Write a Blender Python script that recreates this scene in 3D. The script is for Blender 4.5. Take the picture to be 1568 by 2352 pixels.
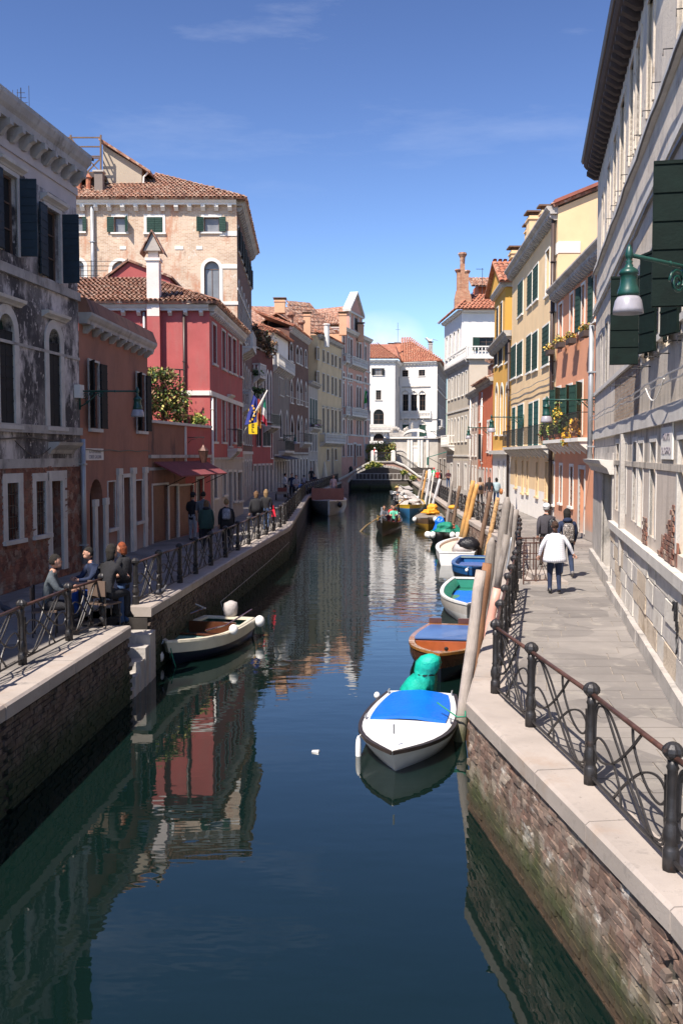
import bpy, math, random
from math import pi, sin, cos, radians, atan, atan2, sqrt, hypot
from mathutils import Vector, Matrix
RN = random.Random(11)
for o in list(bpy.data.objects): bpy.data.objects.remove(o)
scene = bpy.context.scene
COL = scene.collection
# ------------------------------------------------------------------ camera
CZ = 4.62; PITCH = atan(132/2180)
cam = bpy.data.cameras.new('camera'); camo = bpy.data.objects.new('camera', cam); COL.objects.link(camo)
camo.location = (0, 0, CZ); camo.rotation_euler = (pi/2-PITCH, 0, 0)
cam.sensor_fit = 'VERTICAL'; cam.sensor_height = 36; cam.lens = 36*2180/2352
cam.clip_start = .1; cam.clip_end = 3000
scene.camera = camo
scene.render.resolution_x = 682; scene.render.resolution_y = 1024
# ------------------------------------------------------------------ light: sun from behind left, elevation 54 degrees
SUND = Vector((-.405, -.58, 1.0)).normalized()
sl = bpy.data.lights.new('sun', 'SUN'); sl.energy = 4.9; sl.angle = radians(.53); sl.color = (1, .91, .8)
so = bpy.data.objects.new('sun', sl); COL.objects.link(so); so.location = (-20, -30, 60)
so.rotation_euler = (-SUND).to_track_quat('-Z', 'Y').to_euler()
W = bpy.data.worlds.new('World'); scene.world = W; W.use_nodes = True
nt = W.node_tree; nt.nodes.clear()
wo = nt.nodes.new('ShaderNodeOutputWorld'); bg = nt.nodes.new('ShaderNodeBackground'); bg.inputs[1].default_value = .05
sk = nt.nodes.new('ShaderNodeTexSky'); sk.sky_type = 'NISHITA'; sk.sun_disc = False
sk.sun_elevation = math.asin(SUND.z); sk.sun_rotation = atan2(SUND.x, SUND.y) % (2*pi)
sk.air_density = 1.0; sk.dust_density = .35; sk.ozone_density = 3.2; sk.altitude = 0
hs = nt.nodes.new('ShaderNodeHueSaturation'); hs.inputs['Saturation'].default_value = .93; hs.inputs['Hue'].default_value = .503; hs.inputs['Value'].default_value = .74
gm_ = nt.nodes.new('ShaderNodeGamma'); gm_.inputs[1].default_value = 1.62; nt.links.new(sk.outputs[0], gm_.inputs[0]); nt.links.new(gm_.outputs[0], hs.inputs['Color'])
# thin clouds: a veil of cirrus high up and a small cumulus near the horizon
tc = nt.nodes.new('ShaderNodeTexCoord'); sx = nt.nodes.new('ShaderNodeSeparateXYZ'); nt.links.new(tc.outputs['Generated'], sx.inputs[0])
def wmath(op, a, b=None):
    n = nt.nodes.new('ShaderNodeMath'); n.operation = op
    for i, v in enumerate((a, b)):
        if v is None: continue
        if isinstance(v, (int, float)): n.inputs[i].default_value = v
        else: nt.links.new(v, n.inputs[i])
    return n.outputs[0]
mpn = nt.nodes.new('ShaderNodeMapping'); mpn.inputs['Rotation'].default_value = (0, radians(22), 0); mpn.inputs['Scale'].default_value = (2.2, 5, 12)
nt.links.new(tc.outputs['Generated'], mpn.inputs[0])
nz = nt.nodes.new('ShaderNodeTexNoise'); nz.inputs['Scale'].default_value = 1.3; nz.inputs['Detail'].default_value = 7; nz.inputs['Roughness'].default_value = .62
nt.links.new(mpn.outputs[0], nz.inputs[0])
cir = wmath('MULTIPLY', wmath('MAXIMUM', wmath('SUBTRACT', nz.outputs[0], .545), 0), 1.3)
cir = wmath('MULTIPLY', cir, wmath('MAXIMUM', wmath('MULTIPLY', wmath('SUBTRACT', sx.outputs[2], .2), 3), 0))
nz2 = nt.nodes.new('ShaderNodeTexNoise'); nz2.inputs['Scale'].default_value = 16; nz2.inputs['Detail'].default_value = 6
nt.links.new(tc.outputs['Generated'], nz2.inputs[0])
def blob(cx, cz, rx, rz):
    a = wmath('POWER', wmath('DIVIDE', wmath('SUBTRACT', wmath('DIVIDE', sx.outputs[0], sx.outputs[1]), cx), rx), 2)
    b = wmath('POWER', wmath('DIVIDE', wmath('SUBTRACT', sx.outputs[2], cz), rz), 2)
    return wmath('MAXIMUM', wmath('SUBTRACT', 1, wmath('ADD', a, b)), 0)
cb = wmath('MULTIPLY', wmath('ADD', blob(.045, .12, .045, .03), blob(.02, .105, .06, .025)), wmath('MAXIMUM', wmath('MULTIPLY', wmath('SUBTRACT', nz2.outputs[0], .3), 1.6), 0))
cb = wmath('MULTIPLY', cb, wmath('GREATER_THAN', sx.outputs[1], 0))
cf = wmath('MINIMUM', wmath('ADD', cir, wmath('MULTIPLY', cb, 1.1)), .6)
mx = nt.nodes.new('ShaderNodeMix'); mx.data_type = 'RGBA'; nt.links.new(cf, mx.inputs[0]); nt.links.new(hs.outputs[0], mx.inputs[6]); mx.inputs[7].default_value = (14, 14.3, 15.5, 1)
nt.links.new(mx.outputs[2], bg.inputs[0]); nt.links.new(bg.outputs[0], wo.inputs[0])
vs = scene.view_settings; vs.view_transform = 'Standard'; vs.look = 'None'; vs.gamma = 1; vs.exposure = .82; vs.use_curve_mapping = False
# ------------------------------------------------------------------ helpers
def ray(px, py):
    dx = (px-784)/2180; dz = (1176-py)/2180
    return Vector((dx, cos(PITCH)+dz*sin(PITCH), -sin(PITCH)+dz*cos(PITCH)))
def P(px, py, Y):
    r = ray(px, py); t = Y/r.y
    return Vector((r.x*t, Y, CZ+r.z*t))
def G(px, py, z=1.44):
    r = ray(px, py); t = (z-CZ)/r.z
    return Vector((r.x*t, r.y*t, z))
def lerp(a, b, t): return a+(b-a)*t
def pl(pts, y):
    for i in range(len(pts)-1):
        if y <= pts[i+1][1] or i == len(pts)-2:
            a, b = pts[i], pts[i+1]
            return a[0]+(b[0]-a[0])*(y-a[1])/(b[1]-a[1])
class MB:
    def __init__(s): s.v = []; s.f = []; s.m = []; s.sm = []; s.c = 0; s.s = False
    def face(s, idx): s.f.append(tuple(idx)); s.m.append(s.c); s.sm.append(s.s)
    def poly(s, pts):
        n = len(s.v); s.v += [tuple(p) for p in pts]; s.face(range(n, n+len(pts)))
    def hexa(s, p):
        n = len(s.v); s.v += [tuple(q) for q in p]
        for q in ((0, 3, 2, 1), (4, 5, 6, 7), (0, 1, 5, 4), (1, 2, 6, 5), (2, 3, 7, 6), (3, 0, 4, 7)): s.face([n+i for i in q])
        return s
    def box(s, x0, x1, y0, y1, z0, z1):
        return s.hexa([(x0, y0, z0), (x1, y0, z0), (x1, y1, z0), (x0, y1, z0), (x0, y0, z1), (x1, y0, z1), (x1, y1, z1), (x0, y1, z1)])
    def prism(s, poly, z0, z1):
        n = len(s.v); k = len(poly); s.v += [(p[0], p[1], z0) for p in poly]+[(p[0], p[1], z1) for p in poly]
        s.face([n+i for i in range(k)][::-1]); s.face([n+k+i for i in range(k)])
        for i in range(k): j = (i+1) % k; s.face([n+i, n+j, n+k+j, n+k+i])
        return s
    def extr(s, prof, x0, x1):   # profile in (y,z) swept along x
        n = len(s.v); k = len(prof); s.v += [(x0, p[0], p[1]) for p in prof]+[(x1, p[0], p[1]) for p in prof]
        s.face([n+i for i in range(k)]); s.face([n+k+i for i in range(k)][::-1])
        for i in range(k): j = (i+1) % k; s.face([n+j, n+i, n+k+i, n+k+j])
        return s
    def loft(s, rings, caps=True, closed=True):
        n = len(s.v); k = len(rings[0])
        for r in rings: s.v += [tuple(p) for p in r]
        for a in range(len(rings)-1):
            for i in range(k if closed else k-1):
                j = (i+1) % k; s.face([n+a*k+i, n+a*k+j, n+(a+1)*k+j, n+(a+1)*k+i])
        if caps:
            s.face([n+i for i in range(k)][::-1]); s.face([n+(len(rings)-1)*k+i for i in range(k)])
        return s
    def tube(s, pts, r, n=6, flat=None, caps=True):
        pts = [Vector(p) for p in pts]; rings = []; up = Vector((0, 0, 1))
        for i, p in enumerate(pts):
            d = (pts[min(i+1, len(pts)-1)]-pts[max(i-1, 0)]).normalized()
            a = d.cross(up)
            if a.length < .05: a = d.cross(Vector((0, 1, 0)))
            a.normalize(); b = a.cross(d)
            rr = r[i] if isinstance(r, (list, tuple)) else r
            ra, rb = (rr, rr) if flat is None else (rr*flat[0], rr*flat[1])
            rings.append([p+a*ra*cos(2*pi*k/n+pi/n)+b*rb*sin(2*pi*k/n+pi/n) for k in range(n)])
        return s.loft(rings, caps)
    def lathe(s, prof, n=12, o=(0, 0, 0), flute=0):
        rings = []
        for r, z in prof:
            rings.append([(o[0]+r*(1-flute*(k % 2))*cos(2*pi*k/n), o[1]+r*(1-flute*(k % 2))*sin(2*pi*k/n), o[2]+z) for k in range(n)])
        return s.loft(rings)
    def ball(s, c, r, nu=10, nv=7):
        if not isinstance(r, (tuple, list)): r = (r, r, r)
        rings = []
        for j in range(nv+1):
            t = -pi/2+pi*(j+.02)/(nv+.04); rings.append([(c[0]+r[0]*cos(t)*cos(2*pi*k/nu), c[1]+r[1]*cos(t)*sin(2*pi*k/nu), c[2]+r[2]*sin(t)) for k in range(nu)])
        return s.loft(rings)
    def mesh(s, name, mats):
        me = bpy.data.meshes.new(name); me.from_pydata(s.v, [], s.f)
        for m in (mats if isinstance(mats, (list, tuple)) else [mats]): me.materials.append(m)
        me.polygons.foreach_set('material_index', s.m); me.polygons.foreach_set('use_smooth', s.sm); me.update()
        return me
    def build(s, name, mats, parent=None, loc=(0, 0, 0), rz=0, kind=None, label=None):
        return obj(name, s.mesh(name, mats), parent, loc, rz, kind, label)
def obj(name, me, parent=None, loc=(0, 0, 0), rz=0, kind=None, label=None):
    o = bpy.data.objects.new(name, me); COL.objects.link(o); o.location = loc; o.rotation_euler = (0, 0, rz)
    if parent: o.parent = parent
    if kind: o['kind'] = kind
    if label: o['label'] = label
    return o
def tag(o, label, cat, group=None):
    o['label'] = label; o['category'] = cat
    if group: o['group'] = group
    return o
def thing(name, label, cat, loc=(0, 0, 0), rz=0, group=None):
    o = bpy.data.objects.new(name, None); COL.objects.link(o); o.location = loc; o.rotation_euler = (0, 0, rz); o.empty_display_size = .2
    return tag(o, label, cat, group)
# ------------------------------------------------------------------ materials
MATS = {}
def mnode(nt, typ, **kw):
    n = nt.nodes.new(typ)
    for k, v in kw.items():
        if k in ('operation', 'data_type', 'blend_type', 'noise_dimensions', 'feature', 'interpolation_type'): setattr(n, k, v)
        else: n.inputs[k].default_value = v
    return n
def c4(c): return (c[0], c[1], c[2], 1)
def ramp(nt, src, p0, p1):
    n = nt.nodes.new('ShaderNodeMapRange'); n.inputs[1].default_value = p0; n.inputs[2].default_value = p1; n.clamp = True; nt.links.new(src, n.inputs[0]); return n.outputs[0]
def mixc(nt, f, a, b, mode='MIX'):
    n = mnode(nt, 'ShaderNodeMix', data_type='RGBA', blend_type=mode)
    if isinstance(f, (int, float)): n.inputs[0].default_value = f
    else: nt.links.new(f, n.inputs[0])
    for i, v in ((6, a), (7, b)):
        if isinstance(v, tuple): n.inputs[i].default_value = c4(v)
        else: nt.links.new(v, n.inputs[i])
    return n.outputs[2]
def noise(nt, co, scale, detail=5, rough=.6, sc=None):
    if sc:
        m = nt.nodes.new('ShaderNodeMapping'); m.inputs['Scale'].default_value = sc; nt.links.new(co, m.inputs[0]); co = m.outputs[0]
    n = mnode(nt, 'ShaderNodeTexNoise', Scale=scale, Detail=detail, Roughness=rough); nt.links.new(co, n.inputs['Vector']); return n.outputs['Fac']
def mat(name, col, rough=.8, var=.2, scale=2.5, layers=(), bump=None, metal=0, brick=None, cell=None, coat=0, spec=None):
    """layers: (colour, noise scale, threshold, softness, stretch) painted patches; bump (scale, distance)"""
    if name in MATS: return MATS[name]
    m = bpy.data.materials.new(name); m.use_nodes = True; nt = m.node_tree; bs = nt.nodes['Principled BSDF']
    geo = nt.nodes.new('ShaderNodeNewGeometry'); pos = geo.outputs['Position']
    base = tuple(col)
    if brick:   # (c1, c2, mortar, width, height)
        tc = nt.nodes.new('ShaderNodeTexCoord'); sp = nt.nodes.new('ShaderNodeSeparateXYZ'); cb = nt.nodes.new('ShaderNodeCombineXYZ')
        nt.links.new(tc.outputs['Object'], sp.inputs[0]); nt.links.new(sp.outputs[0], cb.inputs[0]); nt.links.new(sp.outputs[2], cb.inputs[1])
        bt = mnode(nt, 'ShaderNodeTexBrick'); bt.inputs['Color1'].default_value = c4(brick[0]); bt.inputs['Color2'].default_value = c4(brick[1]); bt.inputs['Mortar'].default_value = c4(brick[2])
        bt.inputs['Scale'].default_value = 1; bt.inputs['Brick Width'].default_value = brick[3]; bt.inputs['Row Height'].default_value = brick[4]; bt.inputs['Mortar Size'].default_value = .012
        nt.links.new(cb.outputs[0], bt.inputs[0]); base = bt.outputs[0]
    if cell:    # (scale, [colours]) each cell its own tint
        vo = mnode(nt, 'ShaderNodeTexVoronoi', Scale=cell[0]); nt.links.new(pos, vo.inputs['Vector'])
        sp = nt.nodes.new('ShaderNodeSeparateXYZ'); nt.links.new(vo.outputs['Color'], sp.inputs[0])
        cr = nt.nodes.new('ShaderNodeValToRGB'); el = cr.color_ramp.elements; k = len(cell[1])
        el[0].position = 0; el[0].color = c4(cell[1][0]); el[1].position = 1; el[1].color = c4(cell[1][-1])
        for i in range(1, k-1): e = el.new(i/(k-1)); e.color = c4(cell[1][i])
        nt.links.new(sp.outputs[0], cr.inputs[0]); base = cr.outputs[0]
    n1 = noise(nt, pos, scale)
    f = ramp(nt, n1, .3, .7)
    if isinstance(base, tuple): out = mixc(nt, f, tuple(c*(1-var) for c in base), tuple(min(1, c*(1+var*.7)) for c in base))
    else: out = mixc(nt, 1.0, base, mixc(nt, f, (1-var,)*3, (1+var*.5,)*3), 'MULTIPLY')
    for ly in layers:
        lc, ls, th, so_, st = ly
        if len(st) == 4 and st[3] == 'z':   # (zlow, zhigh, noise) height-limited tide / rise of damp
            sp = nt.nodes.new('ShaderNodeSeparateXYZ'); nt.links.new(pos, sp.inputs[0])
            ad = mnode(nt, 'ShaderNodeMath', operation='MULTIPLY_ADD'); nt.links.new(noise(nt, pos, ls, 6, .7, (1, 1, .35)), ad.inputs[0]); ad.inputs[1].default_value = st[2]; nt.links.new(sp.outputs[2], ad.inputs[2])
            ff = ramp(nt, ad.outputs[0], st[1]+st[2]*.5, st[0]+st[2]*.5)
            mu = mnode(nt, 'ShaderNodeMath', operation='MULTIPLY'); nt.links.new(ff, mu.inputs[0]); mu.inputs[1].default_value = th; ff = mu.outputs[0]
        else: ff = ramp(nt, noise(nt, pos, ls, 8, .68, st), th, th+so_)
        out = mixc(nt, ff, out, tuple(lc))
    nt.links.new(out, bs.inputs['Base Color']); bs.inputs['Roughness'].default_value = rough; bs.inputs['Metallic'].default_value = metal
    if coat: bs.inputs['Coat Weight'].default_value = coat
    if spec is not None: bs.inputs['Specular IOR Level'].default_value = spec
    if bump:
        bn = mnode(nt, 'ShaderNodeBump', Strength=1.0, Distance=bump[1]); nt.links.new(noise(nt, pos, bump[0], 6, .65, bump[2] if len(bump) > 2 else None), bn.inputs['Height']); nt.links.new(bn.outputs[0], bs.inputs['Normal'])
    MATS[name] = m; return m
def flat(name, col, rough=.6, metal=0, var=.1): return mat(name, col, rough, var, 6, metal=metal)
ONE = (1, 1, 1)
stone = mat('istrian_stone', (.56, .53, .49), .75, .16, 2.2, [((.3, .26, .21), 3, .58, .25, ONE), ((.12, .115, .11), 9, .68, .15, (1, 1, .4))], (22, .006))
stone_d = mat('weathered_stone', (.42, .39, .36), .8, .25, 1.6, [((.16, .15, .14), 2.5, .52, .2, (1, 1, .5)), ((.3, .22, .14), 4, .62, .2, ONE)], (18, .012))
coping_m = mat('coping_stone', (.37, .32, .285), .7, .16, 1.6, [((.3, .21, .15), 1.3, .56, .3, ONE), ((.2, .18, .165), 3.2, .58, .18, ONE), ((.12, .11, .1), 13, .64, .1, ONE)], (30, .004))
white_p = mat('white_render', (.72, .69, .64), .85, .08, 1.4, [((.48, .45, .42), 1.2, .58, .35, (1, 1, .3))], (12, .004))
roof_m = mat('terracotta_tile', (.4, .15, .08), .85, .25, 6, [((.09, .07, .06), 2.2, .6, .2, ONE)], (20, .006), cell=(5.0, [(.09, .06, .048), (.28, .115, .07), (.4, .2, .125), (.22, .11, .08), (.5, .35, .26), (.33, .15, .09)]))
roof_r = mat('clean_terracotta_tile', (.4, .14, .07), .85, .25, 6, [((.14, .08, .06), 1.6, .6, .2, ONE)], (20, .005), cell=(4.2, [(.22, .08, .05), (.38, .13, .07), (.45, .18, .1), (.3, .1, .06), (.5, .28, .18)]))
wood_d = mat('dark_timber', (.06, .04, .035), .7, .3, 6)
wood_g = mat('weathered_timber', (.27, .235, .21), .85, .25, 3, [((.12, .1, .09), 5, .52, .2, (3, 3, .3)), ((.1, .09, .05), 3, 1.0, 0, (.15, .8, .5, 'z'))], (14, .012, (4, 4, .4)))
wood_o = mat('fresh_larch', (.52, .27, .08), .7, .25, 4, [((.25, .12, .05), 4, .56, .2, (3, 3, .3)), ((.14, .1, .05), 3, 1.0, 0, (.3, 1.3, .6, 'z'))], (12, .008, (4, 4, .4)))
wood_b = mat('brown_timber', (.16, .095, .06), .8, .3, 4, [((.07, .05, .04), 4, .55, .2, (3, 3, .3))], (12, .01, (4, 4, .4)))
iron = mat('cast_iron', (.035, .033, .035), .42, .35, 12, [((.1, .045, .025), 9, .62, .15, ONE)], (40, .003), metal=.35)
rust = mat('rusty_rail', (.1, .05, .04), .45, .4, 10, [((.16, .06, .03), 8, .55, .2, ONE)], (40, .003), metal=.3)
glass = mat('window_glass', (.012, .014, .017), .12, .2, 1.0, spec=.35)
glass_l = mat('curtained_glass', (.2, .21, .225), .3, .3, 1.2, spec=.6)
dark = mat('dark_interior', (.012, .011, .011), .9, .2, 2)
sh_g = mat('green_shutter', (.01, .045, .032), .75, .25, 5, [((.045, .07, .06), 6, .6, .2, ONE)])
sh_t = mat('teal_shutter', (.008, .075, .068), .75, .25, 5)
sh_n = mat('blackish_shutter', (.008, .01, .012), .8, .3, 5)
sh_k = mat('almost_black_green_shutter', (.004, .012, .01), .75, .3, 5, [((.02, .03, .028), 7, .64, .1, (1, 1, .3))], (30, .004), spec=.2)
sh_b = mat('slate_blue_shutter', (.014, .03, .045), .7, .2, 5)
sh_r = mat('oxblood_shutter', (.09, .025, .022), .6, .25, 5)
case = mat('casement_wood', (.14, .085, .06), .6, .2, 6)
case_w = mat('white_casement', (.6, .58, .55), .6, .1, 6)
zinc = mat('zinc_pipe', (.36, .37, .39), .45, .15, 3, metal=.4)
brownpipe = mat('brown_pipe', (.055, .035, .03), .45, .2, 3)
lampg = mat('lamp_green', (.005, .055, .042), .4, .25, 14, [((.02, .05, .04), 12, .62, .1, ONE)], coat=.3)
lampglass = mat('frosted_lamp_glass', (.32, .305, .34), .3, .15, 8, spec=.6)
brick_m = mat('old_brick', (.3, .13, .09), .9, .25, 5, [((.36, .32, .27), 1.4, .56, .12, ONE), ((.06, .05, .04), 2.2, .62, .12, ONE)], (25, .01), cell=(6, [(.13, .06, .045), (.22, .09, .06), (.3, .13, .085), (.2, .12, .09), (.36, .24, .18)]))
brick_q = mat('canal_brick', (.3, .2, .15), .9, .3, 4, [((.46, .42, .38), 1.3, .6, .06, (1, 1, 2.2)), ((.34, .09, .05), 2.6, .66, .08, ONE),
    ((.035, .05, .01), 2.2, .95, 0, (.25, .8, 1.3, 'z')), ((.03, .03, .012), 3, .95, 0, (.14, .45, .5, 'z')), ((.07, .035, .02), 6, .75, 0, (.0, .3, .3, 'z'))], (22, .014),
    cell=(6.5, [(.1, .07, .055), (.18, .11, .085), (.27, .19, .15), (.15, .11, .09), (.34, .28, .23)]))
brick_dk = mat('shade_darkened_brick', (.1, .075, .06), .85, .3, 4, [((.2, .17, .15), 1.5, .6, .08, (1, 1, 2.2)), ((.02, .035, .01), 2.2, .95, 0, (.3, .9, 1.0, 'z'))], (22, .014), cell=(6.5, [(.05, .035, .03), (.09, .06, .045), (.14, .1, .08), (.07, .055, .045)]))  # left quay brick: wall's shade put into a darker colour, plus low green growth
mortar_d = mat('shade_darkened_mortar', (.035, .03, .027), .95, .3, 4)  # left quay mortar, darkened in colour for the same shade
mortar_q = mat('canal_mortar', (.085, .07, .06), .95, .3, 4, [((.06, .075, .02), 2.2, .95, 0, (.3, 1.0, .8, 'z')), ((.02, .022, .01), 3, .95, 0, (.12, .5, .5, 'z'))], (30, .02))
paver = mat('trachyte_paver', (.24, .2, .18), .75, .18, 1.2, [((.33, .3, .26), 2.2, .56, .2, ONE), ((.12, .11, .1), 14, .66, .1, ONE)], (35, .004), cell=(1.1, [(.165, .15, .14), (.215, .195, .18), (.26, .235, .215), (.19, .175, .16)]))
joint_m = mat('sandy_joint', (.27, .235, .2), .95, .3, 5)
# ------------------------------------------------------------------ the ground plan (x, y)
RE = [(2.75, -2), (2.34, 6.5), (1.64, 12.1), (3.83, 22.9), (6.02, 32.4), (6.18, 44.2), (6.5, 58.7), (8.05, 105), (8.5, 118)]
RF = [(2.0, -2), (3.37, 7), (7.6, 28.7), (8.9, 31), (9.08, 34.3), (9.5, 42.4), (10.2, 57.5), (10.76, 67.8), (11.2, 84), (10.65, 95), (11.4, 118)]
LE = [(-5.1, -2), (-4.29, 11.9), (-3.93, 17.5), (-3.98, 19.6), (-3.22, 30.7), (-2.3, 42.1), (-2.44, 61), (-2.56, 73), (.35, 117)]
LF = [(-11.1, -4), (-7.1, 25.9), (-6.75, 33.3), (-5.6, 40.7), (-5.28, 51), (-6.28, 58), (-6.85, 73), (-5.73, 80), (-4.9, 90), (-3.5, 101), (-2.65, 107), (0, 118)]
QZ = 1.44
# ------------------------------------------------------------------ water
def water_mat():
    m = bpy.data.materials.new('canal_water'); m.use_nodes = True; nt = m.node_tree; bs = nt.nodes['Principled BSDF']
    geo = nt.nodes.new('ShaderNodeNewGeometry'); pos = geo.outputs['Position']
    nt.links.new(mixc(nt, noise(nt, pos, .25, 3), (.002, .0085, .0075), (.0035, .011, .009)), bs.inputs['Base Color'])
    bs.inputs['Roughness'].default_value = .015; bs.inputs['IOR'].default_value = 1.72
    sp = nt.nodes.new('ShaderNodeSeparateXYZ'); nt.links.new(pos, sp.inputs[0])
    far = ramp(nt, sp.outputs[1], 18, 75)
    def mth(op, a, b):
        n = mnode(nt, 'ShaderNodeMath', operation=op)
        for i, v in enumerate((a, b)):
            if isinstance(v, (int, float)): n.inputs[i].default_value = v
            else: nt.links.new(v, n.inputs[i])
        return n.outputs[0]
    big = noise(nt, pos, .22, 2, .5)
    patch = ramp(nt, big, .42, .62)
    h1 = noise(nt, pos, 1.0, 3, .55, (.7, 1.6, 1)); h2 = noise(nt, pos, 3.2, 2, .5, (.7, 1.3, 1))
    a1 = mth('ADD', mth('MULTIPLY', far, .026), mth('MULTIPLY', patch, .003)); a1 = mth('ADD', a1, .0035)
    a2 = mth('ADD', mth('MULTIPLY', far, .007), mth('MULTIPLY', patch, .0008))
    hh = mth('ADD', mth('MULTIPLY', h1, a1), mth('MULTIPLY', h2, a2))
    bn = mnode(nt, 'ShaderNodeBump', Strength=1.0, Distance=1.0); nt.links.new(hh, bn.inputs['Height']); nt.links.new(bn.outputs[0], bs.inputs['Normal'])
    return m
b = MB(); b.poly([(-400, -60, 0), (400, -60, 0), (400, 900, 0), (-400, 900, 0)])
b.build('canal_water', water_mat(), kind='structure')
# ------------------------------------------------------------------ banks
soil = mat('street_bed', (.2, .18, .16), .95, .3, 2)
def strip(name, A, B, y0, y1, z, m, kind='structure'):
    ys = sorted({y0, y1} | {p[1] for p in A+B if y0 < p[1] < y1})
    b = MB()
    for a, c in zip(ys, ys[1:]): b.poly([(pl(A, a), a, z), (pl(B, a), a, z), (pl(B, c), c, z), (pl(A, c), c, z)])
    return b.build(name, m, kind=kind)
off = lambda pts, d: [(p[0]+d, p[1]) for p in pts]
strip('street_bed', off(RE, .2), off(RF, 60), -2, 118, QZ-.03, soil)
strip('street_bed', off(LF, -60), off(LE, -.2), -2, 17.4, QZ-.03, soil)
strip('street_bed', off(LF, -60), off(LE, -1.1), 17.4, 19.7, QZ-.03, soil)
strip('street_bed', off(LF, -60), off(LE, -.2), 19.7, 117, QZ-.03, soil)
b = MB(); b.poly([(-300, 117, 1.38), (0.4, 117, 1.38), (2.6, 131, 1.38), (2.6, 600, 1.38), (-300, 600, 1.38)]); b.poly([(8.5, 118, 1.38), (300, 118, 1.38), (300, 600, 1.38), (2.6, 600, 1.38), (2.6, 131, 1.38), (8.5, 131, 1.38)])
b.build('ground', soil, kind='structure')
# pavement slabs: each near slab its own piece, the far ones joined
def pave(name, A, B, y0, y1, ynear, dep, wid, cap=290, zf=None):
    root = strip(name, A, B, y0, y1, QZ-.012, joint_m)
    far = MB(); near = []; y = y0; i = 0
    while y < y1:
        d = dep*RN.uniform(.85, 1.2); xa, xb = pl(A, y), pl(B, y); w = xb-xa
        t = -RN.uniform(0, .6)*wid/w
        while t < 1:
            tw = wid*RN.uniform(.65, 1.35)/w; t0 = max(0, t)+.009/w; t1 = min(1, t+tw)-.009/w
            if t1-t0 > .12/w:
                g = .009; dz = RN.uniform(-.003, .003)
                q = [(lerp(pl(A, yy), pl(B, yy), tt), yy) for yy, tt in ((y+g, t0), (y+g, t1), (y+d-g, t1), (y+d-g, t0))]
                if y < ynear and len(near) < cap: near.append((q, dz))
                else: far.hexa([(p[0], p[1], QZ-.03) for p in q]+[(p[0], p[1], QZ+dz) for p in q])
            t += tw
        y += d
    for q, dz in near:
        mb = MB(); cx, cy = q[0]
        mb.hexa([(p[0]-cx, p[1]-cy, -.03) for p in q]+[(p[0]-cx, p[1]-cy, dz) for p in q])
        mb.build('paving_stone', paver, root, (cx, cy, QZ))
    if far.f: far.build('paving_stones', paver, root, kind='stuff')
    return root
REi = off(RE, .42); LEi = off(LE, -.42)
pave('pavement', REi, RF, 4.6, 112, 36, .44, .95)
pave('pavement', LF, LEi, 11, 17.4, 30, .42, .95, 130)
pave('pavement', LF, off(LE, -1.15), 17.4, 19.7, 30, .42, .95, 40)
pave('pavement', LF, LEi, 19.7, 112, 36, .44, .95, 130)
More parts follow.
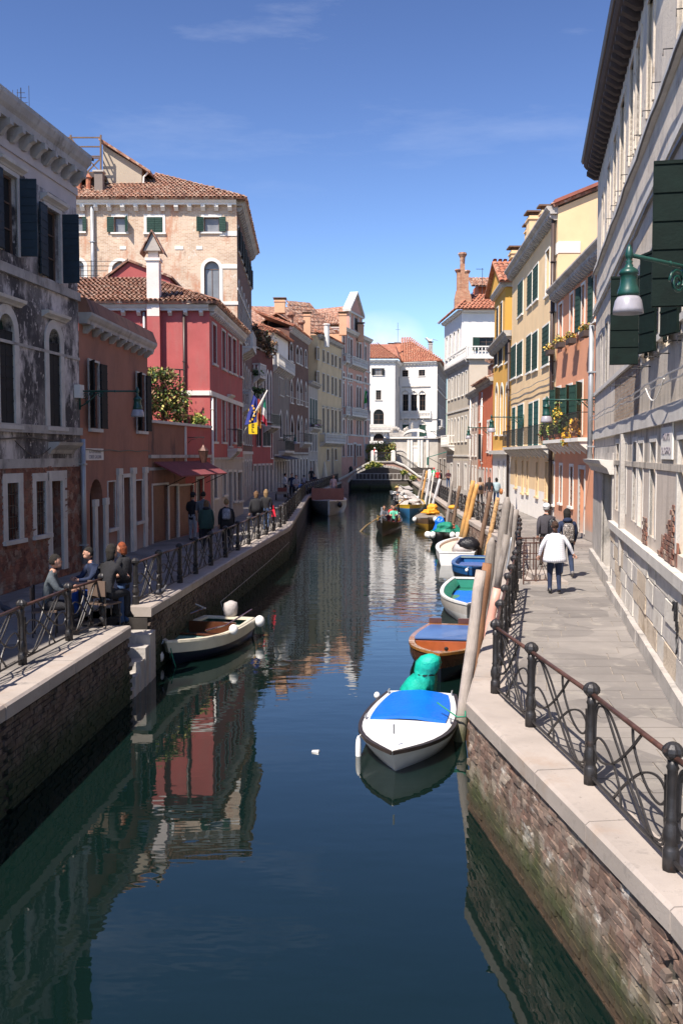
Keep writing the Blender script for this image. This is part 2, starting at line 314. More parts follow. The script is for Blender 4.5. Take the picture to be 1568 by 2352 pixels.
# ------------------------------------------------------------------ quay walls with coping stones and bricks
BV = []
for k in range(5):
    r = random.Random(k); b = MB(); w, h = .232, .066
    p = [(r.uniform(-.008, .008), r.uniform(-.006, .012), r.uniform(-.005, .005)) for _ in range(8)]
    base = [(0, 0, 0), (w, 0, 0), (w, .1, 0), (0, .1, 0), (0, 0, h), (w, 0, h), (w, .1, h), (0, .1, h)]
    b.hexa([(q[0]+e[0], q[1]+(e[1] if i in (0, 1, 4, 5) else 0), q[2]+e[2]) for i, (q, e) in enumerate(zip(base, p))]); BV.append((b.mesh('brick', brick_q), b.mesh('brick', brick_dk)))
def quay(pts, side, y0, y1, cap, brick_y=(0, 0), z0=-.35, cope_w=.42, stone_l=1.25, name='quay_wall', nearfirst=0):
    """side +1: land lies towards +x, -1: land lies towards -x"""
    P2 = [p for p in pts if y0 < p[1] < y1]; P2 = [(pl(pts, y0), y0)]+P2+[(pl(pts, y1), y1)]
    core = MB(); inn = [(p[0]+side*(.06+.0), p[1]) for p in P2]; bk = [(p[0]+side*.9, p[1]) for p in P2]
    core.c = 0
    for (a, c, d, e) in zip(inn, inn[1:], bk[1:], bk): core.prism([a, c, d, e] if side < 0 else [a, c, d, e], -1.2, QZ-.22)
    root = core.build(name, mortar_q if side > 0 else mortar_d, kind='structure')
    stuff = MB(); n = 0
    for a, c in zip(P2, P2[1:]):
        a = Vector(a); c = Vector(c); L = (c-a).length; u = (c-a)/L; ang = atan2(u.y, u.x)
        nrm = Vector((-u.y, u.x))*(1 if side > 0 else -1)   # towards the canal
        s = 0      # coping
        while s < L-.01:
            l = min(stone_l*RN.uniform(.8, 1.25), L-s)
            if L-s-l < .4: l = L-s
            mb = MB(); e = .01; pr = RN.uniform(.0, .012); z = RN.uniform(-.004, .004)
            prof = [(-.02-pr, -.2), (-.025-pr, -.03), (-.0, z), (cope_w+.03, z), (cope_w+.03, -.2)]
            if side > 0: prof = [(-p[0], p[1]) for p in prof][::-1]
            mb.extr(prof, s+.008, s+l-.008); mb.build('coping_stone', coping_m, root, (a.x, a.y, QZ+.004), ang)
            s += l
        if c.y < brick_y[0] or a.y > brick_y[1]: continue
        rows = int((QZ-.22-z0)/.078)
        for r in range(rows):
            z = z0+r*.078; s = -(.12 if r % 2 else 0)+RN.uniform(-.02, .02)
            while s < L-.1:
                if s < 0: s += .246; continue
                px = a+u*s+nrm*(-.012); yy = px.y
                if brick_y[0] <= yy <= brick_y[1]:
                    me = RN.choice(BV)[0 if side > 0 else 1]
                    if n < cap and z > -.08:
                        o = obj('brick', me, root, (px.x+nrm.x*RN.uniform(0, .012), px.y+nrm.y*RN.uniform(0, .012), z), ang if side < 0 else ang); n += 1
                        if side > 0: o.scale = (1, -1, 1)
                    else:
                        M = Matrix.Translation((px.x, px.y, z)) @ Matrix.Rotation(ang, 4, 'Z') @ Matrix.Diagonal((1, -1 if side > 0 else 1, 1, 1))
                        dd = RN.uniform(-.004, .014); vv = [M @ Vector(v.co) for v in me.vertices]
                        stuff.hexa([(v.x+nrm.x*dd, v.y+nrm.y*dd, v.z) for v in (vv if side < 0 else [vv[i] for i in (3, 2, 1, 0, 7, 6, 5, 4)])])
                s += .25
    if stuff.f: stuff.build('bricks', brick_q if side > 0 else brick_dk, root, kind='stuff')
    return root
quay(RE, 1, 4.2, 118, 300, (5.4, 60), stone_l=1.5)
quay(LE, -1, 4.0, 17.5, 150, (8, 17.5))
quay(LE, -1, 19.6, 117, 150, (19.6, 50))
# landing with water steps cut into the left quay
b = MB(); m3 = [stone_d, coping_m, mortar_q]
b.c = 2; b.box(-5.3, -4.9, 17.4, 19.7, -1.2, QZ-.24); b.c = 0
for k in range(5):
    b.box(-4.9, -3.95+.02*k, 17.52+k*.38, 17.52+(k+1)*.38 if k < 4 else 19.58, -1, .18+.2*k)
b.c = 1; b.box(-5.35, -4.9, 17.52, 19.58, QZ-.3, QZ-.25)
b.build('water_steps', m3, kind='structure')
# low step stones under the right quay corner (gate landing)
b = MB(); b.c = 0; b.box(4.62, 5.55, 23.1, 24.6, QZ, QZ+.07); b.box(4.75, 5.4, 23.35, 24.45, QZ+.07, QZ+.2); b.build('stone_step', coping_m, kind='structure')
# ------------------------------------------------------------------ cast-iron railings
def post_mesh():
    b = MB(); b.s = True
    b.lathe([(.066, 0), (.066, .16), (.06, .17), (.052, .19), (.052, .21), (.066, .24), (.068, .3), (.05, .36), (.042, .38), (.052, .4), (.044, .42), (.041, .78), (.052, .8), (.042, .82), (.042, .86)], 16, flute=.09)
    b.s = False; b.lathe([(.042, .86), (.078, .9), (.084, .925), (.077, .955), (.048, .985), (.02, .998), (.001, 1.0)], 20, flute=.1)
    return b.mesh('post', iron)
def post_low():
    b = MB(); b.lathe([(.075, 0), (.075, .18), (.055, .2), (.078, .27), (.05, .37), (.06, .4), (.05, .42), (.05, .84), (.095, .9), (.095, .94), (.04, .99)], 8); return b.mesh('post', iron)
POST, POSTL = post_mesh(), post_low()
C1 = [(.44, .93), (.43, .8), (.38, .66), (.29, .52), (.19, .44), (.1, .44), (.045, .52), (.05, .6), (.11, .66), (.2, .65), (.32, .57), (.45, .42), (.57, .25), (.65, .12), (.68, .07)]
C2 = [(.04, .75), (.03, .5), (.03, .25), (.06, .12), (.13, .08), (.21, .13), (.34, .33), (.5, .56), (.63, .76), (.75, .89), (.86, .9), (.95, .78)]
def smooth_pts(p, n):
    out = []
    for i in range(len(p)-1):
        a, b_, c, d = p[max(i-1, 0)], p[i], p[i+1], p[min(i+2, len(p)-1)]
        for k in range(n):
            t = k/n
            out.append(tuple(.5*((2*b_[j])+(-a[j]+c[j])*t+(2*a[j]-5*b_[j]+4*c[j]-d[j])*t*t+(-a[j]+3*b_[j]-3*c[j]+d[j])*t**3) for j in range(len(b_))))
    return out+[tuple(p[-1])]
def scroll_mesh(n, r):
    b = MB(); b.s = False
    full = C2+[(1-x, 1-z) for x, z in C2]+[C2[0]]
    for cv, yo in ((C1, -.006), ([(1-x, .99-z) for x, z in C1], .006), (full, 0)):
        b.tube([(x, yo, z*.9+.03) for x, z in smooth_pts(cv, n)], r, 4, (1, 1))
    b.box(0, 1, -.014, .014, .075, .095)
    return b.mesh('scrollwork', iron)
SCR, SCRL = scroll_mesh(4, .0115), scroll_mesh(2, .014)
b = MB(); b.s = True; b.tube([(0, 0, .885), (1, 0, .885)], .024, 8); RAIL = b.mesh('handrail', rust)
def fence(name, label, posts, cat='railing', lod=18, group=None, skip=()):
    root = thing(name, label, cat, (posts[0][0], posts[0][1], QZ), group=group); o0 = Vector((posts[0][0], posts[0][1]))
    for i, p in enumerate(posts):
        q = Vector(p[:2])-o0; zz = p[2] if len(p) > 2 else 0
        obj('post', POST if p[1] < lod else POSTL, root, (q.x, q.y, zz), RN.uniform(0, .4))
        if i+1 < len(posts) and i not in skip:
            n = Vector(posts[i+1][:2])-o0; d = n-q; L = d.length; an = atan2(d.y, d.x)
            for me in (SCR if p[1] < lod else SCRL, RAIL):
                w = obj('handrail' if me is RAIL else 'scrollwork', me, root, (q.x+d.x*.05/L, q.y+d.y*.05/L, zz), an); w.scale = (L-.1, 1, 1)
    return root
fence('cast_iron_railing', 'dark cast-iron railing with looped panels along the near right quay, in front of the camera', [(2.72, 5.2), (2.52, 7.1), (2.4, 9.0), (2.21, 10.95), (2.05, 12.5), (2.39, 14.2), (2.75, 15.86), (3.07, 17.4), (3.4, 18.9), (3.76, 20.6), (4.02, 21.8)])
fence('cast_iron_railing', 'short cast-iron railing run beside the stone step behind the woman in the white jacket', [(4.54, 24.2), (4.78, 25.5), (5.1, 27.4), (5.44, 29), (5.8, 30.9), (6.15, 32.8)])
def march(E, o, y0, y1, st):
    out = []; y = y0
    while y < y1: out.append((pl(E, y)+o, y)); y += st
    return out
fence('cast_iron_railing', 'long distant cast-iron railing beside the leaning mooring poles on the right quay', march(RE, .38, 34.6, 86, 1.9))
fence('cast_iron_railing', 'cast-iron railing of the near left quay, where the man in grey sits', [(-5.3, 5), (-5.2, 6.9), (-5.1, 8.7), (-5.0, 10.5), (-4.93, 12.4), (-4.83, 14.23), (-4.66, 16.1), (-4.42, 17.45)])
fence('cast_iron_railing', 'long cast-iron railing of the left quay from the water steps to the bridge', [(-4.36, 20.0), (-4.2, 21.8), (-4.0, 23.4), (-3.88, 25.15), (-3.74, 27.1), (-3.58, 29.2), (-3.44, 31.4), (-3.28, 33.5)]+march(LE, -.3, 35.6, 111, 1.9))
# end gate of plain bars by the stone step
b = MB()
root = thing('iron_gate', 'thin brown bar gate standing on the stone step beside the railing gap', 'gate', (4.45, 23.1, QZ))
for x0, y0, x1, y1 in ((0, 0, .62, .1), (.1, 1.35, .95, 1.45)):
    d = Vector((x1-x0, y1-y0)); L = d.length
    b = MB(); b.tube([(0, 0, 1.02), (L, 0, 1.02)], .018, 6); b.tube([(0, 0, .1), (L, 0, .1)], .014, 6); b.tube([(0, 0, .62), (L, 0, .62)], .012, 6)
    for k in range(3): b.tube([(L*k/2, 0, 0), (L*k/2, 0, 1.05)], .018, 6)
    for k in range(2):
        c = L*(k*.5+.25); b.tube([(c-L*.2, 0, .12), (c, 0, .45), (c-L*.02, 0, .9), (c, 0, 1.02)], .009, 4); b.tube([(c+L*.2, 0, .12), (c, 0, .45), (c+L*.02, 0, .9), (c, 0, 1.02)], .009, 4)
    b.build('gate_panel', rust, root, (x0, y0, 0), atan2(d.y, d.x))
# ------------------------------------------------------------------ building kit
def arc(w, kind, n=10):
    """arch line from left to right, origin at the middle of the springing line"""
    if kind == 'round': return [(-w/2*cos(pi*i/n), w/2*sin(pi*i/n)) for i in range(n+1)]
    if kind == 'seg': return [(-w/2*cos(pi*i/n), w/5*sin(pi*i/n)) for i in range(n+1)]
    h = n//2; L = [(w/2-w*cos(pi/3*i/h), w*sin(pi/3*i/h)) for i in range(h+1)]
    return L+[(-x, z) for x, z in L[:-1]][::-1]
AH = {'round': .5, 'seg': .2, 'gothic': .866}
MC = {}
def cached(key, fn):
    if key not in MC: MC[key] = fn()
    return MC[key]
class Face:
    def __init__(s, root, A, B, z0=QZ, H=10):
        s.root = root; s.A = Vector(A); s.B = Vector(B); s.z0 = z0; s.H = H
        d = s.B-s.A; s.L = d.length; s.u = d/s.L; s.ang = atan2(d.y, d.x); s.n = Vector((-s.u.y, s.u.x)); s.op = []; s.extra = []
    def uz(s, px, py):
        r = ray(px, py); # A+u*U+t: solve 2D
        det = r.x*(-s.u.y)+s.u.x*r.y
        t = (s.A.x*(-s.u.y)+s.u.x*s.A.y)/det
        U = (r.x*t-s.A.x)*s.u.x+(r.y*t-s.A.y)*s.u.y
        return U, CZ+r.z*t-s.z0
    def at(s, u, z=0, out=0):
        p = s.A+s.u*u-s.n*out; return (p.x-s.root.location.x, p.y-s.root.location.y, s.z0+z-s.root.location.z)
    def put(s, mb, name, mats, u=0, z=0, out=0, **k): return mb.build(name, mats, s.root, s.at(u, z, out), s.ang, **k)
    def rect(s, x0, x1, yt, yb):
        xm = (x0+x1)/2; u0 = s.uz(x0, yt)[0]; u1 = s.uz(x1, yt)[0]; return u0, u1, s.uz(xm, yb)[1], s.uz(xm, yt)[1]
    def win(s, u0, u1, z0, z1, frame=.12, fm=None, sill=.08, arch=None, sh=None, shm=None, pane='glass', mul=(1, 2), rec=.18, proud=.03, cap=False, bars=False, cm=None, leafw=None, name='window', ledges=8):
        fm = fm or stone; shm = shm or sh_g; cm = cm or case; u0, u1 = min(u0, u1), max(u0, u1)
        w = round((u1-u0)*25)/25; h = round((z1-z0)*25)/25
        if w < .08: w = .08
        uc = (u0+u1)/2; s.op.append((uc-w/2, uc+w/2, z0, z0+h, arch, rec))
        ah = AH[arch]*w if arch else 0
        def fmesh():
            b = MB(); f = frame; zz = h-ah
            if f > 0:
                if z0 > .3 or True:
                    b.box(-w/2-f, -w/2, -proud, .04, 0, zz); b.box(w/2, w/2+f, -proud, .04, 0, zz)
                if arch:
                    a = arc(w, arch); o = [(x*(1+2*f/w), z*(1+2*f/w)) for x, z in a]
                    for i in range(len(a)-1):
                        p, q, r, t = a[i], a[i+1], o[i+1], o[i]
                        b.hexa([(p[0], -proud, zz+p[1]), (q[0], -proud, zz+q[1]), (q[0], .04, zz+q[1]), (p[0], .04, zz+p[1]), (t[0], -proud, zz+t[1]), (r[0], -proud, zz+r[1]), (r[0], .04, zz+r[1]), (t[0], .04, zz+t[1])])
                else: b.box(-w/2-f, w/2+f, -proud-.004, .04, zz, zz+f)
                if cap: b.extr([(0, h+f+.16), (-.2, h+f+.16), (-.18, h+f+.09), (-.08, h+f+.04), (-.05, h+f+.004), (0, h+f+.004)], -w/2-f-.12, w/2+f+.12)
            b.c = 1
            if pane != 'door' and pane:
                t = .05 if w > .6 else .03
                b.box(-w/2, -w/2+t, rec-.05, rec-.01, 0, h-ah); b.box(w/2-t, w/2, rec-.05, rec-.01, 0, h-ah); b.box(-w/2+t, w/2-t, rec-.05, rec-.01, 0, t)
                if not arch: b.box(-w/2+t, w/2-t, rec-.05, rec-.01, h-t, h)
                for k in range(mul[0]): x = -w/2+w*(k+1)/(mul[0]+1); b.box(x-.02, x+.02, rec-.045, rec-.012, t, h-ah-(0 if arch else t))
                for k in range(mul[1]): z = (h-ah)*(k+1)/(mul[1]+(0 if arch else 1)); b.box(-w/2+t, w/2-t, rec-.043, rec-.014, z-.015, z+.015)
            if bars:
                b.c = 2
                for k in range(1, 4): b.tube([(-w/2+w*k/4, .02, 0), (-w/2+w*k/4, .02, h)], .012, 4)
                for k in range(1, 5): b.tube([(-w/2, .02, h*k/5), (w/2, .02, h*k/5)], .012, 4)
            return b.mesh(name, [fm, cm, iron])
        key = ('w', w, h, frame, fm.name, arch, pane, mul, rec, cap, bars, cm.name, name, proud)
        o = obj(name, cached(key, fmesh), s.root, s.at(uc, z0), s.ang)
        pm = {'glass': glass, 'light': glass_l, 'dark': dark, 'door': wood_d, 'green': sh_g, 'shutter': shm}.get(pane, pane if not isinstance(pane, str) else glass)
        if pane:
            def pmesh():
                b = MB(); b.box(-w/2, w/2, rec-.012, rec+.03, 0, h)
                if pane == 'door':
                    for k in range(3):
                        for q in (-1, 1): b.box(min(q*.03, q*(w/2-.05)), max(q*.03, q*(w/2-.05)), rec-.03, rec-.012, h*(.05+.32*k), h*(.3+.32*k))
                return b.mesh('pane' if pane != 'door' else 'door_leaf', pm)
            obj('pane' if pane != 'door' else 'door_leaf', cached(('p', w, h, rec, pm.name, pane == 'door'), pmesh), o)
        if sill:
            def smesh(): b = MB(); b.box(-w/2-frame-.04, w/2+frame+.04, -proud-.07, .05, -.1, -.004); return b.mesh('sill', fm)
            obj('sill', cached(('s', w, frame, fm.name, proud), smesh), o)
        if sh:
            lw = leafw or w/2; lh = h-(0 if sh == (0, 0) else 0)-(ah if arch else 0)
            def lmesh():
                b = MB(); b.box(.01, lw-.008, -.018, .018, .01, lh-.01); n = ledges
                for k in range(n+1): z = .02+(lh-.07)*k/n; b.box(.015, lw-.013, -.03, .03, z, z+.028)
                return b.mesh('shutter', shm)
            me = cached(('l', round(lw, 3), round(lh, 3), shm.name, ledges), lmesh)
            hy = -.0 if sh == (0, 0) else -proud-.04
            if sh == (0, 0): hy = .04 if arch or pane == 'green' else -.035
            for sd, an in ((0, sh[0]), (1, sh[1])):
                if an is None: continue
                obj('shutter', me, o, (-w/2 if sd == 0 else w/2, hy, 0), -radians(an) if sd == 0 else pi+radians(an))
        return o
    def pwin(s, x0, x1, yt, yb, **k): return s.win(*s.rect(x0, x1, yt, yb), **k)
    def wall(s, mats, name='wall', zones=(), top=None):
        """zones: (u0,u1,z0,z1,material index). top: list of (u,z) for a raked top edge"""
        us = {0, s.L}; zs = {0, s.H}; ops = [(max(0, o[0]), min(s.L, o[1]), max(0, o[2]), min(s.H, o[3]))+tuple(o[4:]) for o in s.op]
        ops = [o for o in ops if o[1]-o[0] > .02 and o[3]-o[2] > .02]
        for o in ops: us |= {o[0], o[1]}; zs |= {o[2], o[3]}
        for z in zones: us |= {max(0, z[0]), min(s.L, z[1])}; zs |= {max(0, z[2]), min(s.H, z[3])}
        us = sorted(us); zs = sorted(zs); b = MB()
        for i in range(len(us)-1):
            if us[i+1]-us[i] < 1e-4: continue
            um = (us[i]+us[i+1])/2; j = 0
            while j < len(zs)-1:
                zm = (zs[j]+zs[j+1])/2
                hole = any(o[0] < um < o[1] and o[2] < zm < o[3] for o in ops)
                mi = 0
                for z in zones:
                    if z[0] < um < z[1] and z[2] < zm < z[3]: mi = z[4]
                if not hole and zs[j+1]-zs[j] > 1e-4:
                    b.c = mi; b.poly([(us[i], 0, zs[j]), (us[i+1], 0, zs[j]), (us[i+1], 0, zs[j+1]), (us[i], 0, zs[j+1])])
                j += 1
        for o in ops:
            u0, u1, z0, z1, ar, rec = o; b.c = 0; d = rec+.02; um, zm = (u0+u1)/2, (z0+z1)/2
            for z in zones:
                if z[0] < um < z[1] and z[2] < zm < z[3]: b.c = z[4]
            ah = AH[ar]*(u1-u0) if ar else 0; zt = z1-ah
            b.poly([(u0, 0, z0), (u0, d, z0), (u0, d, zt), (u0, 0, zt)][::-1]); b.poly([(u1, 0, z0), (u1, 0, zt), (u1, d, zt), (u1, d, z0)][::-1])
            b.poly([(u0, 0, z0), (u1, 0, z0), (u1, d, z0), (u0, d, z0)])
            if not ar: b.poly([(u0, 0, z1), (u0, d, z1), (u1, d, z1), (u1, 0, z1)])
            else:
                uc = (u0+u1)/2; a = [(uc+x, zt+z) for x, z in arc(u1-u0, ar)]
                for k in range(len(a)-1):
                    b.poly([(a[k][0], 0, a[k][1]), (a[k][0], d, a[k][1]), (a[k+1][0], d, a[k+1][1]), (a[k+1][0], 0, a[k+1][1])])
                    if a[k][0] < uc-1e-6 or True: b.poly([(a[k][0], 0, a[k][1]), (a[k+1][0], 0, a[k+1][1]), (a[k+1][0], 0, z1), (a[k][0], 0, z1)])
        b.c = 0
        if top:
            b.poly([(0, 0, s.H), (s.L, 0, s.H)]+[(u, 0, z) for u, z in top[::-1]])
        return s.put(b, name, mats)
    def cornice(s, z, proj=.4, h=.35, m=None, br=0, brw=.12, brm=None, u0=None, u1=None, name='cornice', sep=False, brh=.22, brl=None):
        u0 = -.0 if u0 is None else u0; u1 = s.L if u1 is None else u1; m = m or stone; b = MB()
        b.extr([(0, z+h), (-proj, z+h), (-proj, z+h*.78), (-proj*.86, z+h*.5), (-proj*.7, z+h*.32), (-proj*.66, z+.004), (0, z+.004)], u0, u1)
        c = s.put(b, name, m)
        if br:
            bm = brm or m; n = max(1, int((u1-u0)/br)); st = (u1-u0)/n; rl = brl or proj*.6
            def bmesh(): q = MB(); q.extr([(0, -.002), (-rl, -.002), (-rl, -brh*.4), (-rl*.7, -brh*.55), (-rl*.35, -brh), (0, -brh)], -brw/2, brw/2); return q.mesh('bracket', bm)
            me = cached(('b', round(rl, 3), brw, brh, bm.name), bmesh)
            if sep:
                for k in range(n): obj('bracket', me, c, (u0+st*(k+.5), -.002, z), 0)
            else:
                q = MB()
                for k in range(n): q.extr([(0, -.002), (-rl, -.002), (-rl, -brh*.4), (-rl*.35, -brh), (0, -brh)], u0+st*(k+.5)-brw/2, u0+st*(k+.5)+brw/2)
                q.build('brackets', bm, c, (0, -.003, z), kind='stuff')
        return c
    def band(s, z, h=.18, proj=.06, m=None, u0=0, u1=None, name='string_course'):
        b = MB(); b.box(u0, s.L if u1 is None else u1, -proj, .02, z, z+h); return s.put(b, name, m or stone)
    def balcony(s, u0, u1, z, dep=.6, rail='stone', m=None, n=None, corb=True):
        m = m or stone; b = MB(); b.box(u0, u1, -dep, 0, z-.14, z)
        if corb:
            k = max(2, int((u1-u0)/1.1)+1)
            for i in range(k): c = u0+.15+(u1-u0-.3)*i/(k-1); b.extr([(0, z-.145), (-dep*.85, z-.145), (-dep*.8, z-.25), (0, z-.6)], c-.09, c+.09)
        o = s.put(b, 'balcony', m)
        q = MB()
        if rail == 'stone':
            q.box(u0, u1, -dep, -dep+.14, z+.85, z+.96); q.box(u0, u1, -dep, -dep+.12, z+.003, z+.08)
            for uu in (u0, u1-.14): q.box(uu, uu+.14, -dep+.002, 0, z+.852, z+.958); q.box(uu, uu+.16, -dep-.01, -dep+.15, z, z+.97)
            c = n or max(3, int((u1-u0)/.22))
            for i in range(c): q.lathe([(.04, z+.08), (.065, z+.3), (.03, z+.5), (.06, z+.68), (.04, z+.85)], 6, (u0+(u1-u0)*(i+.5)/c, -dep+.06, 0))
            q.build('balustrade', m, o)
        else:
            q.box(u0, u1, -dep, -dep+.03, z+.92, z+.95); q.box(u0, u1, -dep, -dep+.03, z+.08, z+.1)
            for uu in (u0, u1-.02): q.box(uu, uu+.02, -dep, 0, z+.9, z+.93); q.box(uu, uu+.02, -dep, -dep+.02, z, z+.92)
            c = n or max(4, int((u1-u0)/.13))
            for i in range(c): x = u0+(u1-u0)*(i+.5)/c; q.box(x-.007, x+.007, -dep+.006, -dep+.02, z+.1, z+.92)
            q.build('railing', iron, o)
        return o
    def pipe(s, u, z0, z1, m=None, r=.06, out=.1):
        b = MB(); b.s = True; b.tube([(u, -out, z0), (u, -out, z1)], r, 8); b.s = False
        k = z0+.5
        while k < z1: b.box(u-r*1.3, u+r*1.3, -out-r*1.2, .0, k, k+.04); k += 2.2
        return s.put(b, 'drainpipe', m or zinc)
def core(root, pts, z0, z1, name='building_core', m=None):
    b = MB(); o = root.location; b.prism([(p[0]-o.x, p[1]-o.y) for p in pts], z0-o.z, z1-o.z); return b.build(name, m or dark, root)
TILE = {}
def tile_mesh(m, L=.42, W=.17):
    b = MB(); b.s = True; n = 4; rings = []
    for y, r, z in ((0, W*.56, .028), (L, W*.44, .0)): rings.append([(-r*cos(pi*i/n), y, z+r*.75*sin(pi*i/n)) for i in range(n+1)])
    b.loft(rings, False, False); return b
def roof(root, q, m=None, ind=0, W=.2, L=.34, name='roof', under=None):
    """q: eave-left, eave-right, ridge-right, ridge-left world points; rows of half-round tiles"""
    m = m or roof_m; o = root.location; q = [Vector(p)-o for p in q]
    b = MB(); nrm = (q[1]-q[0]).cross(q[3]-q[0]).normalized()
    th = .1; b.hexa([p-nrm*th for p in q]+[p+nrm*.01 for p in q]); ro = b.build(name, under or m, root)
    ul = (q[1]-q[0]); wl = ul.length; ud = ul/wl; vd = nrm.cross(ud)
    def loc2(p): d = p-q[0]; return d.dot(ud), d.dot(vd)
    c = [loc2(p) for p in q]; vmax = max(p[1] for p in c)
    base = tile_mesh(m); bv = base.v; st = MB(); st.s = True; cnt = 0
    tm = None; v = 0; M3 = Matrix((ud, vd, nrm)).transposed()
    while v < vmax-.1:
        t = v/vmax; ua = lerp(c[0][0], c[3][0], t); ub = lerp(c[1][0], c[2][0], t); n = int((ub-ua)/W)
        for k in range(n):
            uu = ua+(k+.5)*(ub-ua)/n+RN.uniform(-.012, .012); vv = v+RN.uniform(-.02, .02)-.06; zz = .015+RN.uniform(0, .012)
            sc = W/.2
            if cnt < ind:
                if tm is None: tm = base.mesh('roof_tile', m)
                ob = bpy.data.objects.new('roof_tile', tm); COL.objects.link(ob); ob.parent = ro
                an = RN.uniform(-.04, .04)
                ob.matrix_local = Matrix.Translation(q[0]+ud*uu+vd*vv+nrm*zz) @ M3.to_4x4() @ Matrix.Rotation(an, 4, 'Z') @ Matrix.Diagonal((sc, L/.34, 1, 1)); cnt += 1
            else:
                n0 = len(st.v)
                for p in bv: w = q[0]+ud*(uu+p[0]*sc)+vd*(vv+p[1]*L/.34)+nrm*(zz+p[2]); st.v.append(tuple(w))
                for f in base.f: st.face([n0+i for i in f])
        v += L
    if st.f: st.build('roof_tiles', m, ro, kind='stuff')
    return ro
def chimney(root, x, y, z0, z1, w, d, m, cap='slab', label=None, kind='chimney'):
    o = root.location; b = MB(); b.box(x-w/2-o.x, x+w/2-o.x, y-d/2-o.y, y+d/2-o.y, z0-o.z, z1-o.z)
    c = b.build(kind, m, root, label=label); q = MB(); X, Y, Z = x-o.x, y-o.y, z1-o.z
    if cap == 'slab':
        q.box(X-w/2-.06, X+w/2+.06, Y-d/2-.06, Y+d/2+.06, Z-.28, Z-.2)
        for a in (-1, 1): q.box(X+a*w*.4-.05, X+a*w*.4+.05, Y-d/2, Y+d/2, Z+.002, Z+.16)
        q.box(X-w/2-.12, X+w/2+.12, Y-d/2-.12, Y+d/2+.12, Z+.16, Z+.22); q.build('chimney_cap', wood_b if m is not white_p else stone_d, c)
    elif cap == 'tile':
        q.lathe([(w*.5, 0), (w*.75, .3), (w*.85, .55), (w*.6, .6)], 10, (X, Y, Z)); q.build('chimney_cap', roof_m, c)
    return c
def grid(face, xs, w, ytb0, ytb1, **k):
    """row of windows given by pixel centres on the facade; ytb = (top, bottom) at the first and the last"""
    for i, x in enumerate(xs):
        t = (x-xs[0])/max(1e-6, xs[-1]-xs[0]) if len(xs) > 1 else 0
        yt = lerp(ytb0[0], ytb1[0], t); yb = lerp(ytb0[1], ytb1[1], t); ww = w[i] if isinstance(w, (list, tuple)) else w
        face.pwin(x-ww/2, x+ww/2, yt, yb, **k)
# ------------------------------------------------------------------ wall materials
V = (1, 1, .25)
pl_patch = mat('peeling_plaster', (.62, .565, .53), .9, .14, 1.4, [((.24, .21, .2), 1.0, .5, .2, V), ((.16, .145, .14), .9, .46, .12, (1, 1, .55)), ((.055, .05, .052), 1.0, .5, .09, (1, 1, .6)), ((.06, .05, .05), 5, .6, .04, (1, 1, .22)), ((.5, .45, .42), 6, .58, .04, (1, 1, .8)), ((.09, .08, .08), 11, .64, .04, (1, 1, .4))], (16, .012))
pl_clean = mat('grey_plaster', (.52, .465, .44), .9, .1, 1.6, [((.28, .25, .24), 1.2, .58, .25, V)], (20, .005))
pl_brown = mat('brown_plaster', (.34, .155, .105), .92, .12, 1.2, [((.19, .1, .08), .6, .5, .25, (1, 1, .5)), ((.33, .18, .13), 1.6, .64, .2, V), ((.24, .2, .175), 2, .7, 0, (1.5, 2.6, 1.6, 'z')), ((.5, .46, .42), 3, .35, 0, (1.45, 2.2, 1.2, 'z'))], (20, .006))
pl_brown2 = mat('stained_brown_plaster', (.26, .125, .085), .92, .15, 1.2, [((.05, .04, .038), 1.4, .54, .15, V), ((.24, .2, .175), 2, .7, 0, (1.5, 2.6, 1.6, 'z')), ((.5, .46, .42), 3, .35, 0, (1.45, 2.2, 1.2, 'z'))], (20, .006))
pl_red = mat('red_plaster', (.42, .095, .09), .88, .14, .8, [((.36, .15, .13), 1.1, .5, .3, V), ((.3, .07, .07), 2.5, .6, .12, (1, 1, .15))], (14, .004))
pl_red2 = mat('faded_red_plaster', (.36, .08, .075), .9, .15, 1, [((.3, .2, .18), 1.6, .6, .2, V), ((.24, .2, .175), 2, .7, 0, (1.5, 2.6, 1.6, 'z')), ((.5, .46, .42), 3, .35, 0, (1.45, 2.2, 1.2, 'z'))], (14, .006))
pl_white = mat('white_plaster', (.78, .74, .69), .88, .06, .9, [((.5, .46, .42), 1.3, .6, .3, V)], (14, .003))
pl_wgrey = mat('pale_grey_plaster', (.42, .37, .33), .9, .12, 1.2, [((.2, .18, .165), 1.2, .54, .2, V), ((.5, .3, .22), 2, .64, .15, V), ((.24, .2, .175), 2, .7, 0, (1.5, 2.6, 1.6, 'z')), ((.5, .46, .42), 3, .35, 0, (1.45, 2.2, 1.2, 'z'))], (16, .006))
pl_yel = mat('pale_yellow_plaster', (.75, .54, .31), .88, .1, .8, [((.6, .46, .3), 1.1, .54, .3, V), ((.5, .38, .26), 3, .62, .12, (1, 1, .15)), ((.24, .2, .175), 2, .7, 0, (1.5, 2.6, 1.6, 'z')), ((.5, .46, .42), 3, .35, 0, (1.45, 2.2, 1.2, 'z'))], (14, .003))
pl_och = mat('ochre_plaster', (.66, .36, .07), .88, .08, .9, [((.5, .3, .1), 1.2, .58, .3, V), ((.24, .2, .175), 2, .7, 0, (1.5, 2.6, 1.6, 'z')), ((.5, .46, .42), 3, .35, 0, (1.45, 2.2, 1.2, 'z'))], (14, .003))
pl_pink = mat('salmon_plaster', (.64, .29, .165), .88, .08, .9, [((.5, .28, .2), 1.2, .58, .3, V), ((.62, .42, .34), 2.2, .66, .2, V), ((.24, .2, .175), 2, .7, 0, (1.5, 2.6, 1.6, 'z')), ((.5, .46, .42), 3, .35, 0, (1.45, 2.2, 1.2, 'z'))], (14, .003))
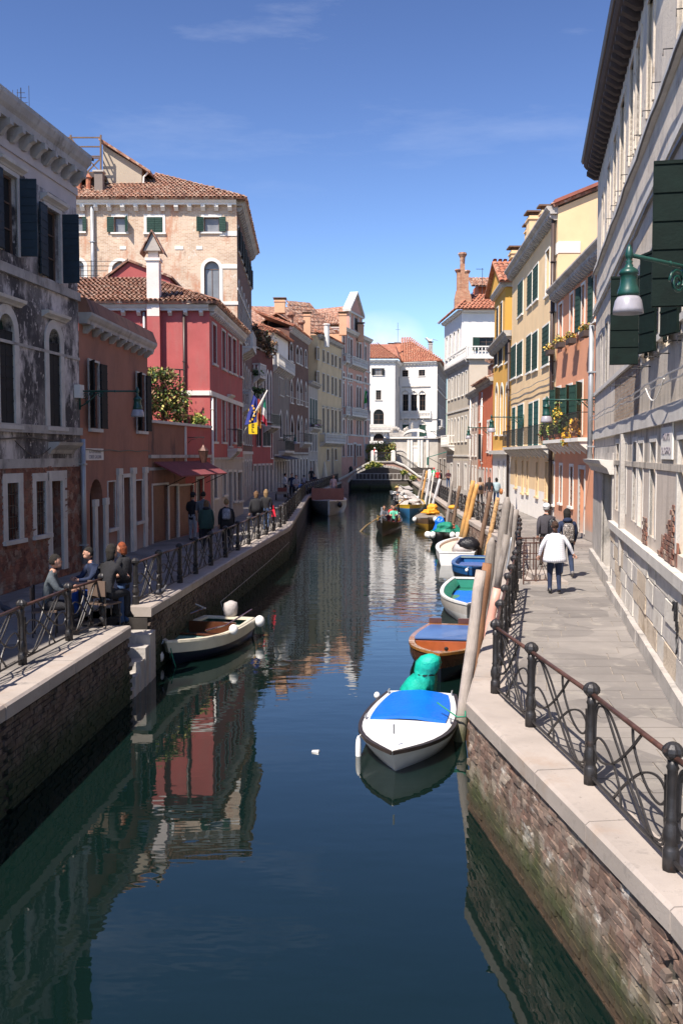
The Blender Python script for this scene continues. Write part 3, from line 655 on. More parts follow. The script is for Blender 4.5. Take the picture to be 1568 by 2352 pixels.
pl_orange = mat('orange_red_plaster', (.52, .13, .055), .88, .1, .9, [((.4, .14, .08), 1.2, .58, .3, V), ((.24, .2, .175), 2, .7, 0, (1.5, 2.6, 1.6, 'z')), ((.5, .46, .42), 3, .35, 0, (1.45, 2.2, 1.2, 'z'))], (14, .003))
pl_cream = mat('cream_plaster', (.6, .46, .28), .9, .1, .8, [((.3, .24, .17), 1.5, .56, .25, V), ((.24, .2, .175), 2, .7, 0, (1.5, 2.6, 1.6, 'z')), ((.5, .46, .42), 3, .35, 0, (1.45, 2.2, 1.2, 'z'))], (14, .004))
pl_pal = mat('pale_pink_plaster', (.55, .3, .235), .9, .1, .8, [((.45, .3, .25), 1.5, .56, .25, V), ((.24, .2, .175), 2, .7, 0, (1.5, 2.6, 1.6, 'z')), ((.5, .46, .42), 3, .35, 0, (1.45, 2.2, 1.2, 'z'))], (14, .004))
pl_grey = mat('grey_brown_plaster', (.2, .165, .145), .92, .15, .8, [((.12, .1, .09), 1.2, .52, .2, V)], (14, .006))
pl_r1 = mat('grey_white_plaster', (.6, .525, .44), .9, .14, 1.2, [((.4, .36, .33), 1.1, .5, .2, (1, 1, .5)), ((.3, .25, .2), 2.6, .6, .08, (1, 1, .8)), ((.25, .22, .2), 6, .6, .08, (1, 1, .12)), ((.42, .28, .2), 1.5, .66, .03, (1, 1, .6))], (18, .012))
pl_r1d = mat('streaked_wall', (.5, .44, .37), .9, .15, 1.2, [((.17, .15, .13), 2.5, .5, .18, (1, 1, .14)), ((.5, .47, .43), 3, .62, .1, (1, 1, .1))], (24, .01))
MB_, = ((.3, .27, .22),)
br_tan = mat('mottled_tan_brick', (.5, .33, .22), .92, .2, .7, [((.6, .47, .36), .8, .52, .15, (1, 1, .8)), ((.2, .12, .085), 1.0, .58, .12, V), ((.46, .23, .14), .7, .56, .1, (1, 1, .4)), ((.66, .6, .52), 2.2, .62, .06, ONE)], (10, .01), brick=((.46, .3, .2), (.6, .45, .32), (.62, .53, .43), .26, .085))  # tan brick mottled with paler, darker and reddish patches
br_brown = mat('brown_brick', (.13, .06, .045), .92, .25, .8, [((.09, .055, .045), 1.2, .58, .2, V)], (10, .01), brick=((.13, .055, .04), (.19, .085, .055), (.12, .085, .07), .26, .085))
br_goth = mat('dark_red_brick', (.2, .05, .045), .92, .25, .8, [((.1, .045, .04), 1.2, .55, .2, V)], (10, .01), brick=((.16, .035, .03), (.2, .055, .045), (.1, .05, .045), .26, .085))
br_pale = mat('whitewashed_brick', (.4, .3, .24), .92, .25, 1, [((.5, .46, .4), 1.4, .5, .15, V)], (10, .01), brick=((.36, .2, .14), (.45, .3, .22), (.5, .44, .38), .26, .085))
shop_sh = mat('roller_shutter', (.2, .09, .06), .6, .2, 4)
def wall_bricks(face, wallo, u0, u1, z0, z1, cap, m, bw=.26, bh=.072, zones=None):
    me = None; st = MB(); n = 0; z = z0; r = 0
    vs_ = []
    for k in range(4):
        rr = random.Random(k+40); b = MB(); b.hexa([(x+rr.uniform(-.007, .007), y, zz+rr.uniform(-.005, .005)) for x, y, zz in ((0, -.02-rr.uniform(0, .012), 0), (bw-.012, -.02, 0), (bw-.012, .02, 0), (0, .02, 0), (0, -.02-rr.uniform(0, .01), bh-.012), (bw-.012, -.024, bh-.012), (bw-.012, .02, bh-.012), (0, .02, bh-.012))]); vs_.append((b, b.mesh('brick', m)))
    while z < z1:
        u = u0-(bw/2 if r % 2 else 0)
        while u < u1-bw*.5:
            uc = u+bw/2; zc = z+bh/2
            ok = u > u0-.01 and not any(o[0]-.15 < uc < o[1]+.15 and o[2]-.14 < zc < o[3]+.15 for o in face.op)
            if zones and ok: ok = zones(uc, zc)
            if ok:
                b, me = RN.choice(vs_); dy = RN.uniform(-.008, .008)
                if n < cap: obj('brick', me, wallo, (u, dy, z)); n += 1
                else: st.hexa([(u+p[0], dy+p[1], z+p[2]) for p in b.v])
            u += bw
        z += bh; r += 1
    if st.f: st.build('bricks', m, wallo, kind='stuff')
# ------------------------------------------------------------------ LEFT BANK
# weathered white palace
h = thing('palace', 'weathered grey-white palace with black-stained peeling plaster and a bracketed cornice at the near left', 'building', (-7.1, 25.9, QZ))
f = Face(h, (-8.4, 16.1), (-7.1, 25.9), H=10.7)
f.pwin(102, 137, 482, 643, frame=.1, sill=0, sh=(178, 95), shm=sh_b, cap=True, pane='dark', ledges=9)
f.pwin(0, 38, 398, 580, frame=.1, sill=0, sh=(178, 100), shm=sh_b, cap=True, pane='dark', ledges=9)
a1 = f.pwin(110, 137, 757, 980, frame=.22, sill=.1, arch='round', cap=True, pane='green', rec=.25, mul=(0, 0), sh=(0, 0), shm=sh_n)
a2 = f.pwin(-4, 30, 722, 975, frame=.22, sill=.1, arch='round', cap=True, pane='green', rec=.25, mul=(0, 0), sh=(0, 0), shm=sh_n)
f.pwin(15, 42, 1110, 1240, frame=.22, sill=.14, pane='dark', bars=True, rec=.3)
f.pwin(82, 103, 1105, 1228, frame=.2, sill=.14, pane='dark', bars=True, rec=.3)
f.pwin(118, 142, 1103, 1312, frame=.26, sill=0, pane='door', rec=.35)
for k in range(2):
    u = f.L-6.8-k*2.35
    f.win(u-.5, u+.5, 7.6, 9.7, frame=.1, sill=0, sh=(178, 95), shm=sh_b, cap=True, pane='dark'); f.win(u-.45, u+.45, 3.9, 6.3, frame=.22, sill=.1, arch='round', cap=True, pane='green', mul=(0, 0), sh=(0, 0), shm=sh_n); f.win(u-.4, u+.4, 1.2, 2.7, frame=.2, sill=.14, pane='dark', bars=True)
w = f.wall([pl_patch, pl_clean, brick_m], zones=[(0, 30, 9.75, 11, 1), (0, 30, 0, 2.9, 2)])
wall_bricks(f, w, 3.2, f.L, 0.02, 2.85, 300, brick_m)
f.cornice(10.62, .46, .5, stone_d, br=.56, brw=.15, brh=.34, brl=.38, sep=True, brm=stone_d)
f.band(10.1, .2, .05, pl_clean)
f.band(7.3, .22, .08, stone_d); f.band(3.7, .2, .08, stone_d); f.band(5.72, .07, .03, stone_d); f.band(2.86, .22, .03, stone_d)
b = MB(); b.extr([(0, 3.5), (-.32, 3.5), (-.28, 3.42), (-.1, 3.3), (-.05, 3.2), (0, 3.2)], f.uz(112, 1055)[0], f.uz(168, 1055)[0]); f.put(b, 'door_hood', stone_d)
f.pipe(f.L-.12, .2, 3.6, zinc, .07, .12)
b = MB(); b.tube([(u, -.05-.02*sin(u*3), 3.56+.03*sin(u*2.1)) for u in [.2+k*.5 for k in range(19)]], .018, 5); b.tube([(u, -.06, 3.5-.35*sin(pi*(u-6)/2.2)) for u in [6+.22*k for k in range(11)]], .012, 5); f.put(b, 'cable', iron)
b = MB(); b.box(f.L-.35, f.L-.05, -.16, 0, 4.7, 5.05); f.put(b, 'junction_box', white_p)
core(h, [(-8.75, 16.2), (-7.45, 25.6), (-22, 27.5), (-23, 17.5)], 0, 12.05)
g = Face(h, (-22, 27.8), (-7.1, 25.9), H=0)
b = MB(); o = h.location
b.poly([(-7.1-o.x, 25.9-o.y, 0), (-22-o.x, 27.9-o.y, 0), (-22-o.x, 27.9-o.y, 10.7), (-7.1-o.x, 25.9-o.y, 10.7)]); b.build('end_wall', pl_clean, h)
roof(h, [(-8.05, 16.2, 12.5), (-6.75, 26.2, 12.5), (-12, 25, 14.2), (-13, 18, 14.2)], W=.22, L=.38)
h0 = thing('added_unseen_house', 'unseen lower grey house added outside the left edge to let sun reach the dinghy', 'building', (-8.4, 16.05, QZ))  # unseen house, added with a low roof so sun passes to dinghy and coping
f0 = Face(h0, (-10.28, 2), (-8.42, 16.0), H=9.2)
for k in range(5):
    for z0, z1 in ((1.0, 2.6), (3.9, 5.6), (6.6, 8.2)): f0.win(1.2+2.6*k, 2.1+2.6*k, z0, z1, frame=.12, sh=(175, 175) if z0 > 3 else None, pane='dark')
f0.wall([pl_clean]); f0.cornice(9.0, .4, .3, stone_d, br=.6); core(h0, [(-10.6, 2.2), (-8.75, 15.95), (-22, 17.2), (-25, 2.3)], 0, 10.5)
r_ = thing('aerial', 'thin rooftop television aerial above the grey-white palace cornice', 'aerial', (-7.9, 24.0, 12.6))
b = MB(); b.tube([(0, 0, 0), (0, 0, 1.05)], .012, 5); b.tube([(-.25, .5, .4), (-.25, .5, 1.2)], .008, 4)
for k in range(5): b.tube([(-.22+.03*k, 0, .45+.12*k), (.22-.03*k, 0, .45+.12*k)], .008, 4); 
b.tube([(-.2, 0, .5), (-.2, 0, 1.0)], .008, 4); b.tube([(.2, 0, .3), (.2, 0, 1.1)], .008, 4); b.build('antenna', iron, r_)
# brown house
h = thing('brown_house', 'plain brown plastered house with black shuttered windows beside the weathered palace', 'building', (-7.1, 25.9, QZ))
f = Face(h, (-7.1, 25.92), (-6.75, 33.3), H=6.75)
f.pwin(203, 226, 832, 984, frame=.06, sill=.1, sh=(150, 172), shm=sh_n, pane='dark', leafw=.42)
f.pwin(313, 332, 860, 990, frame=.06, sill=.1, sh=(150, 172), shm=sh_n, pane='dark', leafw=.42)
f.pwin(206, 236, 1100, 1305, frame=0, sill=0, arch='round', pane='dark', rec=.8, mul=(0, 0))
f.pwin(247, 264, 1107, 1213, frame=.04, sill=.12, pane='dark', rec=.25)
f.pwin(283, 298, 1096, 1280, frame=.12, sill=0, pane='door', rec=.25)
f.pwin(310, 326, 1103, 1197, frame=.04, sill=.12, pane='dark', rec=.25)
w = f.wall([pl_brown, brick_m], zones=[(f.L-.45, f.L, 0, 2.8, 1)])
for x0, x1, zt in ((212, 219, 0), (236, 243, 0), (268, 276, 0), (300, 308, 0), (328, 335, 0)):
    u0, u1 = f.uz(x0, 1100)[0], f.uz(x1, 1100)[0]; b = MB(); zz = 1.9 if x0 < 240 else 2.75
    b.box(u0, u1, -.07, .0, 0, zz-.2); b.box(u0-.04, u1+.04, -.1, .0, zz-.2, zz); f.put(b, 'stone_pillar', stone)
f.cornice(6.72, .36, .3, stone_d, br=.82, brw=.12, brh=.22, brm=stone_d, sep=True, brl=.3)
b = MB(); b.extr([(0, 7.022), (-.36, 7.022), (-.2, 7.42), (0, 7.42)], 0, f.L+.02); f.put(b, 'eave_coping', pl_brown2)
b = MB(); b.box(0, .0, 0, 0, 0, 0)
core(h, [(-7.45, 26.2), (-7.1, 33.0), (-14, 34.0), (-14.5, 27)], 0, 8.1)
b = MB(); o = h.location; b.poly([(-6.75-o.x, 33.3-o.y, 0), (-14-o.x, 34.3-o.y, 0), (-14-o.x, 34.3-o.y, 7), (-6.75-o.x, 33.3-o.y, 7)]); b.build('end_wall', pl_brown, h)
# street sign painted on white plaster
def sign(label, f, u0, u1, z0, z1, lines, m=None, col=None, size=.12, cat='sign', out=.03):
    t = thing('street_sign', label, cat, (f.root.location.x+f.at(u0, z0, out)[0], f.root.location.y+f.at(u0, z0, out)[1], f.z0+z0), f.ang)
    b = MB(); b.box(0, u1-u0, -.0, .025, 0, z1-z0); b.build('sign_board', m or white_p, t)
    for i, s in enumerate(lines):
        cu = bpy.data.curves.new('lettering', 'FONT'); cu.body = s; cu.size = size; cu.align_x = 'CENTER'; cu.align_y = 'CENTER'; cu.extrude = .002; cu.materials.append(col or dark)
        o = bpy.data.objects.new('lettering', cu); COL.objects.link(o); bpy.context.view_layer.update(); me_ = bpy.data.meshes.new_from_object(o.evaluated_get(bpy.context.evaluated_depsgraph_get())); bpy.data.objects.remove(o); o = bpy.data.objects.new('lettering', me_); COL.objects.link(o); o.parent = t; o.location = ((u1-u0)/2, -.004, (z1-z0)*(1-(i+.6)/(len(lines)+.2))); o.rotation_euler = (pi/2, 0, 0)
        bw = max(.01, len(s)*size*.62); o.scale.x = min(1, (u1-u0)*.88/bw)
    return t
grey_ink = flat('grey_lettering', (.28, .25, .28), .9)
r = f.rect(196, 236, 1030, 1057); sign('white painted street name panel on the brown wall above the arched passage', f, r[0], r[1], r[2], r[3], ['SOTOPORTEGO', 'CORTE GALLINA'], col=grey_ink, size=.15)
b = MB(); b.tube([(u, -.05, 3.3+.02*sin(u*3)) for u in [k*.37 for k in range(21)]], .015, 5); f.put(b, 'cable', iron)
# shop terrace
h = thing('terrace_shop', 'low shop front with brown roller shutters and a roof terrace beside the red house', 'building', (-6.75, 33.3, QZ))
f = Face(h, (-6.75, 33.32), (-5.6, 40.68), H=4.3)
for x0, x1, yb in ((350, 385, 1290), (388, 408, 1290), (411, 444, 1275)):
    u0, u1, z0, z1 = f.rect(x0, x1, 1115, 1240); o = f.win(u0, u1, 0, z1, frame=.07, sill=0, pane='shutter', shm=shop_sh, mul=(0, 0), rec=.12)
    n = 26; b = MB()
    for k in range(n): b.box(-(abs(u1-u0))/2+.05, abs(u1-u0)/2-.05, .09, .105, z1*k/n, z1*k/n+z1/n*.72)
    b.build('roller_slats', shop_sh, o)
u0 = f.uz(426, 1100)[0]
f.pwin(451, 466, 1100, 1200, frame=.1, sill=0, pane='light', rec=.15, mul=(0, 1))
f.wall([pl_brown2, pl_red], zones=[(u0, f.L, 0, 5, 1)])
b = MB(); b.box(-.02, f.L, -.1, .22, 4.3, 4.4); f.put(b, 'parapet_coping', stone)
f.band(3.05, .12, .1, stone_d); f.band(2.62, .1, .04, stone_d, 0, u0)
b = MB(); b.box(u0-.05, u0+.03, -.06, 0, 2.4, 4.28); f.put(b, 'pilaster', white_p)
b = MB(); ua, ub = f.uz(352, 1060)[0], f.uz(470, 1060)[0]; mar = mat('maroon_awning', (.2, .045, .05), .85, .2, 3)
b.hexa([(ua+.2, -1.0, 2.42), (ub-.1, -1.0, 2.42), (ub-.1, -.98, 2.37), (ua+.2, -.98, 2.37), (ua, -.05, 2.92), (ub, -.05, 2.92), (ub, -.03, 2.88), (ua, -.03, 2.88)]); f.put(b, 'awning', mar)
b = MB(); 
for u in (ua+.9, ub-2.2, ub-.2): b.tube([(u, -.98, 2.4), (u+.3, -.04, 2.0)], .015, 5)
f.put(b, 'awning_arm', iron)
core(h, [(-7.1, 33.6), (-5.95, 40.4), (-16, 40.4), (-16, 34.6)], 0, 5.3)
# ornamental lantern on a bracket
t = thing('lantern', 'wrought-iron lantern hanging above the maroon awning', 'lantern', (-5.75+.0, 37.6, 4.3))
b = MB(); b.tube([(-.5, .1, 1.0), (.35, 0, 1.0)], .018, 5); b.tube([(-.45, .1, .6), (-.2, .05, .9), (.05, .02, .95)], .012, 5); b.tube([(.3, 0, 1.0), (.3, 0, .72)], .01, 5); b.build('bracket', iron, t)
b = MB(); b.lathe([(.11, 0), (.2, .45), (.22, .47), (.08, .62), (.02, .7)], 6, (.3, 0, 0)); b.build('lantern_body', rust, t)
# leaf clumps
def leaves(name, m, boxes, n, size, parent=None, loc=(0, 0, 0), rnd=5, up=.2, kind=None):
    r = random.Random(rnd); b = MB()
    for i in range(n):
        bx = r.choice(boxes); p = Vector([r.gauss(0, .42) for _ in range(3)])
        p = Vector((bx[0]+bx[3]*max(-1.15, min(1.15, p.x)), bx[1]+bx[4]*max(-1.15, min(1.15, p.y)), bx[2]+bx[5]*max(-1.15, min(1.15, p.z))))
        a = Vector((r.uniform(-1, 1), r.uniform(-1, 1), r.uniform(-1, 1))).normalized(); c = a.cross(Vector((r.uniform(-1, 1), r.uniform(-1, 1), r.uniform(-.3, 1)))).normalized(); s = size*r.uniform(.6, 1.3)
        b.c = r.randrange(len(m)) if isinstance(m, (list, tuple)) else 0
        b.poly([p-a*s, p+c*s*.55, p+a*s, p-c*s*.55])
    return b.build(name, m, parent, loc, kind=kind)
lf_g = mat('green_leaf', (.12, .19, .04), .6, .4, 8); lf_y = mat('yellow_green_leaf', (.42, .38, .09), .6, .3, 8); lf_r = mat('russet_leaf', (.34, .2, .11), .7, .4, 8); lf_d = mat('dark_leaf', (.03, .055, .02), .6, .4, 8)
fl_y = flat('yellow_flower', (.75, .42, .04), .7); fl_p = flat('pink_flower', (.6, .2, .4), .7); fl_w = flat('white_flower', (.8, .78, .8), .7); lf_w = mat('brown_vine', (.13, .07, .045), .8, .3, 8)
t = thing('climbing_plant', 'green and russet creeper on a trellis on the terrace in front of the red wall', 'climbing plant', (-7.6, 38.4, 5.74))
bx = [(-.9+.35*k, .1+.25*k, 1.1, .45, .5, .95) for k in range(6)]+[(.9, 1.2, .8, .35, .4, .9)]+[(-.6+.5*k, .3+.3*k, 2.1, .4, .4, .3) for k in range(3)]
leaves('foliage', [lf_g, lf_d, lf_r, lf_y, lf_g, lf_r], bx, 5200, .08, t)
b = MB()
for k in range(4): b.tube([(-.9+.6*k, .1+.4*k, 0), (-.9+.6*k, .1+.4*k, 2.4)], .03, 5)
b.tube([(-1, 0, 2.4), (1.1, 1.4, 2.4)], .03, 5); b.build('trellis', wood_d, t)
t = thing('potted_plant', 'small spiky green plant at the corner of the roof terrace', 'plant', (-5.95, 39.9, 5.74)); leaves('foliage', [lf_g, lf_y], [(0, 0, .3, .4, .35, .3)], 260, .1, t); b = MB(); b.lathe([(.12, 0), (.17, .22)], 8); b.build('pot', rust, t)
# red house
h = thing('red_house', 'crimson house with white window surrounds, a pale ground floor and a tall tiled chimney', 'building', (-5.6, 40.7, QZ))
f = Face(h, (-5.6, 40.7), (-5.28, 51), H=9.5)
XS = [(487.6, 496), (509.3, 517), (523.3, 530.4), (534, 541.6), (549.5, 555.7)]
for i, (x0, x1) in enumerate(XS):
    yt = [746.8, 762.3, 772, 779, 789][i]; yb = [835.4, 846.7, 853.7, 858.5, 865][i]; f.pwin(x0, x1, yt, yb, frame=.1, sill=.06, pane='dark' if i == 0 else 'light', rec=.2, mul=(1, 1))
    yt = [911.3, 917, 919, 925, 928][i]; yb = [1014, 1015, 1024, 1016, 1014][i]; f.pwin(x0, x1, yt, yb, frame=.1, sill=.06, pane='light', rec=.2, mul=(1, 2), cap=(i == 2))
for x0, x1, yb, p in ((489.5, 497.5, 1143, 'glass'), (512, 518.5, 1136, 'light'), (524, 532, 1175, 'door'), (536, 541.5, 1150, 'light'), (546, 555, 1150, 'dark')): f.pwin(x0, x1, 1085, yb, frame=.12, sill=.05, pane=p, rec=.18)
f.wall([pl_red, pl_wgrey], zones=[(0, 12, 0, 2.98, 1)])
f.cornice(9.25, .3, .26, stone, br=.4, brw=.14, brh=.16, brl=.2); f.band(5.7, .2, .06, white_p); f.band(2.95, .1, .08, stone_d); f.pipe(.12, .2, 5.6, white_p, .05, .08)
f.balcony(f.uz(522, 1030)[0], f.uz(531, 1030)[0]+.3, f.uz(526, 1030)[1], .5, 'iron')
g = Face(h, (-13.5, 40.7), (-5.6, 40.7), H=9.5)
g.wall([pl_red])
g.cornice(9.25, .3, .26, stone, br=.62, brw=.16, brh=.2, brl=.22); g.band(5.7, .2, .06, white_p, g.uz(410, 880)[0])
for px_, w_ in ((372, .04), (352, .1)):
    pass
b = MB(); u0 = g.uz(342, 800)[0]; u1 = g.uz(371, 800)[0]; b.box(u0, u1, -.32, -.0, 4.2, 9.2); b.box(u0+.001, u1-.001, -.319, .5, 9.2, 9.75); cb = g.put(b, 'chimney_breast', pl_red)
b = MB(); b.box(u0+.01, u1-.01, -.33, .2, 9.0, 11.3); b.box(u0-.05, u1+.05, -.38, .26, 11.3, 11.42); b.box(u0+.06, u1-.06, -.2, .12, 11.42, 11.7); b.build('chimney_shaft', mat('pinkish_white_render', (.74, .64, .58), .9, .1, 1.5, [((.62, .2, .18), 1.6, .6, .05, V)], (14, .005)), cb)
b = MB(); um = (u0+u1)/2; b.prism([(um-.36, 0), (um+.36, 0), (um, .72)], -.4, .3); b.v = [(x, z, 11.7+y) for x, y, z in b.v]; b.build('chimney_gable', pl_wgrey, cb)
b = MB(); 
for sgn in (-1, 1): b.hexa([(um+sgn*.5, -.5, 11.55), (um+sgn*.5, .4, 11.55), (um, .4, 12.46), (um, -.5, 12.46), (um+sgn*.5, -.5, 11.63), (um+sgn*.5, .4, 11.63), (um, .4, 12.56), (um, -.5, 12.56)])
b.build('chimney_roof', roof_m, cb)
for px_ in (333, 424): u = g.uz(px_, 800)[0]; g.pipe(u, 4.4 if px_ > 400 else 7, 9.2, brownpipe if px_ > 400 else zinc, .06, .08)
core(h, [(-13.2, 41), (-5.95, 41), (-5.6, 50.7), (-13.5, 50.7)], 0, 10.9)
ez = 11.05
roof(h, [(-14, 40.25, ez), (-5.25, 40.25, ez), (-9.3, 46.4, 13.1), (-12.8, 46.4, 13.1)], ind=300)
roof(h, [(-5.22, 40.3, ez), (-4.9, 51.2, ez), (-9.2, 47.5, 13.1), (-9.3, 46.4, 13.1)])
# pink gabled block and little gate terrace behind the red house
h2 = thing('gabled_house', 'faded pink gabled wall rising behind the roof of the crimson house', 'building', (-9.5, 50, QZ))
yy = 50.0
def gp(px, py): p = P(px, py, yy); return (p.x+9.5, 0, p.z-QZ)
b = MB(); fr = [gp(205, 674), gp(395, 674), gp(390, 640), gp(371, 622), gp(296, 602)]
n = len(fr); b.loft([[(p[0], 0, p[2]) for p in fr], [(p[0], 5, p[2]) for p in fr]]); b.build('wall', pl_red2, h2)
b = MB()
for a, c in ((gp(201, 673), gp(296, 600)), (gp(294, 600), gp(396, 640))): b.hexa([(a[0], -.15, a[2]), (a[0], 5, a[2]), (c[0], 5, c[2]), (c[0], -.15, c[2]), (a[0], -.15, a[2]+.12), (a[0], 5, a[2]+.12), (c[0], 5, c[2]+.12), (c[0], -.15, c[2]+.12)])
b.build('roof', roof_m, h2)
t = thing('roof_terrace_wall', 'grey rendered terrace wall with thin iron rails behind the crimson roof', 'terrace', (-13, 51, QZ))
b = MB(); a = P(150, 670, 51); c = P(262, 645, 51); b.box(a.x+13, c.x+13, 0, .3, a.z-QZ-1, c.z-QZ); b.build('wall', pl_grey, t)
b = MB()
for k in range(5): p, q = P(150, 600+k*11, 51), P(285-8*k if k > 1 else 290, 600+k*11, 51); b.tube([(p.x+13, 0, p.z-QZ), (q.x+13-.25*k, 0, p.z-QZ)], .02, 4)
for px_ in (210,): p, q = P(px_, 598, 51), P(px_, 672, 51); b.tube([(p.x+13, 0, p.z-QZ), (q.x+13, 0, q.z-QZ)], .025, 4)
b.build('iron_rails', iron, t)
# big brick house
h = thing('brick_house', 'tall tan brick house with green shutters, white-framed windows and a tiled hip roof', 'building', (-6.28, 58, QZ))
H5 = 18.4
f = Face(h, (-17.5, 58), (-6.28, 58), H=H5)
kw = dict(rec=.22, mul=(0, 0), fm=white_p, frame=.16)
f.pwin(172, 190, 498, 532, sill=.08, sh=(None, 175), pane='light', **kw)
f.pwin(262, 288.5, 498, 534, sill=.1, sh=(178, 120), pane='light', leafw=.42, **kw)
f.pwin(337, 373.7, 498.5, 534.5, sill=.12, sh=(0, 0), pane='dark', **kw)
f.pwin(468, 503.6, 499, 533, sill=.14, sh=(165, 165), pane='light', leafw=.44, **kw)
for x0, x1, yb in ((172, 193, 640), (257.5, 294, 650), (468.5, 504, 697)): f.pwin(x0, x1, 600, yb, arch='round', frame=.2, fm=white_p, sill=.06, pane='light', rec=.22, mul=(1, 1))
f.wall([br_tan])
f.cornice(H5-.3, .38, .3, white_p, br=.8, brw=.24, brh=.34, brm=white_p, brl=.3)
ua = f.uz(471, 773)[0]; f.band(f.uz(500, 700)[1], .2, .05, white_p, ua, f.L+.05); f.band(f.uz(500, 538)[1]-.1, .28, .04, white_p, f.uz(505, 530)[0]); f.band(f.uz(500, 613)[1]-.1, .26, .04, white_p, f.uz(507, 530)[0])
for x0, x1, y in ((311, 337, 702), (597-480, 0, 0)):
    pass
for (x0, x1, y) in ((313/1.0, 0, 0),): pass
for X0, X1, Y in ((273/1, 292, 573), (448, 467, 573), (399, 423, 573)):
    b = MB(); u0, z = f.uz(X0+3, Y); u1 = f.uz(X1-2, Y)[0]; b.box(u0, u1, -.03, .02, z, z+.2); f.put(b, 'stone_tie', white_p)
f.pipe(f.uz(214.5, 560)[0], 11, H5-.4, zinc, .12, .14)
g = Face(h, (-6.28, 58), (-6.83, 73), H=H5)
kw = dict(rec=.22, mul=(1, 1), fm=stone, frame=.16, sill=.06)
for k in range(6):
    u = 1.4+2.45*k; g.win(u-.45, u+.45, 15.6, 17.0, sh=(170, 170), shm=sh_n, **kw)
    g.win(u-.5, u+.5, 10.9, 13.8, arch='round', pane='glass', **kw); g.win(u-.5, u+.5, 6.6, 9.2, arch='round', **kw); g.win(u-.4, u+.4, 3.9, 5.6, **kw); g.win(u-.45, u+.45, .2 if k % 2 else 1, 2.7, frame=.14, sill=0, pane='door' if k % 2 else 'dark')
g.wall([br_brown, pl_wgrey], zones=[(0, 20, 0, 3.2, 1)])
g.cornice(H5-.3, .5, .34, stone_d, br=.6, brw=.18, brh=.3, brm=stone_d); g.band(10.6, .16, .05); g.band(13.1, .14, .05); g.band(3.2, .2, .08)
g.balcony(2.2, 6.2, 10.0, .8, 'stone'); g.balcony(1.6, 4.4, 6.3, .7, 'stone'); g.balcony(7, 9.5, 6.3, .7, 'iron')
core(h, [(-17.2, 58.35), (-6.65, 58.35), (-7.15, 72.6), (-18, 73)], 0, H5+1.3)
ez = QZ+H5+.05
roof(h, [(-18.5, 57.5, ez+.0), (-5.75, 57.5, ez), (-11.9, 62.8, ez+2.85), (-18.5, 62.8, ez+2.85)], ind=300, W=.24, L=.4)
roof(h, [(-5.7, 57.5, ez), (-6.3, 73.4, ez), (-11.9, 70, ez+2.85), (-11.9, 62.8, ez+2.85)], W=.24, L=.4)
b = MB(); p = P(488, 440, 63); b.prism([(-1.6, -.6), (1.4, -.6), (1.4, .9), (-1.6, .9)], -1.2, .2); b.build('dormer', roof_m, h, (p.x+6.28-1.2, 63-58, p.z-QZ))
# attic gable block and timber roof deck
h3 = thing('attic_block', 'beige rendered attic with a sloping tiled lid on top of the brick house', 'attic', (-14.4, 60.5, QZ))
def ap(px, py, Y=60.5): p = P(px, py, Y); return (p.x+14.4, 0, p.z-QZ)
fr = [ap(237, 431), ap(326, 431), ap(326, 388), ap(237, 334)]
b = MB(); b.loft([[(p[0], 0, p[2]) for p in fr], [(p[0], 4.5, p[2]) for p in fr]]); b.build('wall', pl_grey if False else mat('beige_plaster', (.42, .35, .27), .9, .08, 1), h3)
a, c = ap(230, 325), ap(348, 401); b = MB(); b.hexa([(a[0], -.35, a[2]), (a[0], 4.8, a[2]), (c[0], 4.8, c[2]), (c[0], -.35, c[2]), (a[0], -.35, a[2]+.16), (a[0], 4.8, a[2]+.16), (c[0], 4.8, c[2]+.16), (c[0], -.35, c[2]+.16)]); b.build('roof', roof_m, h3)
b = MB(); q = ap(330, 432); q2 = ap(331, 396); b.tube([(q[0], -.08, q[2]), (q2[0], -.08, q2[2]-.3), (q2[0]+.3, -.08, q2[2])], .06, 6); b.build('drainpipe', white_p, h3)
t = thing('roof_deck', 'dark timber roof deck with railings above the tall brick house', 'roof deck', (-15, 60, QZ))
b = MB()
def dp(px, py, Y=59.6): p = P(px, py, Y); return Vector((p.x+15, Y-60, p.z-QZ))
for y_ in (316, 337, 359, 363, 396): b.tube([dp(120, y_), dp(232, y_)], .05, 4)
for x_ in (163, 232): b.tube([dp(x_, 310), dp(x_, 430)], .07, 4); b.tube([dp(x_, 312, 62.5), dp(x_, 425, 62.5)], .07, 4)
b.tube([dp(232, 363), dp(200, 396)], .05, 4); b.tube([dp(200, 363), dp(232, 396)], .05, 4); b.tube([dp(163, 316), dp(196, 360)], .05, 4)
for y_ in (316, 337, 359): b.tube([dp(232, y_), dp(232, y_+3, 62.5)], .05, 4)
b.build('railing', wood_b, t)
b = MB(); a = dp(110, 404); c = dp(238, 398); b.box(a.x, c.x, -.5, 3, a.z-.1, a.z+.15)
for x_ in (150, 180, 210, 234): q = dp(x_, 420); b.tube([(q.x, 0, q.z-.7), (q.x, 0, a.z)], .08, 4)
b.build('deck', wood_d, t)
for px_, top in ((182, 397), (204, 390)):
    p = P(px_, 440, 59.2); t = thing('chimney_pot', 'orange clay flue pot under the timber roof deck, '+('left' if px_ < 190 else 'right')+' of the pair', 'chimney pot', (p.x, 59.2, p.z-.1)); b = MB(); b.lathe([(.16, 0), (.16, .9), (.24, .92), (.02, 1.2)], 8); b.build('pot', roof_r, t)
p = P(229, 430, 59); t = thing('chimney', 'short grey rendered flue beside the beige attic', 'chimney', (p.x, 59, p.z)); b = MB(); b.box(-.25, .25, -.25, .25, -.3, .85); b.build('stack', pl_grey, t); b = MB(); b.box(-.33, .33, -.33, .33, .85, .95); b.build('cap', stone_d, t)
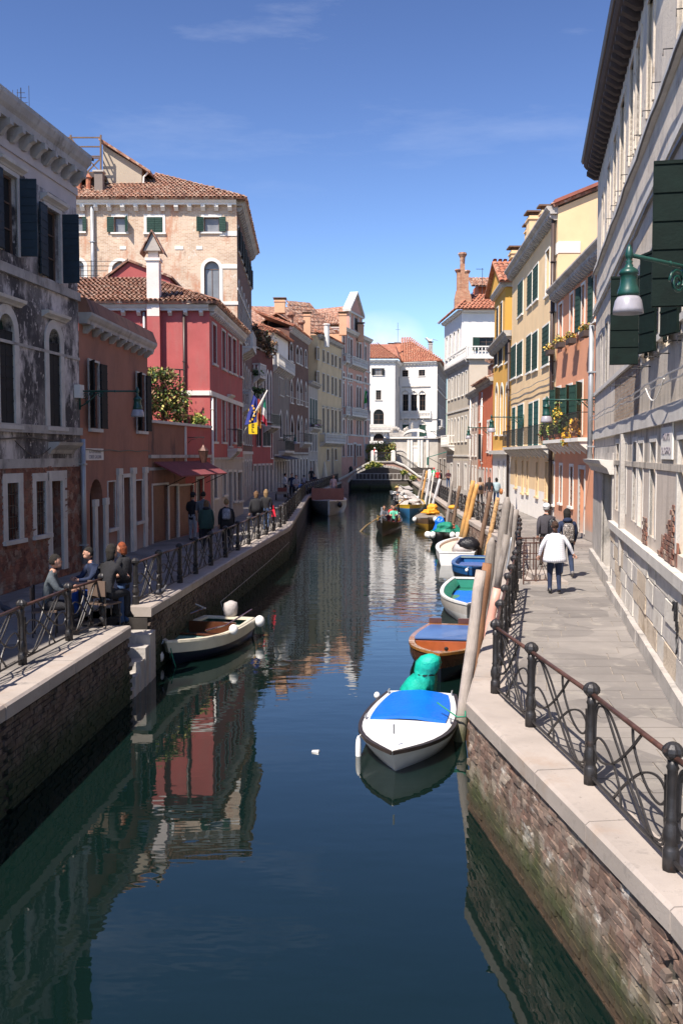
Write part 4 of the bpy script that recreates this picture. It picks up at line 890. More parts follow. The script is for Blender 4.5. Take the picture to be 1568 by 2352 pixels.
# gothic red brick house with vine
h = thing('gothic_house', 'dark red brick house with white gothic window frames and a brown vine along its roof', 'building', (-6.83, 73, QZ))
f = Face(h, (-6.83, 73), (-5.73, 80), H=11.5)
for k in range(6): u = .7+1.12*k; f.win(u-.28, u+.28, 5.9, 9.9, arch='gothic', frame=.14, fm=white_p, pane='glass', rec=.2)
for x0, x1 in ((590, 594), (603, 610.5), (611.5, 619.8)): f.pwin(x0, x1, 980, 1024, frame=.06, sill=.1, sh=(165, 165) if x0 < 600 else (0, 0), shm=sh_n, pane='dark', fm=white_p)
f.win(6.2, 6.75, 2.9, 5.4, frame=.1, sill=.1, pane='light', fm=white_p)
for k in range(5): u = .8+1.35*k; f.win(u-.35, u+.35, .1, 2.3, frame=.16, sill=0, pane=('door', 'dark', 'light')[k % 3], fm=stone)
f.wall([br_goth, pl_red2, pl_wgrey], zones=[(0, 8, 2.4, 5.6, 1), (0, 8, 0, 1.9, 2)])
f.band(11.4, .15, .1, stone_d); f.band(5.5, .1, .1, stone_d); f.balcony(3.5, 6.8, 5.5, .7, 'iron', n=30); f.balcony(.2, 2.2, 9.2, .6, 'stone'); f.balcony(.2, 2.2, 6.4, .6, 'stone')
core(h, [(-7.2, 73.3), (-6.1, 79.7), (-14, 81), (-15, 74)], 0, 12.8)
t = thing('wisteria', 'brown leafless vine mass hanging over the top of the dark red brick house', 'climbing plant', (-6.6, 75.2, 12.9))
leaves('foliage', [lf_w, lf_w, lf_r, lf_d], [(-.3+.2*k, -1.2+1.0*k, .9-.1*k, .8, .9, .9) for k in range(5)], 2600, .16, t)
b = MB(); b.tube([(0, -.5, -1), (-.1, 0, .2), (.2, .8, 1)], .07, 5); b.build('stem', wood_d, t)
for i, (px_, py_) in enumerate(((578, 858), (585, 900))):
    p = P(px_, py_, 73.5); t = thing('balcony_plant', ('lower' if i else 'upper')+' trailing dark green plant on the pale balconies beside the crimson house', 'plant', p); leaves('foliage', [lf_d, lf_g], [(0, 0, 0, .8, .6, .35)], 400, .13, t)
# grey house with roof loggia
h = thing('grey_house', 'grey-brown house with a white roof balcony and red-shuttered loggia', 'building', (-5.73, 80, QZ))
f = Face(h, (-5.73, 80), (-4.9, 90), H=10.6)
for x0, x1 in ((641, 650), (656, 661)): f.pwin(x0, x1, 869, 908, frame=.08, sill=.08, sh=(0, 0), shm=sh_r, pane='dark')
for x0, x1 in ((642, 647), (657, 661)): f.pwin(x0, x1, 946, 1004, frame=.12, sill=.08, arch='gothic', fm=white_p, pane='dark')
for k in range(6): u = .9+1.65*k; f.win(u-.4, u+.4, .1, 2.6, frame=.14, sill=0, pane=('door', 'dark')[k % 2])
f.wall([pl_grey, stone_d], zones=[(0, 12, 0, 2.9, 1)])
f.balcony(0, f.L+.3, 10.7, .5, 'stone', n=40); f.band(3.0, .2, .1, stone_d); f.balcony(3, 9, 3.5, .6, 'iron')
b = MB(); b.hexa([(.5, -1.2, 2.8), (8, -1.2, 2.8), (8, -1.15, 2.75), (.5, -1.15, 2.75), (.3, -.05, 3.1), (8.2, -.05, 3.1), (8.2, -.05, 3.05), (.3, -.05, 3.05)]); f.put(b, 'awning', flat('slate_awning', (.07, .07, .1)))
g = Face(h, (-9.2, 83), (-5.9, 83), z0=12.1, H=3.1)
g.win(.7, 1.7, .5, 2.4, pane='glass', frame=.08, sh=(None, 175), shm=sh_r); g.wall([pl_white])
g2 = Face(h, (-5.9, 83), (-5.0, 90), z0=12.1, H=3.1); g2.win(1, 1.9, .4, 2.4, frame=.08); g2.wall([pl_white])
core(h, [(-6.1, 80.3), (-5.3, 89.7), (-14, 91), (-14, 81)], 0, 12.0); core(h, [(-9.1, 83.3), (-6.2, 83.3), (-5.4, 89.6), (-9, 90)], 12.05, 15.1, 'upper_core')
roof(h, [(-9.8, 82.4, 15.2), (-5.4, 82.4, 15.2), (-7.0, 85.5, 16.1), (-9.8, 85.5, 16.1)], roof_r, W=.28, L=.5); roof(h, [(-5.35, 82.4, 15.2), (-4.5, 90.3, 15.2), (-6.6, 89, 16.1), (-7.0, 85.5, 16.1)], roof_r, W=.28, L=.5)
# brown brick house
h = thing('brown_brick_house', 'brown brick house with white gothic window heads and dark brown shutters', 'building', (-4.9, 90, QZ))
f = Face(h, (-4.9, 90), (-3.5, 101), H=15.1)
for x0, x1, yt, yb in ((666, 671.8, 788.5, 829), (680, 686, 795.6, 834), (688.7, 693.4, 800.6, 838), (700, 704, 804.6, 843)): f.pwin(x0, x1, yt, yb, arch='round', frame=.12, sill=.1, fm=white_p, pane='dark', sh=(0, 0), shm=sh_r)
for x0, x1, yt, yb in ((667, 672, 874, 925), (681, 686, 873, 928), (689, 694, 876, 929), (701, 704.4, 882, 933), (667, 674, 958, 1014), (682, 688, 958, 1016), (691, 694, 960, 1016), (701, 705, 966, 1018)): f.pwin(x0, x1, yt, yb, arch='gothic', frame=.14, sill=.1, fm=white_p, pane='dark', sh=(0, 0), shm=sh_r)
for k in range(6): u = .9+1.8*k; f.win(u-.45, u+.45, .1, 2.7, frame=.16, sill=0, pane=('light', 'dark', 'door')[k % 3])
f.wall([br_brown, stone_d], zones=[(0, 12, 0, 3.1, 1)])
f.cornice(14.9, .4, .3, stone_d, br=.6, brw=.16, brm=white_p); f.band(8.6, .08, .05, stone_d); f.band(3.2, .2, .15, stone_d); f.balcony(5.5, 10.5, 4.4, .5, 'iron', n=30)
g = Face(h, (-12, 90), (-4.9, 90), z0=14, H=2.5); g.wall([br_brown])
core(h, [(-5.2, 90.3), (-3.9, 100.7), (-13, 101), (-13, 91)], 0, 16.3)
roof(h, [(-4.45, 89.6, 16.7), (-3.05, 101.4, 16.7), (-6.5, 101.4, 18), (-8, 89.6, 18)], roof_r, W=.28, L=.5)
# big tiled roof with dormer behind
h = thing('long_roofed_house', 'broad orange tiled roof with a timber dormer rising behind the gothic houses', 'building', (-14, 96, QZ))
core(h, [(-22, 92), (-6.5, 97), (-3, 112), (-22, 112)], 0, 17.2, m=pl_cream)
def hp(px, py, Y): return tuple(P(px, py, Y))
roof(h, [hp(560, 770, 88), hp(700, 785, 100), hp(668, 705, 106), hp(560, 703, 100)], roof_m, W=.34, L=.55)
roof(h, [hp(668, 762, 101), hp(770, 765, 112), hp(705, 712, 112), hp(668, 705, 106)], roof_m, W=.34, L=.55)
t = thing('dormer', 'timber dormer window in the broad orange roof', 'dormer', P(635, 760, 95)); b = MB(); b.box(-.9, .9, 0, 1.6, -.6, 1.0); b.build('dormer_wall', wood_d, t)
b = MB(); b.box(-.75, .75, -.03, .02, -.3, .85); b.build('pane', glass, t); b = MB()
for s_ in (-1, 1): b.hexa([(s_*1.35, -.4, .85), (s_*1.35, 2, .85), (0, 2, 1.65), (0, -.4, 1.65), (s_*1.35, -.4, .97), (s_*1.35, 2, .97), (0, 2, 1.77), (0, -.4, 1.77)])
b.build('dormer_roof', roof_m, t)
def flue(px, yt, yb, Y, w, m, lab, cap='slab', down=.8):
    a = P(px, yb, Y); c = P(px, yt, Y); t = thing('chimney', lab, 'chimney', (a.x, Y, a.z)); H = c.z-a.z; b = MB()
    if cap == 'pot': b.lathe([(w/2, -.6), (w/2*.9, H*.72), (w*.8, H*.85), (w*.75, H), (w*.3, H+.02)], 10)
    elif cap == 'round': b.lathe([(w/2, -.6), (w/2, H*.88), (w*.66, H*.95), (w*.6, H)], 10)
    else: b.box(-w/2, w/2, -w/2, w/2, -down, H-.25); b.box(-w/2-.06, w/2+.06, -w/2-.06, w/2+.06, H-.45, H-.38)
    b.build('stack', m, t)
    if cap == 'slab': b = MB(); b.box(-w*.4, w*.4, -w*.35, w*.35, H-.25, H-.08); b.box(-w/2-.14, w/2+.14, -w/2-.1, w/2+.1, H-.08, H); b.build('cap', wood_b, t)
    return t
pl_ply = mat('peach_plaster', (.62, .36, .22), .88, .08, 1)
flue(643, 685, 702, 100, 1.1, pl_ply, 'square orange chimney on the highest ridge of the broad tiled roof')
flue(668, 718, 760, 96, .55, roof_m, 'terracotta flared chimney beside the timber dormer', 'pot'); flue(692, 736, 772, 100, .5, roof_m, 'smaller terracotta flared chimney above the brown brick house', 'pot')
flue(705, 717, 760, 104, .75, pl_ply, 'tall peach chimney between the tiled roofs'); flue(750, 744, 785, 108, .62, white_p, 'round white chimney above the cream house', 'round')
flue(787, 717, 755, 117, .9, pl_ply, 'peach chimney before the pedimented palace front'); flue(828, 741, 770, 125, .8, pl_ply, 'peach chimney right of the palace pediment')
# small link house
h = thing('link_house', 'low narrow house with dark green shutters and a flower balcony before the cream house', 'building', (-3.5, 101, QZ))
f = Face(h, (-3.5, 101), (-2.65, 107), H=10.9)
f.balcony(.5, 5.5, 6.1, .5, 'iron', n=20)
for k in range(3): f.win(.9+1.7*k, 1.9+1.7*k, 6.2, 9.2, frame=.1, sill=0, sh=(0, 0), shm=sh_g, pane='dark'); f.win(.9+1.7*k, 1.7+1.7*k, 3.6, 5.4, frame=.12, sill=.08); f.win(.9+1.7*k, 1.9+1.7*k, .1, 2.5, frame=.12, sill=0, pane='door')
f.wall([pl_wgrey]); f.cornice(10.7, .5, .3, stone_d, br=.5); core(h, [(-3.9, 101.3), (-3, 106.7), (-10, 107), (-10, 102)], 0, 12.2)
t = thing('flower_box', 'row of pink and white flowers on the balcony of the narrow link house', 'flower box', (-2.95, 101.8, 7.7)); leaves('flowers', [fl_p, fl_w, lf_g], [(.15*k, 1.0*k, .1, .3, .5, .18) for k in range(5)], 420, .1, t); b = MB(); b.hexa([(-.2, -.4, -.1), (.1, -.4, -.1), (.75, 4.2, -.1), (.45, 4.2, -.1), (-.2, -.4, .05), (.1, -.4, .05), (.75, 4.2, .05), (.45, 4.2, .05)]); b.build('planter', wood_d, t)
# cream house
h = thing('cream_house', 'long cream plastered house with rows of tall dark windows and a stone balcony', 'building', (-2.65, 107, QZ))
f = Face(h, (-2.65, 107.02), (0, 118), H=16.5)
zx = lambda x: 555.4+.2014*x
zy = lambda y: 669.7+.2014*y
C6 = [zx(x) for x in (868, 930, 980, 1032, 1070, 1118)]
grid(f, C6, 4.2, (zy(640), zy(775)), (zy(755), zy(880)), frame=.1, sill=.08, pane='glass', mul=(1, 1))
grid(f, C6, 4.2, (zy(915), zy(1110)), (zy(1005), zy(1205)), frame=.1, sill=.08, pane='glass')
grid(f, C6[1:], 4.2, (zy(1330), zy(1610)), (zy(1365), zy(1610)), frame=.1, sill=.08, pane='glass', cap=True)
grid(f, [zx(980), zx(1070)], 4.2, (zy(1800), zy(1925)), (zy(1795), zy(1920)), frame=.1, sill=.08, pane='dark')
grid(f, [zx(1030), zx(1118), zx(900)], 3.6, (zy(1780), zy(2080)), (zy(1775), zy(2070)), frame=.12, sill=0, pane='door', arch='round', mul=(0, 0))
f.wall([pl_cream]); f.cornice(16.3, .4, .3, stone_d, br=.5); f.balcony(.8, 10.8, f.uz(760, zy(1720))[1], .7, 'stone', n=40)
g = Face(h, (-4.6, 107), (-2.65, 107), H=16.5); g.wall([pl_cream]); core(h, [(-4.3, 107.3), (-3, 107.3), (-.4, 117.7), (-9, 119), (-9, 108)], 0, 17.9)
roof(h, [(-2.3, 106.6, 18.2), (.4, 118.4, 18.2), (-2.5, 119.5, 19.3), (-5, 107, 19.3)], roof_r, W=.34, L=.55)
# pedimented palace
h = thing('pedimented_palace', 'pink palace with white stonework, long balustrades and a gabled pediment by the bridge', 'building', (0, 118, QZ))
f = Face(h, (0, 118.02), (3.9, 131.5), H=18.8)
PX = [zx(x) for x in (1158, 1212, 1246, 1318, 1348, 1408)]
for (a0, a1), (b0, b1), kk in (((500, 725), (625, 840), {}), ((930, 1010), (985, 1050), {}), ((1045, 1310), (1110, 1330), dict(arch='round')), ((1460, 1630), (1475, 1640), {}), ((1745, 1880), (1760, 1870), {})):
    grid(f, PX, 4.0, (zy(a0), zy(a1)), (zy(b0), zy(b1)), frame=.22, sill=.1, fm=stone, pane='glass', **kk)
f.pwin(zx(1275), zx(1300), zy(1740), zy(1990), frame=.25, sill=0, pane='door')
f.wall([pl_pal]); f.cornice(18.5, .5, .4, stone, br=.7)
for y_ in (880, 1025, 1450, 1650): f.band(f.uz(815, zy(y_))[1], .22, .1, stone)
for y_ in (850, 1420): f.balcony(2.6, 10.4, f.uz(815, zy(y_))[1], .7, 'stone', n=34)
f.balcony(.3, 2.0, f.uz(790, zy(1400))[1], .6, 'stone'); f.balcony(.3, 2.0, f.uz(790, zy(800))[1], .6, 'stone')
for u in (.1, 2.4, 10.7, 13.4):
    b = MB(); b.box(u, u+.35, -.08, 0, 4.5, 18.5); f.put(b, 'pilaster', stone)
b = MB(); zt = 18.9; b.prism([(3.4, zt), (9.6, zt), (9.6, zt+2.6), (6.5, zt+4.9), (3.4, zt+2.6)], -.05, .5); b.v = [(x, z, y) for x, y, z in b.v]; pe = f.put(b, 'pediment', pl_pal)
b = MB(); 
for s_ in (-1, 1): b.hexa([(6.5+s_*3.5, -.35, zt+2.35), (6.5+s_*3.5, .7, zt+2.35), (6.5, .7, zt+5.0), (6.5, -.35, zt+5.0), (6.5+s_*3.5, -.35, zt+2.7), (6.5+s_*3.5, .7, zt+2.7), (6.5, .7, zt+5.3), (6.5, -.35, zt+5.3)])
b.box(3.2, 9.8, -.3, 0, zt+2.2, zt+2.45)
for u in (3.5, 5.3, 7.4, 9.2): b.box(u, u+.3, -.14, 0, zt+.05, zt+2.2)
b.build('pediment_cornice', stone, pe)
b = MB(); b.box(5.9, 7.1, -.08, -.05, zt+.4, zt+1.9); b.build('pane', dark, pe)
g = Face(h, (-6, 118), (0, 118), z0=14, H=6.2); g.wall([pl_ply]); g.cornice(5.9, .4, .35, white_p, br=.7, brm=white_p)
core(h, [(-5.7, 118.3), (-.3, 118.3), (3.5, 131.2), (-8, 134)], 0, 20.0)
roof(h, [(-6.5, 117.5, 20.6), (.6, 117.5, 20.6), (-2.0, 121.5, 22.6), (-6.5, 121.5, 22.6)], W=.34, L=.55)
p = [hp(735, 740, 122), hp(800, 742, 122), hp(803, 702, 127), hp(700, 713, 127)]; roof(h, p, W=.36, L=.6)
b = MB(); o = h.location; q = [hp(740, 768, 123), hp(800, 768, 123), hp(800, 742, 123), hp(740, 742, 123)]; b.loft([[(v[0]-o.x, v[1]-o.y, v[2]-o.z) for v in q], [(v[0]-o.x, v[1]-o.y+5, v[2]-o.z) for v in q]]); b.build('attic_wall', pl_ply, h)
# ------------------------------------------------------------------ far white palazzo
h = thing('white_palazzo', 'brilliant white palazzo with arched loggia windows and an orange tiled roof beyond the bridge', 'building', (3.5, 133, QZ))
o_ = h.location
q1 = lambda x: (980+x/4.703)*.8167
q2 = lambda y: (900+y/4.703)*.8167
f = Face(h, (1.5, 133), (7.45, 133), H=16.2)
f.pwin(q1(340), q1(435), q2(640), q2(730), frame=.14, fm=white_p, sh=(165, 165), shm=sh_n, pane='light', leafw=.4)
f.pwin(q1(360), q1(430), q2(930), q2(1055), frame=.14, fm=white_p, pane='glass', mul=(2, 3), sill=.1)
f.pwin(q1(328), q1(465), q2(1180), q2(1390), frame=.2, fm=white_p, arch='round', pane='glass', sill=0)
f.pwin(q1(215), q1(292), q2(1180), q2(1390), frame=.2, fm=white_p, arch='round', pane='glass', sill=0)
f.pwin(q1(325), q1(468), q2(1500), q2(1600), frame=.16, fm=white_p, arch='round', pane='dark', sill=0); f.pwin(q1(215), q1(292), q2(1500), q2(1600), frame=.16, fm=white_p, arch='round', pane='dark', sill=0)
f.wall([pl_white]); f.cornice(16.0, .4, .3, white_p, br=.6); u0 = f.uz(q1(215), 1000)[0]; f.balcony(u0, f.L-.3, f.uz(880, q2(1470))[1], .4, 'stone', m=white_p, n=22)
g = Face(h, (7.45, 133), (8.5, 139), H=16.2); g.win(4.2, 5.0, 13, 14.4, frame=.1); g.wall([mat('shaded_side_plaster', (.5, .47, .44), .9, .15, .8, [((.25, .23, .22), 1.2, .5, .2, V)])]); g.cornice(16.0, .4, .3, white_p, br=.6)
f = Face(h, (8.5, 139), (13.7, 137), H=16.4)
kw = dict(fm=white_p, frame=.09)
f.pwin(q1(705), q1(790), q2(665), q2(748), pane='glass', **kw); f.pwin(q1(925), q1(1010), q2(655), q2(738), pane='glass', **kw)
for x0, x1 in ((712, 790), (822, 902), (935, 1015)): f.pwin(q1(x0), q1(x1), q2(985), q2(1210), pane='glass', sill=0, mul=(1, 2), **kw)
for x0, x1 in ((712, 797), (932, 1017)): f.pwin(q1(x0), q1(x1), q2(1385), q2(1540), pane='dark', sill=0, sh=(0, 0), shm=sh_g, **kw)
f.wall([pl_white]); f.cornice(16.2, .45, .3, white_p, br=.5)
for x0, x1, y in ((700, 800, 985), (812, 910, 985), (922, 1022, 985), (708, 805, 1390), (925, 1025, 1390)):
    u0, u1 = f.uz(q1(x0), q2(y))[0], f.uz(q1(x1), q2(y))[0]; z = f.uz(q1(x0), q2(y))[1]; w = u1-u0; b = MB()
    a = arc(w, 'round', 12); i_ = [(x*.8, z_*.8) for x, z_ in a]
    for k in range(12): b.hexa([((u0+u1)/2+i_[k][0], -.14, z+i_[k][1]), ((u0+u1)/2+i_[k+1][0], -.14, z+i_[k+1][1]), ((u0+u1)/2+i_[k+1][0], .02, z+i_[k+1][1]), ((u0+u1)/2+i_[k][0], .02, z+i_[k][1]), ((u0+u1)/2+a[k][0], -.14, z+a[k][1]), ((u0+u1)/2+a[k+1][0], -.14, z+a[k+1][1]), ((u0+u1)/2+a[k+1][0], .02, z+a[k+1][1]), ((u0+u1)/2+a[k][0], .02, z+a[k][1])])
    b.ball(((u0+u1)/2, -.16, z+w/2*.95), .14, 6, 5); f.put(b, 'arch_moulding', stone)
f.band(f.uz(950, q2(890))[1], .14, .14, stone_d, .3, 4.6); z = f.uz(950, q2(1290))[1]; f.balcony(.35, 4.75, z, .4, 'stone', m=white_p, n=20); f.band(z-.3, .12, .12, stone_d)
g = Face(h, (13.7, 137), (17.8, 162), H=16.4)
for k in range(7):
    u = 1.5+3.2*k; g.win(u-.5, u+.5, 13.2, 14.7, frame=.12); g.win(u-.5, u+.5, 7.6, 10.6, frame=.12, arch='round'); g.win(u-.5, u+.5, 3.6, 6, frame=.12)
g.wall([pl_grey]); g.cornice(16.2, .4, .3, stone_d, br=.6); g.balcony(.5, 6, 7.3, .7, 'stone'); g.band(12.4, .15, .1)
core(h, [(1.8, 133.3), (7.1, 133.3), (8.2, 139.4), (13.4, 137.4), (17.4, 162), (1.8, 162)], 0, 17.7)
ez = 17.95
roof(h, [(.5, 132.5, ez), (7.9, 132.5, ez), (5.6, 143, ez+3.1), (.5, 143, ez+3.1)], roof_r, W=.36, L=.6)
roof(h, [(7.9, 132.5, ez), (8.9, 138.6, ez), (8.2, 147, ez+3.6), (5.6, 143, ez+3.1)], roof_r, W=.36, L=.6)
roof(h, [(8.5, 138.6, ez), (14.3, 136.3, ez), (10.6, 149, ez+4.2), (8.2, 147, ez+3.6)], roof_r, W=.36, L=.6)
roof(h, [(14.3, 136.3, ez), (18.4, 162, ez), (12.5, 160, ez+4), (10.6, 149, ez+4.2)], roof_r, W=.36, L=.6)
t = thing('roof_pergola', 'dark flat-topped roof pergola on the ridge of the white palazzo', 'pergola', P(922, 806, 166)); b = MB(); b.box(-2, 2.2, -1, 1.5, 1.15, 1.28)
for x in (-1.9, -.6, .8, 2.1): b.box(x-.06, x+.06, -1, -.9, -.8, 1.15); b.box(x-.06, x+.06, 1.3, 1.4, -.8, 1.15)
b.box(-1.9, 2.1, -1, -.95, .4, .46); b.build('frame', wood_d, t)
flue(896, 788, 805, 166, .7, white_p, 'small white chimney left of the dark roof pergola'); flue(988, 785, 802, 168, .7, stone_d, 'grey chimney on the right slope of the white palazzo roof')
p = P(913, 800, 166); t = thing('aerial', 'tall thin aerial mast above the white palazzo', 'aerial', p); b = MB(); b.tube([(0, 0, -1), (0, 0, 4.4)], .04, 4); b.tube([(-.4, 0, 3.2), (.4, 0, 3.2)], .03, 4); b.build('mast', iron, t)
b = MB(); p = hp(912, 795, 142); b.box(-.5, .5, -.3, .3, 0, .12); b.build('skylight', glass_l, h, (p[0]-o_.x, 142-o_.y, P(937, 788, 142).z-QZ-.0))
def recede(o, k):   # the palazzo stands well behind the garden wall
    o.location = (o.location.x*k, o.location.y*k, CZ+(o.location.z-CZ)*k); o.scale = (k, k, k)
recede(h, 1.12)
# garden wall and gate portal in front
pl_gate = mat('weathered_white_render', (.48, .44, .39), .9, .15, 1.2, [((.25, .22, .19), 1.4, .54, .2, V)], (12, .01))
h = thing('garden_portal', 'ornate white garden wall with a green door and carved figures on top beyond the bridge', 'portal', (7, 127, QZ))
f = Face(h, (5.6, 128), (13.2, 126.5), H=5.4)
f.pwin(q1(855), q1(918), q2(1690), q2(1880), frame=.3, fm=white_p, pane='green', mul=(0, 0), sill=0)
f.wall([pl_gate, stone_d], zones=[(0, 9, 0, 1.0, 1)]); b = MB(); b.box(0, f.L, .02, .5, 0, 5.4); f.put(b, 'wall_body', pl_white); f.band(5.3, .25, .3, white_p, .4, f.L)
for x in (790, 830, 925, 965, 1040): u = f.uz(q1(x), q2(1700))[0]; b = MB(); b.box(u-.16, u+.16, -.16, 0, 0, 5.3); f.put(b, 'pilaster', white_p)
u = f.uz(q1(675), q2(1700))[0]; b = MB(); a = arc(2.6, 'round', 14); i_ = [(x*.86, z_*.86) for x, z_ in a]
for k in range(14): b.hexa([(u+i_[k][0], -.1, 2.6+i_[k][1]), (u+i_[k+1][0], -.1, 2.6+i_[k+1][1]), (u+i_[k+1][0], .02, 2.6+i_[k+1][1]), (u+i_[k][0], .02, 2.6+i_[k][1]), (u+a[k][0], -.1, 2.6+a[k][1]), (u+a[k+1][0], -.1, 2.6+a[k+1][1]), (u+a[k+1][0], .02, 2.6+a[k+1][1]), (u+a[k][0], .02, 2.6+a[k][1])])
f.put(b, 'blind_arch', stone)
b = MB(); ctr = f.uz(q1(885), q2(1600))[0]; a = arc(3.2, 'seg', 10)
for k in range(10): b.hexa([(ctr+a[k][0], -.3, 5.6+a[k][1]), (ctr+a[k+1][0], -.3, 5.6+a[k+1][1]), (ctr+a[k+1][0], .3, 5.6+a[k+1][1]), (ctr+a[k][0], .3, 5.6+a[k][1]), (ctr+a[k][0], -.3, 5.8+a[k][1]*1.3), (ctr+a[k+1][0], -.3, 5.8+a[k+1][1]*1.3), (ctr+a[k+1][0], .3, 5.8+a[k+1][1]*1.3), (ctr+a[k][0], .3, 5.8+a[k][1]*1.3)])
f.put(b, 'pediment', white_p)
b = MB(); u = f.uz(q1(675), q2(1600))[0]; b.box(u-1.6, u+1.6, -.2, .4, 5.6, 6.1)
for k in range(9): b.ball((u-1+.25*k+RN.uniform(-.1, .1), .1, 6.3+.35*sin(k*.9)+RN.uniform(0, .2)), (.25, .2, .28), 6, 5)
b.tube([(u+.6, .1, 6.4), (u+1.1, 0, 6.9)], .1, 5); b.ball((ctr-.5, 0, 6.9), (.2, .15, .4), 6, 5); b.ball((ctr-.45, 0, 7.3), (.12, .12, .14), 6, 5); f.put(b, 'carved_figures', stone_d)
t = thing('hedge', 'yellow-green hedge and creeper behind the left end of the bridge', 'hedge', (4.6, 125, QZ)); leaves('foliage', [lf_y, lf_g, lf_r], [(-.9+.5*k, 0, 3.9, .5, .5, .9) for k in range(7)]+[(-.9+.6*k, 0, 2.3, .5, .4, .7) for k in range(6)], 3000, .16, t); b = MB(); b.box(-1.5, 2.6, .3, .6, 0, 4.6); b.build('support_wall', pl_wgrey, t)
# far canal bank under the arch
b = MB(); b.c = 0; b.box(1, 12, 123.5, 126, -1, 1.3); b.c = 2; b.box(1, 12, 123.4, 124, 1.3, 1.42); b.box(1, 12, 123.5, 123.6, 2.1, 2.18)
for k in range(22): b.box(1.2+k*.5, 1.27+k*.5, 123.5, 123.6, 1.42, 2.1)
b.c = 0; b.box(1, 12, 124.8, 125, 1.3, 2.9); b.c = 0
for k in range(4): b.box(3.8, 6.2, 122.3+.3*k, 122.6+.3*k, -1, .1+.22*k)
b.build('far_canal_bank', [mortar_q, white_p, stone_d], kind='structure')
# dim side-street houses behind the gap on the right of the palazzo
h = thing('shaded_palace', 'shaded grey palace side with balconies behind the green awning at the far right quay', 'building', (14.5, 126, QZ)); f = Face(h, (12.6, 124.5), (13.4, 120.5), H=5.5)
for k in range(2): f.win(.7+1.8*k, 1.5+1.8*k, .2, 2.6, pane='dark', frame=.12, sill=0)
f.wall([pl_grey]); core(h, [(12.9, 124.3), (13.7, 120.8), (17, 121), (17, 125)], 0, 6.9, m=pl_grey); f.band(5.3, .2, .3, stone_d)
p = P(1004, 1055, 116); t = thing('awning', 'folded green shop awning at the far end of the right quay', 'awning', p); b = MB(); b.hexa([(-1.2, -.6, .2), (1.2, -.6, .9), (1.2, .6, .9), (-1.2, .6, .2), (-1.2, -.6, .25), (1.2, -.6, .98), (1.2, .6, .98), (-1.2, .6, .25)]); b.box(-1.25, -1.15, -.6, .6, -.7, .25); b.build('canvas', flat('green_canvas', (.02, .12, .09)), t); b = MB(); b.tube([(-1.1, 0, -2.7), (-1.1, 0, .2)], .04, 5); b.tube([(-1.1, 0, .2), (1.2, .4, -1)], .03, 5); b.build('frame', iron, t)
# ------------------------------------------------------------------ bridge
h = thing('bridge', 'single-arch stone footbridge with iron railings crossing the canal in the distance', 'bridge', (4.8, 112, 0))
def deckz(x):   # x relative to 4.8
    pts = [(-5.4, 1.5), (-4.2, 2.1), (-2.4, 3.2), (-1.1, 3.82), (1.3, 3.82), (2.6, 3.3), (4.2, 2.1), (5.6, 1.5)]
    for a, c in zip(pts, pts[1:]):
        if x <= c[0]: return a[1]+(c[1]-a[1])*(x-a[0])/(c[0]-a[0])
    return 1.5
n = 24; ar = []
for k in range(n+1): x = -3.95+7.9*k/n; ar.append((x, .75+2.35*sqrt(max(0, 1-(x/4.05)**2))))
b = MB(); YB = 3.2
b.c = 0
for k in range(n):
    (x0, z0), (x1, z1) = ar[k], ar[k+1]; t0, t1 = deckz(x0)-.12, deckz(x1)-.12
    for y in (0.03, YB-.03): b.poly([(x0, y, z0+.2), (x1, y, z1+.2), (x1, y, max(t1, z1+.2)), (x0, y, max(t0, z0+.2))])
    b.poly([(x0, 0, z0), (x0, YB, z0), (x1, YB, z1), (x1, 0, z1)])
b.hexa([(-5.4, .03, -.5), (-3.95, .03, -.5), (-3.95, YB-.03, -.5), (-5.4, YB-.03, -.5), (-5.4, .03, 1.4), (-3.95, .03, 2.1), (-3.95, YB-.03, 2.1), (-5.4, YB-.03, 1.4)]); b.hexa([(3.95, .03, -.5), (5.6, .03, -.5), (5.6, YB-.03, -.5), (3.95, YB-.03, -.5), (3.95, .03, 2.1), (5.6, .03, 1.4), (5.6, YB-.03, 1.4), (3.95, YB-.03, 2.1)])
b.build('spandrel_wall', mat('pink_brick_wall', (.4, .24, .19), .9, .25, 2, [((.2, .16, .13), 1.5, .55, .15, ONE)], (16, .01)), h)
for k in range(n):
    (x0, z0), (x1, z1) = ar[k], ar[k+1]; b = MB(); c0, c1 = Vector((x0, z0+.0)), Vector((x1, z1)); d = (c1-c0).normalized(); nn = Vector((-d.y, d.x))*.26; e = d*.012; c0 += e; c1 -= e
    b.hexa([(c0.x, -.04, c0.y), (c1.x, -.04, c1.y), (c1.x, .2, c1.y), (c0.x, .2, c0.y), (c0.x+nn.x, -.04, c0.y+nn.y), (c1.x+nn.x, -.04, c1.y+nn.y), (c1.x+nn.x, .2, c1.y+nn.y), (c0.x+nn.x, .2, c0.y+nn.y)]); b.build('voussoir', stone_d, h)
b = MB(); xs = [-5.4, -4.2, -2.4, -1.1, 1.3, 2.6, 4.2, 5.6]
for a, c in zip(xs, xs[1:]): b.hexa([(a, -.12, deckz(a)-.12), (c, -.12, deckz(c)-.12), (c, YB+.1, deckz(c)-.12), (a, YB+.1, deckz(a)-.12), (a, -.12, deckz(a)+.02), (c, -.12, deckz(c)+.02), (c, YB+.1, deckz(c)+.02), (a, YB+.1, deckz(a)+.02)])
b.build('deck', stone_d, h)
b = MB()
for a, c in zip(xs[4:], xs[5:]):
    for y in (0, YB-.1): b.hexa([(a, y, deckz(a)+.02), (c, y, deckz(c)+.02), (c, y+.12, deckz(c)+.02), (a, y+.12, deckz(a)+.02), (a, y, deckz(a)+.16), (c, y, deckz(c)+.16), (c, y+.12, deckz(c)+.16), (a, y+.12, deckz(a)+.16)])
b.build('kerb_course', white_p, h)
